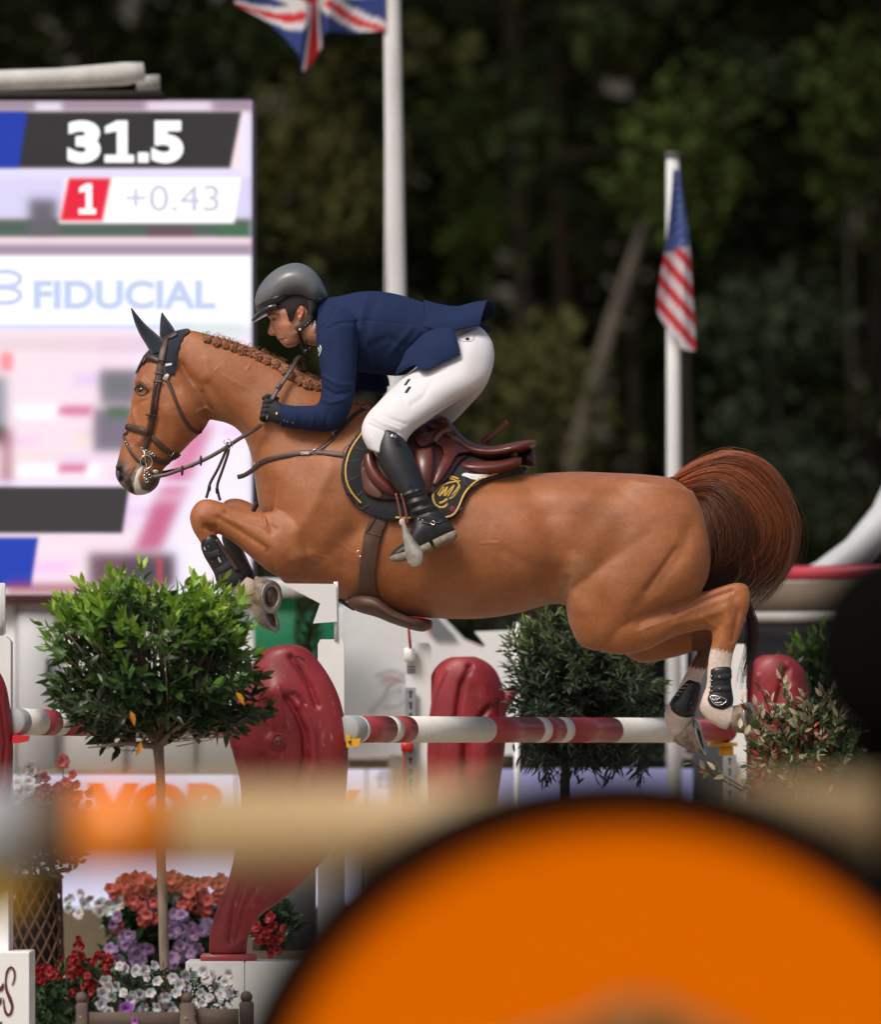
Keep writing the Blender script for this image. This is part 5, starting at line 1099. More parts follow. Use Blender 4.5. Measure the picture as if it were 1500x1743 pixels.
def union(u, v, p=None):
    x = (u - .5) * 2; y = (v - .5); W = (.72, .72, .74); Rr = (.62, .02, .03); B = (.02, .045, .20)
    if abs(x) < .10 or abs(y) < .10: return Rr
    if abs(x) < .17 or abs(y) < .17: return W
    d = abs(abs(x) * .5 - abs(y)); s = (abs(x) * .5 - abs(y))
    if d < .038: return Rr
    return W if d < .095 else B
rows = [[(656, -215, 0), (600, -205, .05), (560, -210, -.03), (535, -205, .06), (515, -208, 0), (490, -212, -.06), (440, -225, .04), (395, -240, 0)],
        [(656, -75, 0), (602, -70, .06), (560, -66, -.04), (538, -62, .06), (524, -60, -.02), (500, -66, -.06), (440, -85, .05), (398, -95, 0)],
        [(656, -10, 0), (604, -5, .06), (560, -3, -.05), (541, 14, .05), (529, 24, -.02), (514, 16, -.06), (462, -6, .06), (398, -28, 0)],
        [(656, 52, 0), (602, 57, .06), (556, 56, -.05), (546, 84, .04), (517, 122, -.02), (506, 90, -.06), (462, 44, .06), (400, 8, 0)]]
gridcloth('flag_cloth', rows, lambda u, v, p: union(u, 1 - v), fp, 8.95, 12, M['flag'])
f2 = empty('flagpole', label='shorter white flagpole carrying the hanging starred and striped flag', cat='flagpole')
b = MB(); b.tube([P(1149, 2000, 9.5), P(1147, 700, 9.5), P(1145, 268, 9.5)], [.040, .036, .032], 20); b.link('mast', M['pole'], f2)
b = MB(); b.tube([P(1145, 268, 9.5), P(1145, 260, 9.5)], [.042, .036], 16); b.link('cap', mat('pole_cap', (.08, .08, .07), rough=.6), f2)
def usa(u, v, p):
    px, py = p[0], p[1]; line = 432 - (px - 1130) * .3
    if py < line:
        return (.55, .58, .66) if (math.sin(px * .9 + py * .31) * math.sin(py * .42 - px * .2)) > .62 else (.025, .075, .30)
    s = (py - 1.15 * (px - 1120)) / 21.0
    return (.58, .035, .045) if int(math.floor(s)) % 2 == 0 else (.66, .62, .66)
rows = [[(1146, 288, 0), (1150, 288, .02), (1154, 290, -.02), (1157, 292, 0)], [(1141, 350, 0), (1150, 350, .05), (1158, 352, -.03), (1166, 355, 0)], [(1133, 420, 0), (1148, 420, .06), (1162, 420, -.04), (1174, 415, 0)],
        [(1124, 470, 0), (1142, 480, .06), (1160, 485, -.05), (1178, 480, 0)], [(1119, 525, 0), (1140, 535, .05), (1160, 545, -.05), (1182, 540, 0)], [(1128, 548, 0), (1148, 575, .03), (1162, 594, -.03), (1185, 598, 0)]]
gridcloth('flag_cloth', rows, usa, f2, 9.4, 14, M['flag'])

# ---------------------------------------------------------------- things between arena and wood
M['whitepanel'] = mat('white_painted_metal', (.84, .84, .86), rough=.45, var=.06, vscale=2)
M['greypanel'] = mat('grey_painted_metal', (.42, .43, .45), rough=.5, var=.08, vscale=2)
ct = empty('white_container', label='white container with grey doors below the video screen', cat='container')
b = MB(); b.pbox(-420, 1022, 582, 1320, 8.6, 2.5, .03); b.link('body', M['whitepanel'], ct)
for i, x in enumerate((-240, -80, 24, 98, 210, 330, 452)):
    b = MB(); b.pbox(x, 1030, x + 5, 1316, 8.57, .05); b.link('panel_joint', M['greypanel'], ct)
b = MB(); b.pbox(30, 1040, 94, 1310, 8.56, .06, .01); b.link('door', mat('pale_grey_door', (.55, .56, .60), rough=.5), ct)
b = MB(); b.pbox(78, 1120, 84, 1150, 8.50, .05); b.link('door_handle', M['black'], ct)
b = MB(); b.pbox(-424, 1012, 420, 1022, 8.5, 2.7, .02); b.link('roof_edge', mat('maroon_edge', (.25, .05, .06), rough=.6), ct)
gb = empty('green_panel', label='bright green advertising panel behind the white start flag', cat='panel')
b = MB(); b.pbox(432, 1016, 576, 1250, 7.9, .06, .005); b.link('green_sheet', mat('bright_green_print', (.006, .24, .10), rough=.5), gb)
b = MB(); b.pbox(428, 985, 580, 1015, 7.85, .12, .01); b.link('white_header', M['whitepanel'], gb)
cy = empty('cypress', label='slim dark green clipped conifer in front of the green panel', cat='shrub')
b = MB(); b.tube([P(526, 1270, 7.2), P(526, 1060, 7.2)], [.02, .01], 6); b.link('trunk', M['darkbark'], cy)
Lv = []
for i in range(900):
    t = rt.random(); a = rt.uniform(0, 6.28); r_ = .075 * (1 - .5 * t); p = P(526, 1265 - 245 * t, 7.2) + Vector((math.cos(a) * r_, math.sin(a) * r_, 0)); k = rt.uniform(.6, 1.3)
    Lv.append((leafmat(p, Vector((math.cos(a), math.sin(a), 1.2)), (0, 0, 1), .05, .02), (.05 * k, .08 * k, .018 * k)))
foliage('needles', Lv, cy, 0)
vn = empty('white_van', label='white van with sloping bonnet behind the far white post', cat='van')
b = MB(); b.poly([(583, 1000), (700, 1000), (735, 1030), (790, 1088), (850, 1112), (878, 1135), (882, 1285), (583, 1285)], 8.2, 1.7); b.link('body', M['whitepanel'], vn, smooth=False)
b = MB(); b.poly([(706, 1018), (726, 1028), (778, 1086), (740, 1086), (706, 1040)], 8.18, .05); b.link('side_window', mat('grey_glass', (.20, .22, .24), rough=.15, coat=.5), vn, smooth=False)
b = MB(); b.tube([P(812, 1285 + 30 * math.sin(0), 8.3), P(812, 1285, 8.55)], .10, 18); b.link('wheel', M['rubber'], vn)
for pts in ([(628, 1212), (650, 1190), (662, 1168), (680, 1158)], [(640, 1150), (665, 1142), (690, 1148)], [(655, 1205), (680, 1200), (690, 1190)]):
    b = MB(); strap(b, None, pts, 7, .002, pts_y=[8.18] * len(pts)); b.link('decal', mat('van_decal', (.50, .50, .54), rough=.6) if 'van_decal' not in bpy.data.materials else bpy.data.materials['van_decal'], vn)
b = MB(); strap(b, None, [(650, 1156), (668, 1153), (684, 1160)], 6, .003, pts_y=[8.16] * 3); b.link('decal', mat('pink_decal', (.62, .30, .32), rough=.6), vn)
for x0, x1, lab in ((850, 1010, 'dark hedge behind the olive tree, left stretch'), (1012, 1130, 'dark hedge behind the olive tree, right stretch')):
    hg = empty('hedge', label=lab, cat='hedge', group='low dark hedges behind the obstacle')
    Lv = []
    A = P(x0, 1285, 10.5); B = P(x1, 1215, 10.5)
    for i in range(1600):
        p = Vector((rt.uniform(A.x, B.x), rt.uniform(10.3, 11.0), rt.uniform(A.z, B.z))); k = rt.uniform(.5, 1.3); Lv.append((leafmat(p, rdir(), rdir(), .08, .04), (.035 * k, .06 * k, .02 * k)))
    foliage('foliage', Lv, hg, 0); b = MB(); b.box((A.x + .05, 10.5, A.z), (B.x - .05, 10.9, B.z - .06)); b.link('inner_twigs', M['darkbark'], hg)
wp = empty('white_board', label='narrow white board standing behind the far hind leg', cat='board'); b = MB(); b.pbox(1138, 1060, 1168, 1285, 10.0, .06, .005); b.link('board_face', M['whitepanel'], wp)
gs = empty('spectator_stand', label='low grey and beige stepped stand across the far side of the arena', cat='stand')
for nm, y0, y1, yy, c in (('step', 1252, 1272, 12.4, (.34, .33, .33)), ('riser', 1272, 1284, 12.6, (.14, .12, .115)), ('step', 1284, 1296, 12.0, (.36, .30, .26)), ('riser', 1296, 1420, 12.2, (.20, .19, .19))):
    b = MB(); b.pbox(-600, y0, 2100, y1, yy, .5); b.link(nm, mat('stand_%s_%d' % (nm, y0), c, rough=.8, var=.15, vscale=2), gs)
b = MB(); b.pbox(195, 1286, 262, 1306, 11.9, .2, .02); b.link('cushion', mat('rust_cushion', (.30, .10, .05), rough=.8), gs)
b = MB(); b.pbox(-600, 1420, 2100, 1760, 12.8, .2); b.link('skirt', bpy.data.materials['stand_riser_1296'], gs)
# LED boards on a beige plinth
Eled = mat('led_lilac', srgb(214, 212, 238), emit=.92, var=.0); Eor = mat('led_orange', srgb(226, 92, 18), emit=.9); Egrey = mat('led_grey', srgb(150, 160, 185), emit=.8)
for i, (x0, x1, lab) in enumerate(((-420, 30, 'lit white LED board at the left edge behind the flowers'), (34, 400, 'lit LED board with orange letters behind the laurel trunk'), (404, 622, 'lit LED board behind the nearer red horse sculpture'), (626, 730, 'pale LED board with small grey letters by the far white post'), (734, 1240, 'violet lit LED board behind the olive tree'), (1244, 1900, 'lit LED board at the right behind the shrub'))):
    led = empty('led_board', label=lab, cat='LED board', group='LED boards along the far side')
    b = MB(); b.pbox(x0, 1310, x1, 1545, 10.0, .01); b.link('lit_face', Eled if i != 4 else mat('led_violet', srgb(170, 168, 215), emit=.85), led, smooth=False)
    b = MB(); b.pbox(x0 - 1, 1308, x1 + 1, 1547, 10.012, .10, .005); b.link('housing', mat('led_housing%d' % i, (.1, .1, .11), rough=.5), led)
    if i == 1: textfit('lettering', 'VOR', 148, 1334, 400, 1420, 9.99, Eor, led, bold=.011)
    if i == 2: textfit('lettering', 'K', 560, 1348, 622, 1440, 9.99, Eor, led, bold=.011)
    if i == 3: textfit('lettering', 'ffe', 640, 1306 + 6, 692, 1346, 9.99, Egrey, led, bold=.006)
pl = MB(); pl.pbox(-600, 1547, 2100, 1760, 10.0, .4); pl.link('beige_plinth', mat('beige_plinth', (.46, .38, .27), rough=.9, var=.1, vscale=5), label='long beige plinth carrying the LED boards', cat='plinth', smooth=False)
# right side far barrier and arch
rb = empty('far_barrier', label='far red rail with brown panel and white rail behind the horse tail', cat='barrier')
b = MB(); a = P(1180, 976, 8); c = P(2100, 976, 8); b.tube([a, c], .036, 16); b.link('red_rail', mat('far_red', (.42, .035, .06), rough=.4), rb)
b = MB(); b.pbox(1180, 990, 2100, 1042, 8.3, .1); b.link('brown_panel', mat('far_brown', (.13, .10, .07), rough=.8, var=.2, vscale=3), rb)
b = MB(); b.pbox(1180, 1042, 2100, 1058, 8.2, .1, .01); b.link('white_rail', mat('far_white', (.45, .44, .43), rough=.6), rb)
b = MB(); b.pbox(1180, 1058, 2100, 1420, 8.35, .1); b.link('slate_panel', mat('far_slate', (.055, .058, .070), rough=.8), rb)
ar = empty('inflatable_arch', label='pale grey curved arch at the right edge behind the red rail', cat='arch')
b = MB(); b.tube([P(1250, 1050, 8.8), P(1330, 1020, 8.8), P(1404, 985, 8.8), P(1462, 942, 8.8), P(1512, 880, 8.8), P(1550, 800, 8.8), P(1570, 700, 8.8), P(1580, 500, 8.8)], .09, 20); b.link('arch_tube', mat('arch_grey', (.50, .52, .55), rough=.5), ar)
# ---------------------------------------------------------------- obstacle: rails, posts, sculptures
M['railwhite'] = mat('rail_white_paint', (.76, .74, .68), rough=.4, coat=.15, var=.05, vscale=20, scratch=.35)
M['railred'] = mat('rail_red_paint', (.36, .040, .048), rough=.36, coat=.2, var=.12, vscale=16, scratch=.55, rvar=.08)
M['railcap'] = mat('grey_rail_cap', (.33, .35, .36), rough=.6)
M['postwhite'] = mat('post_white_paint', (.78, .78, .77), rough=.45, var=.04, vscale=6, scratch=.1)
M['track'] = mat('galvanised_track', (.40, .43, .47), rough=.4, metal=.6, var=.15, vscale=30)
M['keyhole'] = mat('keyhole_dark', (.05, .05, .055), rough=.8)
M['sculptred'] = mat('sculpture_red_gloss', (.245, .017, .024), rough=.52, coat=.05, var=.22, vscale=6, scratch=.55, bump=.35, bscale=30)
def rail(lab, A, B, rad, bands, cuts, grp):
    """cuts: px x where the colour changes; bands: material slot for each stretch"""
    root = empty('jump_rail', label=lab, cat='rail', group=grp); d = B - A; L = d.length
    ts = np.linspace(0, 1, 600); pxs = topx(np.array([A + d * t for t in ts]))[:, 0]
    cp = [0.0] + [float(np.interp(c, pxs, ts)) for c in cuts] + [1.0]
    for i, mi in enumerate(bands):
        p = A + d * cp[i]; q_ = A + d * cp[i + 1]; b = MB()
        if i in (0, len(bands) - 1): 
            e = .006; n = d.normalized()
            b.tube([p, p + n * e, q_ - n * e, q_], [rad - .006 if i == 0 else rad, rad, rad, rad if i == 0 else rad - .006], 40)
        else: b.tube([p, q_], rad, 40)
        b.link('end_cap' if mi == 2 else 'painted_band', [M['railwhite'], M['railred'], M['railcap']][mi], root)
Wt, Rd, Gr = 0, 1, 2
A2, B2 = P(590, 1241, -1.0), P(1237, 1243, 2.4)
rail('sharp red and white rail right under the horse, ending at the yellow cup', A2, B2, .0495, [Gr, Wt, Rd, Wt, Rd, Wt, Rd, Wt, Rd, Wt, Rd, Wt, Rd], [606, 611, 657, 669, 692, 826, 908, 922, 946, 960, 1042, 1176], 'rails of the obstacle')
A1, B1 = P(22, 1228, -1.0), P(700, 1241, 2.2)
rail('worn red and white rail running behind the laurel bush', A1, B1, .0490, [Gr, Wt, Rd, Wt, Rd, Wt, Rd, Wt, Rd, Wt, Rd, Wt, Rd], [34, 66, 88, 102, 180, 240, 300, 352, 372, 480, 560, 660], 'rails of the obstacle')
def post(lab, x0, x1, yt, y, pybot, grp='white posts of the obstacle'):
    root = empty('jump_post', label=lab, cat='post', group=grp)
    a = P(x0, yt, y); c = P(x1, yt, y); w_ = c.x - a.x; b = MB(); z1 = a.z; cx = (a.x + c.x) / 2; h = w_ / 2; zb = P(0, pybot, y).z
    def rg(z, s): return [Vector((cx - h * s, y, z)), Vector((cx + h * s, y, z)), Vector((cx + h * s, y + 2 * h * s, z)), Vector((cx - h * s, y + 2 * h * s, z))]
    b.ring_loft([rg(max(zb, .0), 1), rg(z1 - .018, 1), rg(z1, .8)]); b.link('timber', M['postwhite'], root, smooth=False); return root
def track(root, x0, x1, y0, y1, y):
    b = MB(); b.pbox(x0, y0, x1, y1, y - .012, .012, .002); b.link('track', M['track'], root, smooth=False)
    yy = y0 + 8
    while yy < y1 - 10:
        b = MB(); xc = (x0 + x1) / 2; b.sphere(P(xc, yy, y - .012), .0085, 12, 6, (1, .25, 1)); b.link('keyhole', M['keyhole'], root)
        b = MB(); b.tube([P(xc, yy, y - .0125), P(xc, yy + 9, y - .0125)], .0040, 6); b.link('keyhole_slot', M['keyhole'], root); yy += 19
pA = post('white post behind the nearest red horse sculpture, topped by the white flag', 541, 586, 1088, -.62, 1640)
b = MB(); b.tube([P(573, 1090, -.62), P(572, 1040, -.62), P(572, 990, -.62)], .0085, 8); b.link('flag_stick', M['postwhite'], pA)
fl = empty('start_flag', label='white swallow-tailed flag pointing left above the near post', cat='flag', group='direction flags of the obstacle')
b = MB(); b.poly([(480, 993), (572, 994), (574, 1058), (533, 1061), (545, 1027)], -.64, .006); b.link('flag_sheet', mat('white_flag_plastic', (.82, .82, .82), rough=.4, trans=.15), fl, smooth=False)
pB = post('white post with perforated track left of the farther red horse sculpture', 691, 734, 1094, 2.05, 1760)
track(pB, 690, 708, 1170, 1420, 2.03)
b = MB(); b.pbox(688, 1102, 708, 1126, 2.0, .04, .005); b.link('flag_holder', M['postwhite'], pB)
for yy in (1134, 1139, 1143): b = MB(); b.pbox(692, yy, 707, yy + 1.6, 2.045, .003); b.link('label_print', mat('label_ink', (.15, .15, .17), rough=.7) if 'label_ink' not in bpy.data.materials else bpy.data.materials['label_ink'], pB, smooth=False)
fr = empty('start_flag', label='red flag half hidden behind the girth of the horse', cat='flag', group='direction flags of the obstacle')
M['redplastic'] = mat('red_plastic', (.62, .02, .03), rough=.35, trans=.1)
b = MB(); b.tube([P(699, 1104, 1.98), P(695, 1060, 1.98), P(692, 1020, 1.98)], [.006, .005, .005], 8); b.link('flag_stick', M['redplastic'], fr)
b = MB(); b.poly([(694, 1022), (760, 1024), (722, 1046), (738, 1072), (695, 1070)], 1.985, .006); b.link('flag_sheet', M['redplastic'], fr, smooth=False)
fw = empty('start_flag', label='white swallow-tailed flag left of the olive tree', cat='flag', group='direction flags of the obstacle')
b = MB(); b.poly([(808, 1075), (880, 1072), (880, 1122), (806, 1120), (826, 1098)], 5.0, .006); b.link('flag_sheet', bpy.data.materials['white_flag_plastic'], fw, smooth=False)
b = MB(); b.tube([P(880, 1060, 5.0), P(880, 1900, 5.0)], .012, 8); b.link('flag_stick', M['postwhite'], fw)
pC = post('white post with yellow cup behind the hind hooves', 1243, 1271, 1096, 2.6, 1780); track(pC, 1231, 1254, 1284, 1420, 2.58)
pD = post('wide white post at the left edge of the picture', -60, 18, 1083, -.7, 1640)
b = MB(); b.pbox(-40, 992, 9, 1080, -.68, .03, .004); b.link('flag_sheet', bpy.data.materials['white_flag_plastic'], pD)
b = MB(); b.pbox(-30, 1056, 5, 1082, -.69, .008); b.link('grey_patch', M['greypanel'], pD)
def cup(lab, x0, y0, x1, y1, y, m, neck=True):
    root = empty('jump_cup', label=lab, cat='jump cup', group='cups holding the rails'); a = P(x0, y0, y); c = P(x1, y1, y); b = MB(); w_ = c.x - a.x; H = a.z - c.z; cx = (a.x + c.x) / 2; N = 12; h = .07
    o_ = []; i_ = []
    for j in range(N + 1):
        t = math.pi * j / N; o_.append((cx - w_ / 2 * math.cos(t), a.z - H * math.sin(t))); i_.append((cx - w_ / 2 * .82 * math.cos(t), a.z - H * .72 * math.sin(t)))
    ring = o_ + i_[::-1]; n = len(ring); b.add([(p[0], y - h / 2, p[1]) for p in ring] + [(p[0], y + h / 2, p[1]) for p in ring], [tuple(range(n)), tuple(range(2 * n - 1, n - 1, -1))] + [(k, k + n, (k + 1) % n + n, (k + 1) % n) for k in range(n)])
    b.link('cup_shell', m, root, smooth=False)
    if neck: b = MB(); b.box((cx - w_ * .22, y - .02, c.z - .045), (cx + w_ * .22, y + .03, c.z + .004), .004); b.link('cup_bracket', m, root)
M['yellow'] = mat('yellow_plastic', (.75, .38, .01), rough=.35); 
cp = empty('jump_cup', label='yellow cup under the far end of the rail beneath the hooves', cat='jump cup', group='cups holding the rails')
b = MB(); b.pbox(1206, 1263, 1256, 1270, 2.33, .09, .003); b.link('cup_shell', M['yellow'], cp); b = MB(); b.pbox(1225, 1270, 1249, 1286, 2.36, .05, .005); b.link('cup_bracket', M['yellow'], cp)
cp = empty('jump_cup', label='yellow cup under the near end of the rail by the red sculpture', cat='jump cup', group='cups holding the rails')
b = MB(); b.poly([(588, 1248), (596, 1252), (597, 1258), (614, 1256), (611, 1270), (590, 1272)], -1.05, .05); b.link('cup_shell', M['yellow'], cp, smooth=False)
b = MB(); b.poly([(592, 1262), (598, 1259), (598, 1268)], -1.053, .004); b.link('notch', M['keyhole'], cp, smooth=False)
cp = empty('jump_cup', label='red cup on the far post with the perforated track', cat='jump cup', group='cups holding the rails')
b = MB(); b.pbox(683, 1262, 703, 1280, 1.96, .06, .006); b.link('cup_shell', M['redplastic'], cp)
b = MB(); b.pbox(685, 1280, 690, 1400, 1.97, .03, .003); b.link('release_lever', mat('dull_red', (.40, .03, .035), rough=.4), cp)
cp = empty('jump_cup', label='red cup under the worn rail at the left edge', cat='jump cup', group='cups holding the rails')
b = MB(); b.poly([(22, 1250), (50, 1252), (48, 1261), (30, 1265), (20, 1264)], -1.04, .06); b.link('cup_shell', M['redplastic'], cp, smooth=False)

def sculpture(lab, st, yc, brushes, extra=None, base=None):
    root = empty('horse_head_sculpture', label=lab, cat='sculpture', group='red horse head sculptures of the obstacle')
    b = MB(); b.loft([(*q, yc) for q in st], seg=48, sub=8)
    if extra: extra(b, yc)
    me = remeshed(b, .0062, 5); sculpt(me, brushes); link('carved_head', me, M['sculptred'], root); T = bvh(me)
    if base: 
        b = MB(); b.pbox(*base, yc - .09, .18, .004); b.link('base_plate', M['railred'], root)
    return root, T
s1 = [(356, 1623, 421, 1623, .05), (357, 1590, 423, 1594, .05), (368, 1550, 440, 1562, .055), (386, 1505, 500, 1515, .065), (400, 1450, 560, 1450, .08), (410, 1390, 586, 1370, .09), (408, 1330, 592, 1310, .098),
      (396, 1282, 592, 1268, .10), (389, 1250, 589, 1235, .102), (391, 1215, 578, 1190, .10), (405, 1175, 562, 1155, .095), (424, 1140, 545, 1128, .085), (445, 1112, 522, 1104, .07), (468, 1099, 500, 1097, .045)]
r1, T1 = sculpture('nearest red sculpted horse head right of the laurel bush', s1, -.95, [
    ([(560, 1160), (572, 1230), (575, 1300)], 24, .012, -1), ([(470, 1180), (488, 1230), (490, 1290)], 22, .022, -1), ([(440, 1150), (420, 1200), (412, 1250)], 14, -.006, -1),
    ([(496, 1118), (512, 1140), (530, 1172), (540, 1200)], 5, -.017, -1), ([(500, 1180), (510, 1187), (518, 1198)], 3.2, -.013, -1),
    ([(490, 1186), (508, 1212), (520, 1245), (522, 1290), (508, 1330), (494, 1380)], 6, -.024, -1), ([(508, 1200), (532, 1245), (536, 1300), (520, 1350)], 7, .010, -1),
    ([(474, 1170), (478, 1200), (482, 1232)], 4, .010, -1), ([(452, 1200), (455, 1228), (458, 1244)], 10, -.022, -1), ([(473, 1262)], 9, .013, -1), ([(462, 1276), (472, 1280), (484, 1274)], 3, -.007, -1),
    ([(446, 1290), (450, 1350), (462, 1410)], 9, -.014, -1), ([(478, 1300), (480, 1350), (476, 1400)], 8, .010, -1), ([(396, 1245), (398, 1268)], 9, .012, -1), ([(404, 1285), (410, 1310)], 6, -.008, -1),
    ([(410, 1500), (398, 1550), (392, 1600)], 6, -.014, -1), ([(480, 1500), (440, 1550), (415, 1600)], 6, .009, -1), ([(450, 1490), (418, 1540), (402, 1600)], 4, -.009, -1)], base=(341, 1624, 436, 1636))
for pts, wd in (([(504, 1128), (516, 1148), (525, 1170)], 3), ([(502, 1116), (512, 1119), (518, 1124)], 3), ([(502, 1183), (510, 1188), (516, 1196)], 3.4)):
    b = MB(); strap(b, T1, pts, wd, .001, off=.0005, yg=-1.05); b.link('worn_groove', mat('groove_dark', (.05, .012, .02), rough=.6) if 'groove_dark' not in bpy.data.materials else bpy.data.materials['groove_dark'], r1)
b = MB(); h, n = onsurf(T1, 474, 1263, off=-.004, yg=-1.05); b.sphere(h, .0155, 16, 10, (.8, .6, 1)); b.link('eye', mat('sculpt_eye', (.10, .02, .02), rough=.12, coat=1), r1)
b = MB(); b.tube([Vector(v) for v in catmull([onsurf(T1, *p, off=.0015, yg=-1.05)[0] for p in ((463, 1266), (468, 1253), (478, 1250), (484, 1258), (482, 1272))], 4)], .0045, 8); b.link('eyelid', M['sculptred'], r1)
def ear2(b, yc): b.loft([(846, 1200, 862, 1212, .03, yc), (856, 1186, 872, 1196, .022, yc), (866, 1172, 880, 1184, .016, yc), (874, 1164, 881, 1170, .008, yc)], seg=18, sub=4)
s2 = [(768, 1118, 808, 1117, .05), (750, 1127, 828, 1126, .07), (735, 1147, 846, 1144, .085), (726, 1180, 858, 1176, .095), (722, 1220, 862, 1214, .098), (718, 1262, 861, 1262, .10), (717, 1310, 855, 1310, .095), (719, 1370, 846, 1370, .09), (726, 1440, 838, 1440, .08), (738, 1520, 825, 1520, .065), (750, 1600, 815, 1600, .055)]
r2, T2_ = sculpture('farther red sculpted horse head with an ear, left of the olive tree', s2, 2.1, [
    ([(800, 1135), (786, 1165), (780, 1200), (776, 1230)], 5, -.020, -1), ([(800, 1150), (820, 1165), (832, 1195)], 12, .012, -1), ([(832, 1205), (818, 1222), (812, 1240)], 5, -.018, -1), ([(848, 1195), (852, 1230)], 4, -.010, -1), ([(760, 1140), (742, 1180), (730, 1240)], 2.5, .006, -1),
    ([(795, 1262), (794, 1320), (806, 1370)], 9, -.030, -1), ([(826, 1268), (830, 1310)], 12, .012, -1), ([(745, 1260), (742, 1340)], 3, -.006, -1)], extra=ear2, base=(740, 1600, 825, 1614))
b = MB(); strap(b, T2_, [(800, 1141), (793, 1150), (789, 1160)], 7, .001, off=.0005, yg=2.0); b.link('worn_groove', bpy.data.materials['groove_dark'], r2)
b = MB(); h, n = onsurf(T2_, 846, 1258, off=-.004, yg=2.0); b.sphere(h, .015, 14, 8); b.link('eye', bpy.data.materials['sculpt_eye'], r2)
s3 = [(1298, 1115, 1334, 1114, .05), (1280, 1127, 1354, 1123, .07), (1267, 1148, 1371, 1143, .085), (1264, 1182, 1378, 1176, .09), (1260, 1225, 1384, 1225, .098), (1262, 1290, 1384, 1290, .1), (1270, 1370, 1376, 1370, .09), (1282, 1460, 1362, 1460, .07), (1290, 1590, 1350, 1590, .055)]
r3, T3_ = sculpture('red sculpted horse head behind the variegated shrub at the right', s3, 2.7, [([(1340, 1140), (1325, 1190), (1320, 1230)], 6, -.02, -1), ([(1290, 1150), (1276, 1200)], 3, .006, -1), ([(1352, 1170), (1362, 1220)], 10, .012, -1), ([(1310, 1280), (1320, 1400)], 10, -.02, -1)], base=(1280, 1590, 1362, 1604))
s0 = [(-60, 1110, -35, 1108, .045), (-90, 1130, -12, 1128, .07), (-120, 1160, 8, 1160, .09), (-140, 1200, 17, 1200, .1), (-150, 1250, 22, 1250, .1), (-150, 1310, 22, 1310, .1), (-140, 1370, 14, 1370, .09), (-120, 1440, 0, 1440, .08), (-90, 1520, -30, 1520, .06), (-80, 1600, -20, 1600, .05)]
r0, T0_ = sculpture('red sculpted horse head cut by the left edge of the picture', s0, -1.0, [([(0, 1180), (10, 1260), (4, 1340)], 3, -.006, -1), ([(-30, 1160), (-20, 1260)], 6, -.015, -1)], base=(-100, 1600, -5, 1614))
# white base blocks
wb = empty('base_block', label='white painted base block under the nearest red sculpture', cat='block', group='white base blocks')
b = MB(); b.pbox(316, 1636, 416, 1900, -1.10, .34, .004); b.link('block_face', M['postwhite'], wb, smooth=False)
b = MB(); b.pbox(417, 1636, 560, 1900, -1.10, .34, .004); b.link('block_face', M['postwhite'], wb, smooth=False)
wl = empty('sign_block', label='white block with burgundy script letters at the lower left corner', cat='sign block', group='white base blocks')
b = MB(); b.pbox(-160, 1620, 50, 1900, -1.5, .40, .003); b.link('block_face', M['postwhite'], wl, smooth=False)
M['burg'] = mat('burgundy_paint', (.105, .012, .028), rough=.5)
def stroke(pts, wds, parent, y, sub=6):
    b = MB(); C = catmull([(*p, w_) for p, w_ in zip(pts, wds)], sub); L = []; Rr = []
    for i in range(len(C)):
        d = C[min(i + 1, len(C) - 1)][:2] - C[max(i - 1, 0)][:2]; d = d / (np.hypot(*d) + 1e-9); n = np.array([-d[1], d[0]]); w_ = C[i][2] / 2
        L.append(P(*(C[i][:2] + n * w_), y)); Rr.append(P(*(C[i][:2] - n * w_), y))
    n = len(L); b.add(L + Rr, [(i, i + 1, n + i + 1, n + i) for i in range(n - 1)]); return b.link('lettering', M['burg'], parent, smooth=False)
stroke([(20.5, 1677), (24.5, 1665), (24, 1652), (19, 1646), (12.5, 1652), (9.5, 1668), (11, 1684), (17, 1700), (20.5, 1712), (18, 1724), (12, 1726), (7.5, 1716), (6, 1698)], [2, 3, 3.5, 4, 4, 3, 4.5, 6, 4.5, 4, 5, 3.5, 1.5], wl, -1.504)
stroke([(6, 1672), (2, 1682), (-6, 1684)], [1, 7, 6], wl, -1.504); stroke([(2, 1697), (0, 1706), (-6, 1710)], [2, 5, 5], wl, -1.504); stroke([(3, 1738), (0, 1743), (-6, 1750)], [2, 5, 5], wl, -1.504); stroke([(-24, 1650), (-10, 1644), (-6, 1646)], [2, 5, 3], wl, -1.504)
ps = empty('base_block', label='narrow white upright above the lettered block at the left edge', cat='block', group='white base blocks'); b = MB(); b.pbox(-70, 1420, 15, 1619, -1.3, .2, .004); b.link('block_face', M['postwhite'], ps, smooth=False)

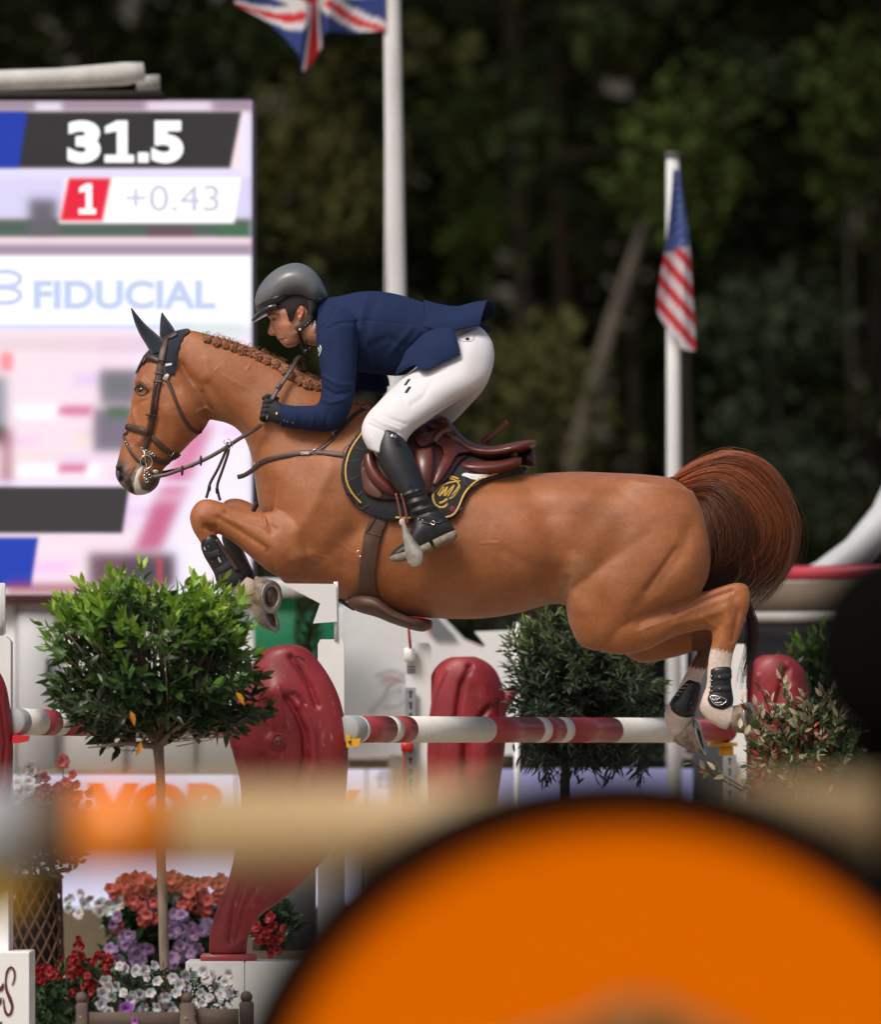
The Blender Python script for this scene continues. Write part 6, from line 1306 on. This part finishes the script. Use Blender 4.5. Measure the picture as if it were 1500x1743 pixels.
# ---------------------------------------------------------------- topiary laurel bush
def topiary(root, c, rad, y, nshoot, lpn, L, W, cols, base, trunk, nind, nm, topbias=1.0, twig=True, seed=1, flatbottom=0.0, inner=0.45, spread=1.0, boxy=1.0):
    r_ = random.Random(seed); C0 = P(*c, y); rx, ry, rz = rad; leaves = []; B = MB(); org = P(*base, y)
    for s in range(nshoot):
        z = r_.uniform(-1, 1); a = r_.uniform(0, 6.283); q = math.sqrt(1 - z * z); d = Vector((q * math.cos(a), q * math.sin(a), z)); d = Vector([math.copysign(abs(v) ** boxy, v) for v in d]); rr_ = inner + (1 - inner) * r_.random() ** .5
        bump = 1 + .10 * math.sin(a * 3 + z * 4 + seed) + .07 * math.sin(a * 7 + 2)
        tip = C0 + Vector((d.x * rx, d.y * ry, d.z * rz)) * rr_ * bump
        if flatbottom and d.z < -flatbottom: tip.z = C0.z - rz * flatbottom * r_.uniform(.6, 1.1)
        out = (Vector((d.x, d.y, d.z * .6)) + Vector((r_.gauss(0, .3), r_.gauss(0, .3), .55 * topbias + r_.gauss(0, .25)))).normalized()
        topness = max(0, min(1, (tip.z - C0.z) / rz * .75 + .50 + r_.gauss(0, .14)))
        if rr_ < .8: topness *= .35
        st = tip - out * L * 1.6
        if twig:
            mid = org.lerp(st, .5) + Vector((r_.gauss(0, .02), r_.gauss(0, .02), r_.gauss(0, .015)));
            if s % 3 == 0: B.tube([org + Vector((0, 0, .01)), mid, st, tip], [.0032, .0024, .0016, .0008], 4)
            else: B.tube([mid, st, tip], [.002, .0014, .0007], 4)
        ph = r_.uniform(0, 6.28); e1 = out.cross(Vector((.3, .2, 1))).normalized(); e2 = out.cross(e1)
        for k in range(lpn):
            t = k / max(lpn - 1, 1); p = st.lerp(tip, .15 + .85 * t); an = ph + k * 2.4; side = e1 * math.cos(an) + e2 * math.sin(an)
            dd = (side * (1.1 - .75 * t) * spread + out * (.45 + .75 * t) + Vector((0, 0, -.15 * (1 - topness)))).normalized()
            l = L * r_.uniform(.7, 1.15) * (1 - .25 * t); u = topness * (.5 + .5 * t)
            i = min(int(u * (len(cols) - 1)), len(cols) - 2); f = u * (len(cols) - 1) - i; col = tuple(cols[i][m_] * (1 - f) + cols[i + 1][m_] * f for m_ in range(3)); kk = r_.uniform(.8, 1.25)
            leaves.append((leafmat(p, dd, out + side * .3 + Vector((r_.gauss(0, .3), r_.gauss(0, .3), r_.gauss(0, .3))), l, l * W), tuple(v * kk for v in col)))
    if twig: B.link('twigs', trunk, root, kind='stuff')
    foliage('foliage', leaves, root, nind, indname='leaf')
    return leaves
M['trunkgrey'] = mat('smooth_trunk', (.20, .15, .115), rough=.85, bump=.8, bscale=60, stretch=(1, 1, .35), var=.3, vscale=25)
lb = empty('laurel_tree', label='clipped laurel standard with bright new leaves in front of the obstacle', cat='shrub')
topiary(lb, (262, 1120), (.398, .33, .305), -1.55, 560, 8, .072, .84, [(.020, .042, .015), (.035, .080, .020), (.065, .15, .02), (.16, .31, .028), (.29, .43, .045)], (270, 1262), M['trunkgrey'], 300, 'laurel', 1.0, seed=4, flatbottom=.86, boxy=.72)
b = MB(); b.tube([P(282, 1700, -1.55), P(280, 1640, -1.55), P(277, 1540, -1.55), P(273, 1440, -1.55), P(274, 1340, -1.55), P(271, 1290, -1.55), P(268, 1262, -1.55)], [.019, .018, .0175, .017, .0165, .018, .022], 16); b.link('trunk', M['trunkgrey'], lb)
for tip in ((150, 1272, -1.75), (205, 1200, -1.6), (330, 1220, -1.7), (300, 1150, -1.4), (390, 1210, -1.5), (250, 1130, -1.6)):
    b = MB(); a = P(269, 1270, -1.55); e = P(*tip); b.tube([a, a.lerp(e, .45) + Vector((0, 0, .012)), e], [.013, .008, .003], 8); b.link('branch', M['trunkgrey'], lb)
for p, d in (((222, 1210), (.3, 0, -1)), ((240, 1262), (-.3, 0, -1)), ((402, 1178), (.4, 0, -.6))):
    me = bpy.data.meshes.new('yellow_leaf'); me.from_pydata(LV, [], LF); vcol(me, np.repeat(np.array([(.62, .24, .012)]), len(LV), 0)); o = link('yellow_leaf', me, M['leaf'], lb); o.matrix_local = leafmat(P(*p, -1.98), d, (.4, -1, .3), .055, .045)
# olive tree
ol = empty('olive_tree', label='round clipped olive tree with narrow grey-green leaves under the horse belly', cat='shrub')
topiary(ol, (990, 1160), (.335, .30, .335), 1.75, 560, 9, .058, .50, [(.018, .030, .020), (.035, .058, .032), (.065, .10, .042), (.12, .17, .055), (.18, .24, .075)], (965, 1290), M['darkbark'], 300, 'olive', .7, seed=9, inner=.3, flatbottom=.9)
b = MB(); b.tube([P(963, 1980, 1.75), P(962, 1330, 1.75), P(966, 1280, 1.75), P(975, 1220, 1.75)], [.022, .020, .018, .012], 12); b.link('trunk', M['darkbark'], ol)
rr2 = random.Random(8); Lv = []
for i in range(70):
    x = rr2.uniform(885, 1110); y_ = 1.75 + rr2.uniform(-.1, .15); p = P(x, rr2.uniform(1262, 1275), y_); n_l = rr2.choice((2, 3, 4, 6, 9, 13))
    for k in range(n_l):
        pp = p + Vector((rr2.gauss(0, .012), rr2.gauss(0, .01), -.010 * k)); kk = rr2.uniform(.7, 1.3); Lv.append((leafmat(pp, (rr2.gauss(0, .6), rr2.gauss(0, .5), -1), rdir(), .055, .026), (.022 * kk, .036 * kk, .022 * kk)))
foliage('foliage', Lv, ol, 60)
# variegated red and cream shrub
ph_ = empty('variegated_shrub', label='shrub with cream-edged and red leaves around the hind hooves', cat='shrub')
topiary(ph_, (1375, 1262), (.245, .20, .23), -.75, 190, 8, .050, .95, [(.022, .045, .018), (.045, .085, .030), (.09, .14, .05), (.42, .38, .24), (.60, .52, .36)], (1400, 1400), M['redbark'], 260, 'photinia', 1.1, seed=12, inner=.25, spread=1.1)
rr3 = random.Random(18); Lv = []
for i in range(110):
    x = rr3.gauss(1340, 60); y_ = rr3.gauss(1290, 55); y3 = -.75 + rr3.uniform(-.2, .15)
    if x < 1262 + max(0, (1262 - y_)) * .4: continue
    red = rr3.random() < .55; c = (.30, .018, .024) if red else (.30, .26, .14)
    for k in range(3): kk = rr3.uniform(.6, 1.2); Lv.append((leafmat(P(x, y_, y3) + rdir() * .015, rdir() + Vector((0, 0, .3)), rdir(), .032, .030), tuple(v * kk for v in c)))
foliage('red_leaves', Lv, ph_, 60)
for tip in ((1262, 1190), (1290, 1160), (1330, 1150), (1260, 1240), (1400, 1170), (1180, 1300), (1215, 1310), (1285, 1200), (1310, 1185), (1345, 1180), (1370, 1160), (1290, 1240), (1320, 1230), (1360, 1215), (1400, 1220), (1430, 1200), (1275, 1285), (1315, 1280), (1350, 1260), (1395, 1275)):
    e = P(*tip, -.85); a = P(1390, 1400, -.75); b = MB(); b.tube([a, a.lerp(e, .5) + Vector((.01, 0, -.02)), e], [.006, .004, .0015], 6); b.link('branch', M['redbark'], ph_); Lv = []
    for k in range(12):
        t = rr3.uniform(.55, 1.02); kk = rr3.uniform(.7, 1.2); c = (.58, .50, .34) if rr3.random() < .45 else ((.09, .14, .045) if rr3.random() < .75 else (.30, .04, .03)); Lv.append((leafmat(a.lerp(e, t), rdir() + (e - a).normalized() * .8 + Vector((0, 0, .3)), rdir() + Vector((0, -1, 0)), .045, .042), tuple(v * kk for v in c)))
    foliage('spray', Lv, ph_, 12, indname='leaf')
dk = empty('dark_laurel', label='dark green laurel bush behind the variegated shrub at the right edge', cat='shrub')
topiary(dk, (1420, 1190), (.33, .25, .30), 3.6, 300, 8, .075, .85, [(.008, .016, .008), (.012, .028, .010), (.025, .06, .014), (.07, .15, .02), (.13, .24, .03)], (1430, 1400), M['darkbark'], 220, 'dark laurel', 1.0, seed=21, inner=.3)
b = MB(); b.tube([P(1430, 1990, 3.6), P(1430, 1380, 3.6), P(1425, 1250, 3.6)], [.02, .018, .01], 8); b.link('trunk', M['darkbark'], dk)
def pot(px, y, r, h, lab, top=None, root=None):
    c = P(px, 0, y); N = 28; o = empty('plant_pot', label=lab, cat='plant pot', group='dark pots holding the trees of the obstacle'); b = MB()
    b.ring_loft([[Vector((c.x + q * math.cos(6.2832 * i / N), y + q * math.sin(6.2832 * i / N), z)) for i in range(N)] for q, z in ((r * .75, 0.003), (r * .97, h * .93), (r * 1.06, h * .93), (r * 1.06, h), (r * .93, h), (r * .9, h * .9), (.01, h * .9))]); b.link('pot_wall', M['darkbark'], o)
pot(965, 1.75, .20, .34, 'dark round pot at the foot of the olive tree'); pot(1430, 3.6, .20, .34, 'dark round pot at the foot of the dark laurel'); pot(1395, -.75, .22, .36, 'dark round pot at the foot of the variegated shrub')
b = MB(); b.tube([P(1395, 1860, -.75), P(1398, 1600, -.75), P(1395, 1380, -.75), P(1385, 1300, -.75)], [.018, .016, .012, .006], 10); b.link('trunk', M['redbark'], ph_)
# ---------------------------------------------------------------- flowers, planter, basket
pe = []
PV = []
for x, w_, z in ((0, .10, 0), (.35, .62, .03), (.75, .92, .05), (1, .50, -.03)):
    PV += [(x * (.93 if w_ > .3 else 1), -w_ * .5, z + w_ * .10), (x, 0, z), (x * (.93 if w_ > .3 else 1), w_ * .5, z + w_ * .08)]
def blossom_mesh(nm, npet, r, col, ctr, seed, cup_=.5):
    r_ = random.Random(seed); npet = npet + seed % 2; ms = []; cs = []
    for layer in range(2):
        for k in range(npet):
            a = 6.283 * (k + .5 * layer) / npet + r_.uniform(-.15, .15); d = Vector((math.cos(a), -cup_ * (1 + .5 * layer) + r_.uniform(-.2, .2), math.sin(a))); ms.append([list(x) for x in leafmat(Vector((0, -.002 * layer, 0)), d, Vector((0, -1, 0)) + d * .4, r * (1 - .25 * layer) * r_.uniform(.85, 1.1), r * .95)]); k_ = r_.uniform(.85, 1.05); cs.append(tuple(c * k_ * r_.uniform(.8, 1.15) for c in col))
    v, F = batch(PV, LF, ms); me = fastmesh(nm, v, F); C = np.repeat(np.array(cs), len(LV), 0); dd = np.linalg.norm(v, axis=1) / r; C = C * np.clip(.55 + dd[:, None] * .6, 0, 1) + np.array(ctr) * np.clip(.45 - dd[:, None], 0, 1); vcol(me, C); return me
M['petal'] = mat('petal', (1, 1, 1), attr='Col', rough=.6, trans=.25)
def flowers(root, pts, meshes, y, s, indname='blossom', jy=.05):
    for i, (a, c) in enumerate(pts):
        o = link(indname, meshes[i % len(meshes)], None, root); o.location = P(a, c, y + rt.uniform(-jy, jy)); o.rotation_euler = (R(rt.uniform(-30, 25)), R(rt.uniform(0, 360)), R(rt.uniform(-35, 35))); k = s * rt.uniform(.75, 1.15); o.scale = (k, k, k)
def bl(nm, *a, n=3, **k):
    out = [blossom_mesh(nm, *a, seed=i + 3, **k) for i in range(n)]
    for m_ in out: m_.materials.append(M['petal']); m_.polygons.foreach_set('use_smooth', [True] * len(m_.polygons))
    return out
def mound(root, x0, y0, x1, y1, y, n, L, W, cols, dep=.15, nind=0, nm='foliage'):
    A = P(x0, y1, y); B = P(x1, y0, y); Lv = []
    for i in range(n):
        a = rt.uniform(0, 6.283); q = math.sqrt(rt.random()); p = Vector(((A.x + B.x) / 2 + (B.x - A.x) / 2 * q * math.cos(a), y + rt.uniform(-dep, dep), (A.z + B.z) / 2 + (B.z - A.z) / 2 * q * math.sin(a))); c = rt.choice(cols); k = rt.uniform(.6, 1.3)
        Lv.append((leafmat(p, rdir() + Vector((0, -.6, .3)), rdir() + Vector((0, -1, .4)), L * rt.uniform(.7, 1.2), L * W), tuple(v * k for v in c)))
    foliage(nm, Lv, root, nind)
az = empty('azalea', label='low azalea covered in white blossoms around the laurel trunk', cat='flowering plant')
mound(az, 165, 1650, 398, 1742, -1.85, 1500, .032, .5, [(.010, .022, .010), (.016, .035, .014), (.03, .05, .025)], .12, 120)
pts = [(205, 1645), (181, 1668), (172, 1690), (172, 1710), (190, 1695), (186, 1722), (212, 1690), (216, 1648), (244, 1652), (252, 1662), (262, 1644), (268, 1670), (238, 1692), (228, 1690), (232, 1652), (245, 1716), (252, 1730), (236, 1724), (296, 1664), (305, 1676), (300, 1690), (320, 1682), (330, 1660), (349, 1652), (352, 1666), (318, 1700), (290, 1710), (296, 1722), (283, 1696), (343, 1690), (358, 1698), (370, 1680), (384, 1672), (388, 1690), (376, 1694), (392, 1656), (344, 1708), (272, 1700), (256, 1690), (199, 1678), (188, 1680), (312, 1660), (362, 1660), (270, 1714), (222, 1700)]
wbm = bl('blossom', 5, .025, (.60, .59, .63), (.35, .4, .2)); flowers(az, pts, wbm, -1.98, 1.0, jy=.05)
pm_ = bl('petunia', 5, .028, (.45, .16, .58), (.05, .02, .1))
pt = empty('petunia', label='purple petunias at the rim of the wooden planter', cat='flowering plant'); flowers(pt, [(216, 1716), (232, 1738), (248, 1740), (160, 1742), (268, 1742), (226, 1744)], pm_, -2.05, 1.1); mound(pt, 150, 1725, 280, 1760, -2.0, 160, .03, .5, [(.03, .07, .02)], .05)
gr_ = empty('red_geranium', label='deep red geraniums left of the wooden planter', cat='flowering plant')
mound(gr_, 55, 1640, 215, 1790, 1.7, 900, .055, .95, [(.020, .055, .014), (.035, .085, .022), (.012, .030, .010)], .2)
rm = bl('blossom', 5, .019, (.30, .006, .012), (.1, 0, 0)); rp = []
for cx, cy_, n in ((72, 1652, 14), (90, 1660, 12), (140, 1655, 14), (150, 1672, 12), (185, 1636, 12), (170, 1634, 10), (180, 1662, 8), (160, 1685, 8), (128, 1632, 4), (136, 1612, 4), (140, 1604, 3), (110, 1632, 3), (130, 1690, 5)):
    rp += [(cx + rt.gauss(0, 8), cy_ + rt.gauss(0, 6)) for _ in range(n)]
flowers(gr_, rp, rm, 1.5, .95, jy=.04)
for a, c in (((134, 1604), (120, 1700)), ((110, 1632), (116, 1700)), ((140, 1604), (130, 1700))):
    b = MB(); b.tube([P(*a, 1.5), P(*c, 1.55)], .0022, 5); b.link('stem', mat('stem_green', (.08, .12, .04), rough=.6) if 'stem_green' not in bpy.data.materials else bpy.data.materials['stem_green'], gr_)
co_ = empty('coral_geranium', label='coral and lilac geraniums behind the laurel trunk', cat='flowering plant')
mound(co_, 185, 1500, 385, 1700, 3.3, 1500, .075, .9, [(.018, .045, .014), (.028, .07, .018), (.010, .024, .010)], .25)
cm = bl('coral_blossom', 5, .027, (.52, .10, .085), (.3, .05, .02)); lm = bl('lilac_blossom', 5, .027, (.34, .22, .42), (.3, .2, .4)); cpnt = []; lp = []
for cx, cy_, n in ((215, 1500, 10), (235, 1525, 10), (255, 1540, 12), (205, 1512, 8), (300, 1500, 10), (325, 1510, 10), (345, 1505, 10), (372, 1510, 8), (310, 1535, 8), (330, 1530, 5), (245, 1560, 8), (207, 1580, 6), (352, 1540, 4), (225, 1495, 10), (370, 1535, 4), (240, 1500, 8), (290, 1490, 8)):
    cpnt += [(cx + rt.gauss(0, 9), cy_ + rt.gauss(0, 7)) for _ in range(n)]
for cx, cy_, n in ((255, 1550, 8), (295, 1560, 10), (215, 1600, 12), (225, 1610, 8), (300, 1585, 12), (345, 1580, 12), (310, 1612, 10), (330, 1610, 10), (190, 1625, 6), (235, 1630, 12), (295, 1640, 5), (358, 1575, 6), (195, 1560, 4)):
    lp += [(cx + rt.gauss(0, 8), cy_ + rt.gauss(0, 7)) for _ in range(n)]
flowers(co_, cpnt, cm, 3.0, 1.05, 'coral_blossom', .1); flowers(co_, lp, lm, 3.0, 1.05, 'lilac_blossom', .1)
wg_ = empty('pale_geranium', label='white and pink geraniums under the worn rail at the left', cat='flowering plant')
mound(wg_, 20, 1350, 150, 1495, 2.3, 600, .05, .9, [(.03, .06, .03), (.02, .04, .02)], .15)
wm2 = bl('white_blossom', 5, .028, (.66, .66, .68), (.4, .4, .3)); km = bl('pink_blossom', 5, .026, (.50, .10, .12), (.3, .05, .05))
flowers(wg_, [(rt.gauss(40, 14), rt.gauss(1355, 18)) for _ in range(30)], wm2, 2.1, 1.05, 'white_blossom'); flowers(wg_, [(rt.gauss(100, 26), rt.gauss(1350, 14)) for _ in range(60)] + [(107 + rt.gauss(0, 4), 1297 + rt.gauss(0, 3)) for _ in range(7)], km, 2.1, 1.0, 'pink_blossom')
flowers(co_, [(rt.gauss(165, 26), rt.gauss(1536, 12)) for _ in range(26)], wm2, 3.0, .9, 'white_blossom')
b = MB(); b.tube([P(107, 1300, 2.1), P(108, 1350, 2.1)], .003, 5); b.link('stem', bpy.data.materials['stem_green'], wg_)
rg_ = empty('red_pot_plant', label='red flowered plant in shade right of the sculpture foot', cat='flowering plant')
mound(rg_, 430, 1530, 500, 1610, 1.5, 260, .06, .9, [(.02, .05, .018)], .1); flowers(rg_, [(rt.gauss(455, 12), rt.gauss(1590, 14)) for _ in range(24)], rm, 1.3, 1.2)
M['wood'] = mat('weathered_dark_wood', (.085, .058, .045), rough=.75, bump=.8, bscale=60, stretch=(.3, 1, 1), var=.3, vscale=12)
pl_ = empty('wooden_planter', label='dark wooden planter box with round finials at the bottom left', cat='planter')
for x0, x1, yt, y, dark in ((129, 149, 1706, -2.1, 0), (306, 332, 1706, -2.12, 0), (407, 431, 1704, -1.9, 0)):
    b = MB(); b.pbox(x0, yt, x1, 1900, y, .05, .006); b.link('corner_post', M['wood'], pl_)
    c = P((x0 + x1) / 2, yt - 8, y + .025); b = MB(); b.sphere(c, .0215, 18, 12); b.sphere(c + Vector((0, 0, -.022)), .010, 10, 6); b.link('finial', M['wood'], pl_)
for x0, x1 in ((150, 305), (333, 406)):
    for y0 in (1722, 1752, 1782): b = MB(); b.pbox(x0, y0 + (0 if x0 < 200 else -6), x1, y0 + 28 + (0 if x0 < 200 else -6), -2.09, .02, .003); b.link('plank', M['wood'], pl_)
for p in ((137, 1730), (316, 1732)): b = MB(); b.sphere(P(*p, -2.125), .0035, 8, 6); b.link('screw', M['gold'], pl_)
wk = empty('wicker_basket', label='tall brown woven lattice basket behind the red geraniums', cat='basket')
M['wicker'] = mat('dark_wicker', (.10, .045, .025), rough=.6, bump=.6, bscale=120, var=.3, vscale=30)
def bask(t, a): r_ = .115 * (1.0 - .12 * t); c = P(62, 1700, 2.4); return c + Vector((r_ * math.cos(a), r_ * math.sin(a), t * .50))
for i in range(14):
    for sgn in (-1, 1):
        b = MB(); b.tube([bask(t, 6.283 * i / 14 + sgn * t * 2.4) for t in [k / 12 for k in range(13)]], .0052, 5); b.link('cane', M['wicker'], wk)
for t in (0, 1): b = MB(); b.tube([bask(t, 6.283 * k / 24) for k in range(25)], .011, 6, cap=False); b.link('rim', M['wicker'], wk)
b = MB(); b.ring_loft([[bask(t, 6.283 * k / 20).lerp(bask(t, 0).lerp(bask(t, 3.14159), .5), .15) for k in range(20)] for t in (0, .5, .98)]); b.link('lining', mat('dark_lining', (.012, .009, .007), rough=.9), wk)
# dark slab behind the sculpture foot
ds = empty('dark_board', label='dark grey board standing behind the foot of the nearest sculpture', cat='board'); b = MB(); b.pbox(430, 1470, 538, 1618, 2.4, .05, .004); b.link('board_face', mat('charcoal_board', (.035, .035, .04), rough=.7), ds)
# ---------------------------------------------------------------- very near, out of focus: the next obstacle
NP = -20.0
M['orange'] = mat('orange_paint', (.70, .19, .006), rough=.35, coat=.2); M['tan'] = mat('tan_paint', (.42, .285, .14), rough=.5); M['nearblack'] = mat('near_black_paint', (.004, .004, .004), rough=1, spec=0)
npole = empty('near_pole', label='blurred orange and tan pole crossing close to the camera', cat='pole'); zc = P(0, 1412, NP).z; zr = P(0, 1396, NP).z
for nm, x0, x1, m_ in (('painted_band', -260, 40, mat('pale_grey_band', (.50, .52, .54), rough=.5)), ('painted_band', 40, 132, mat('brown_band', (.10, .065, .04), rough=.6)), ('painted_band', 132, 300, M['orange']), ('painted_band', 300, 1500, M['tan'])):
    b = MB(); b.tube([P(x0, 1412, NP), P(x1, 1412 - (14 if x1 > 1000 else 0), NP)], .056, 32); b.link(nm, m_, npole)
nc = empty('near_cup', label='blurred yellow cup under the near pole at the left edge', cat='jump cup'); b = MB(); b.poly([(-60, 1482), (58, 1482), (50, 1530), (20, 1560), (-60, 1565)], NP, .06); b.link('cup_shell', mat('near_yellow', (.70, .40, .01), rough=.4), nc)
dsk = empty('near_disc', label='huge blurred orange disc with black rim filling the lower right', cat='disc'); DY = -20.15
C_ = P(1056, 2016, DY); k_ = (CAM_D + DY) / CAM_D / SC; Ro = 707 * k_; Ri = 628 * k_
def circ(r, y, n=96): return [Vector((C_.x + r * math.cos(6.2832 * i / n), y, C_.z + r * math.sin(6.2832 * i / n))) for i in range(n)]
b = MB(); b.ring_loft([circ(Ri, DY - .012), circ(Ri + .003, DY - .016), circ(Ro - .003, DY - .016), circ(Ro, DY - .012), circ(Ro, DY + .03), circ(Ri, DY + .03), circ(Ri, DY - .012)], False); b.link('rim', M['nearblack'], dsk)
b = MB(); b.ring_loft([circ(Ri, DY), circ(Ri, DY + .02)]); b.link('face', mat('disc_orange', (.66, .132, .0), rough=.9, spec=0), dsk, smooth=False)
for pts in ([(960, 1745), (985, 1820), (1040, 1900)], [(1000, 1920), (1080, 1800), (1130, 1890)], [(1110, 1900), (1165, 1810), (1200, 1735)]):
    b = MB(); strap(b, None, pts, 70, .001, pts_y=[DY - .004] * 3); b.link('logo_stroke', mat('logo_tan', (.24, .105, .018), rough=.6) if 'logo_tan' not in bpy.data.materials else bpy.data.materials['logo_tan'], dsk)
ns = empty('near_stand', label='blurred black stand at the right edge close to the camera', cat='stand'); NSY = -19.7
b = MB(); c = P(1530, 1105, NSY); b.sphere(c, 158 * (CAM_D + NSY) / CAM_D / SC, 28, 16, (1, .5, 1.15)); b.link('rounded_head', M['nearblack'], ns)
b = MB(); b.pbox(1452, 1090, 1660, 2700, NSY, .05, .01); b.link('upright', M['nearblack'], ns)
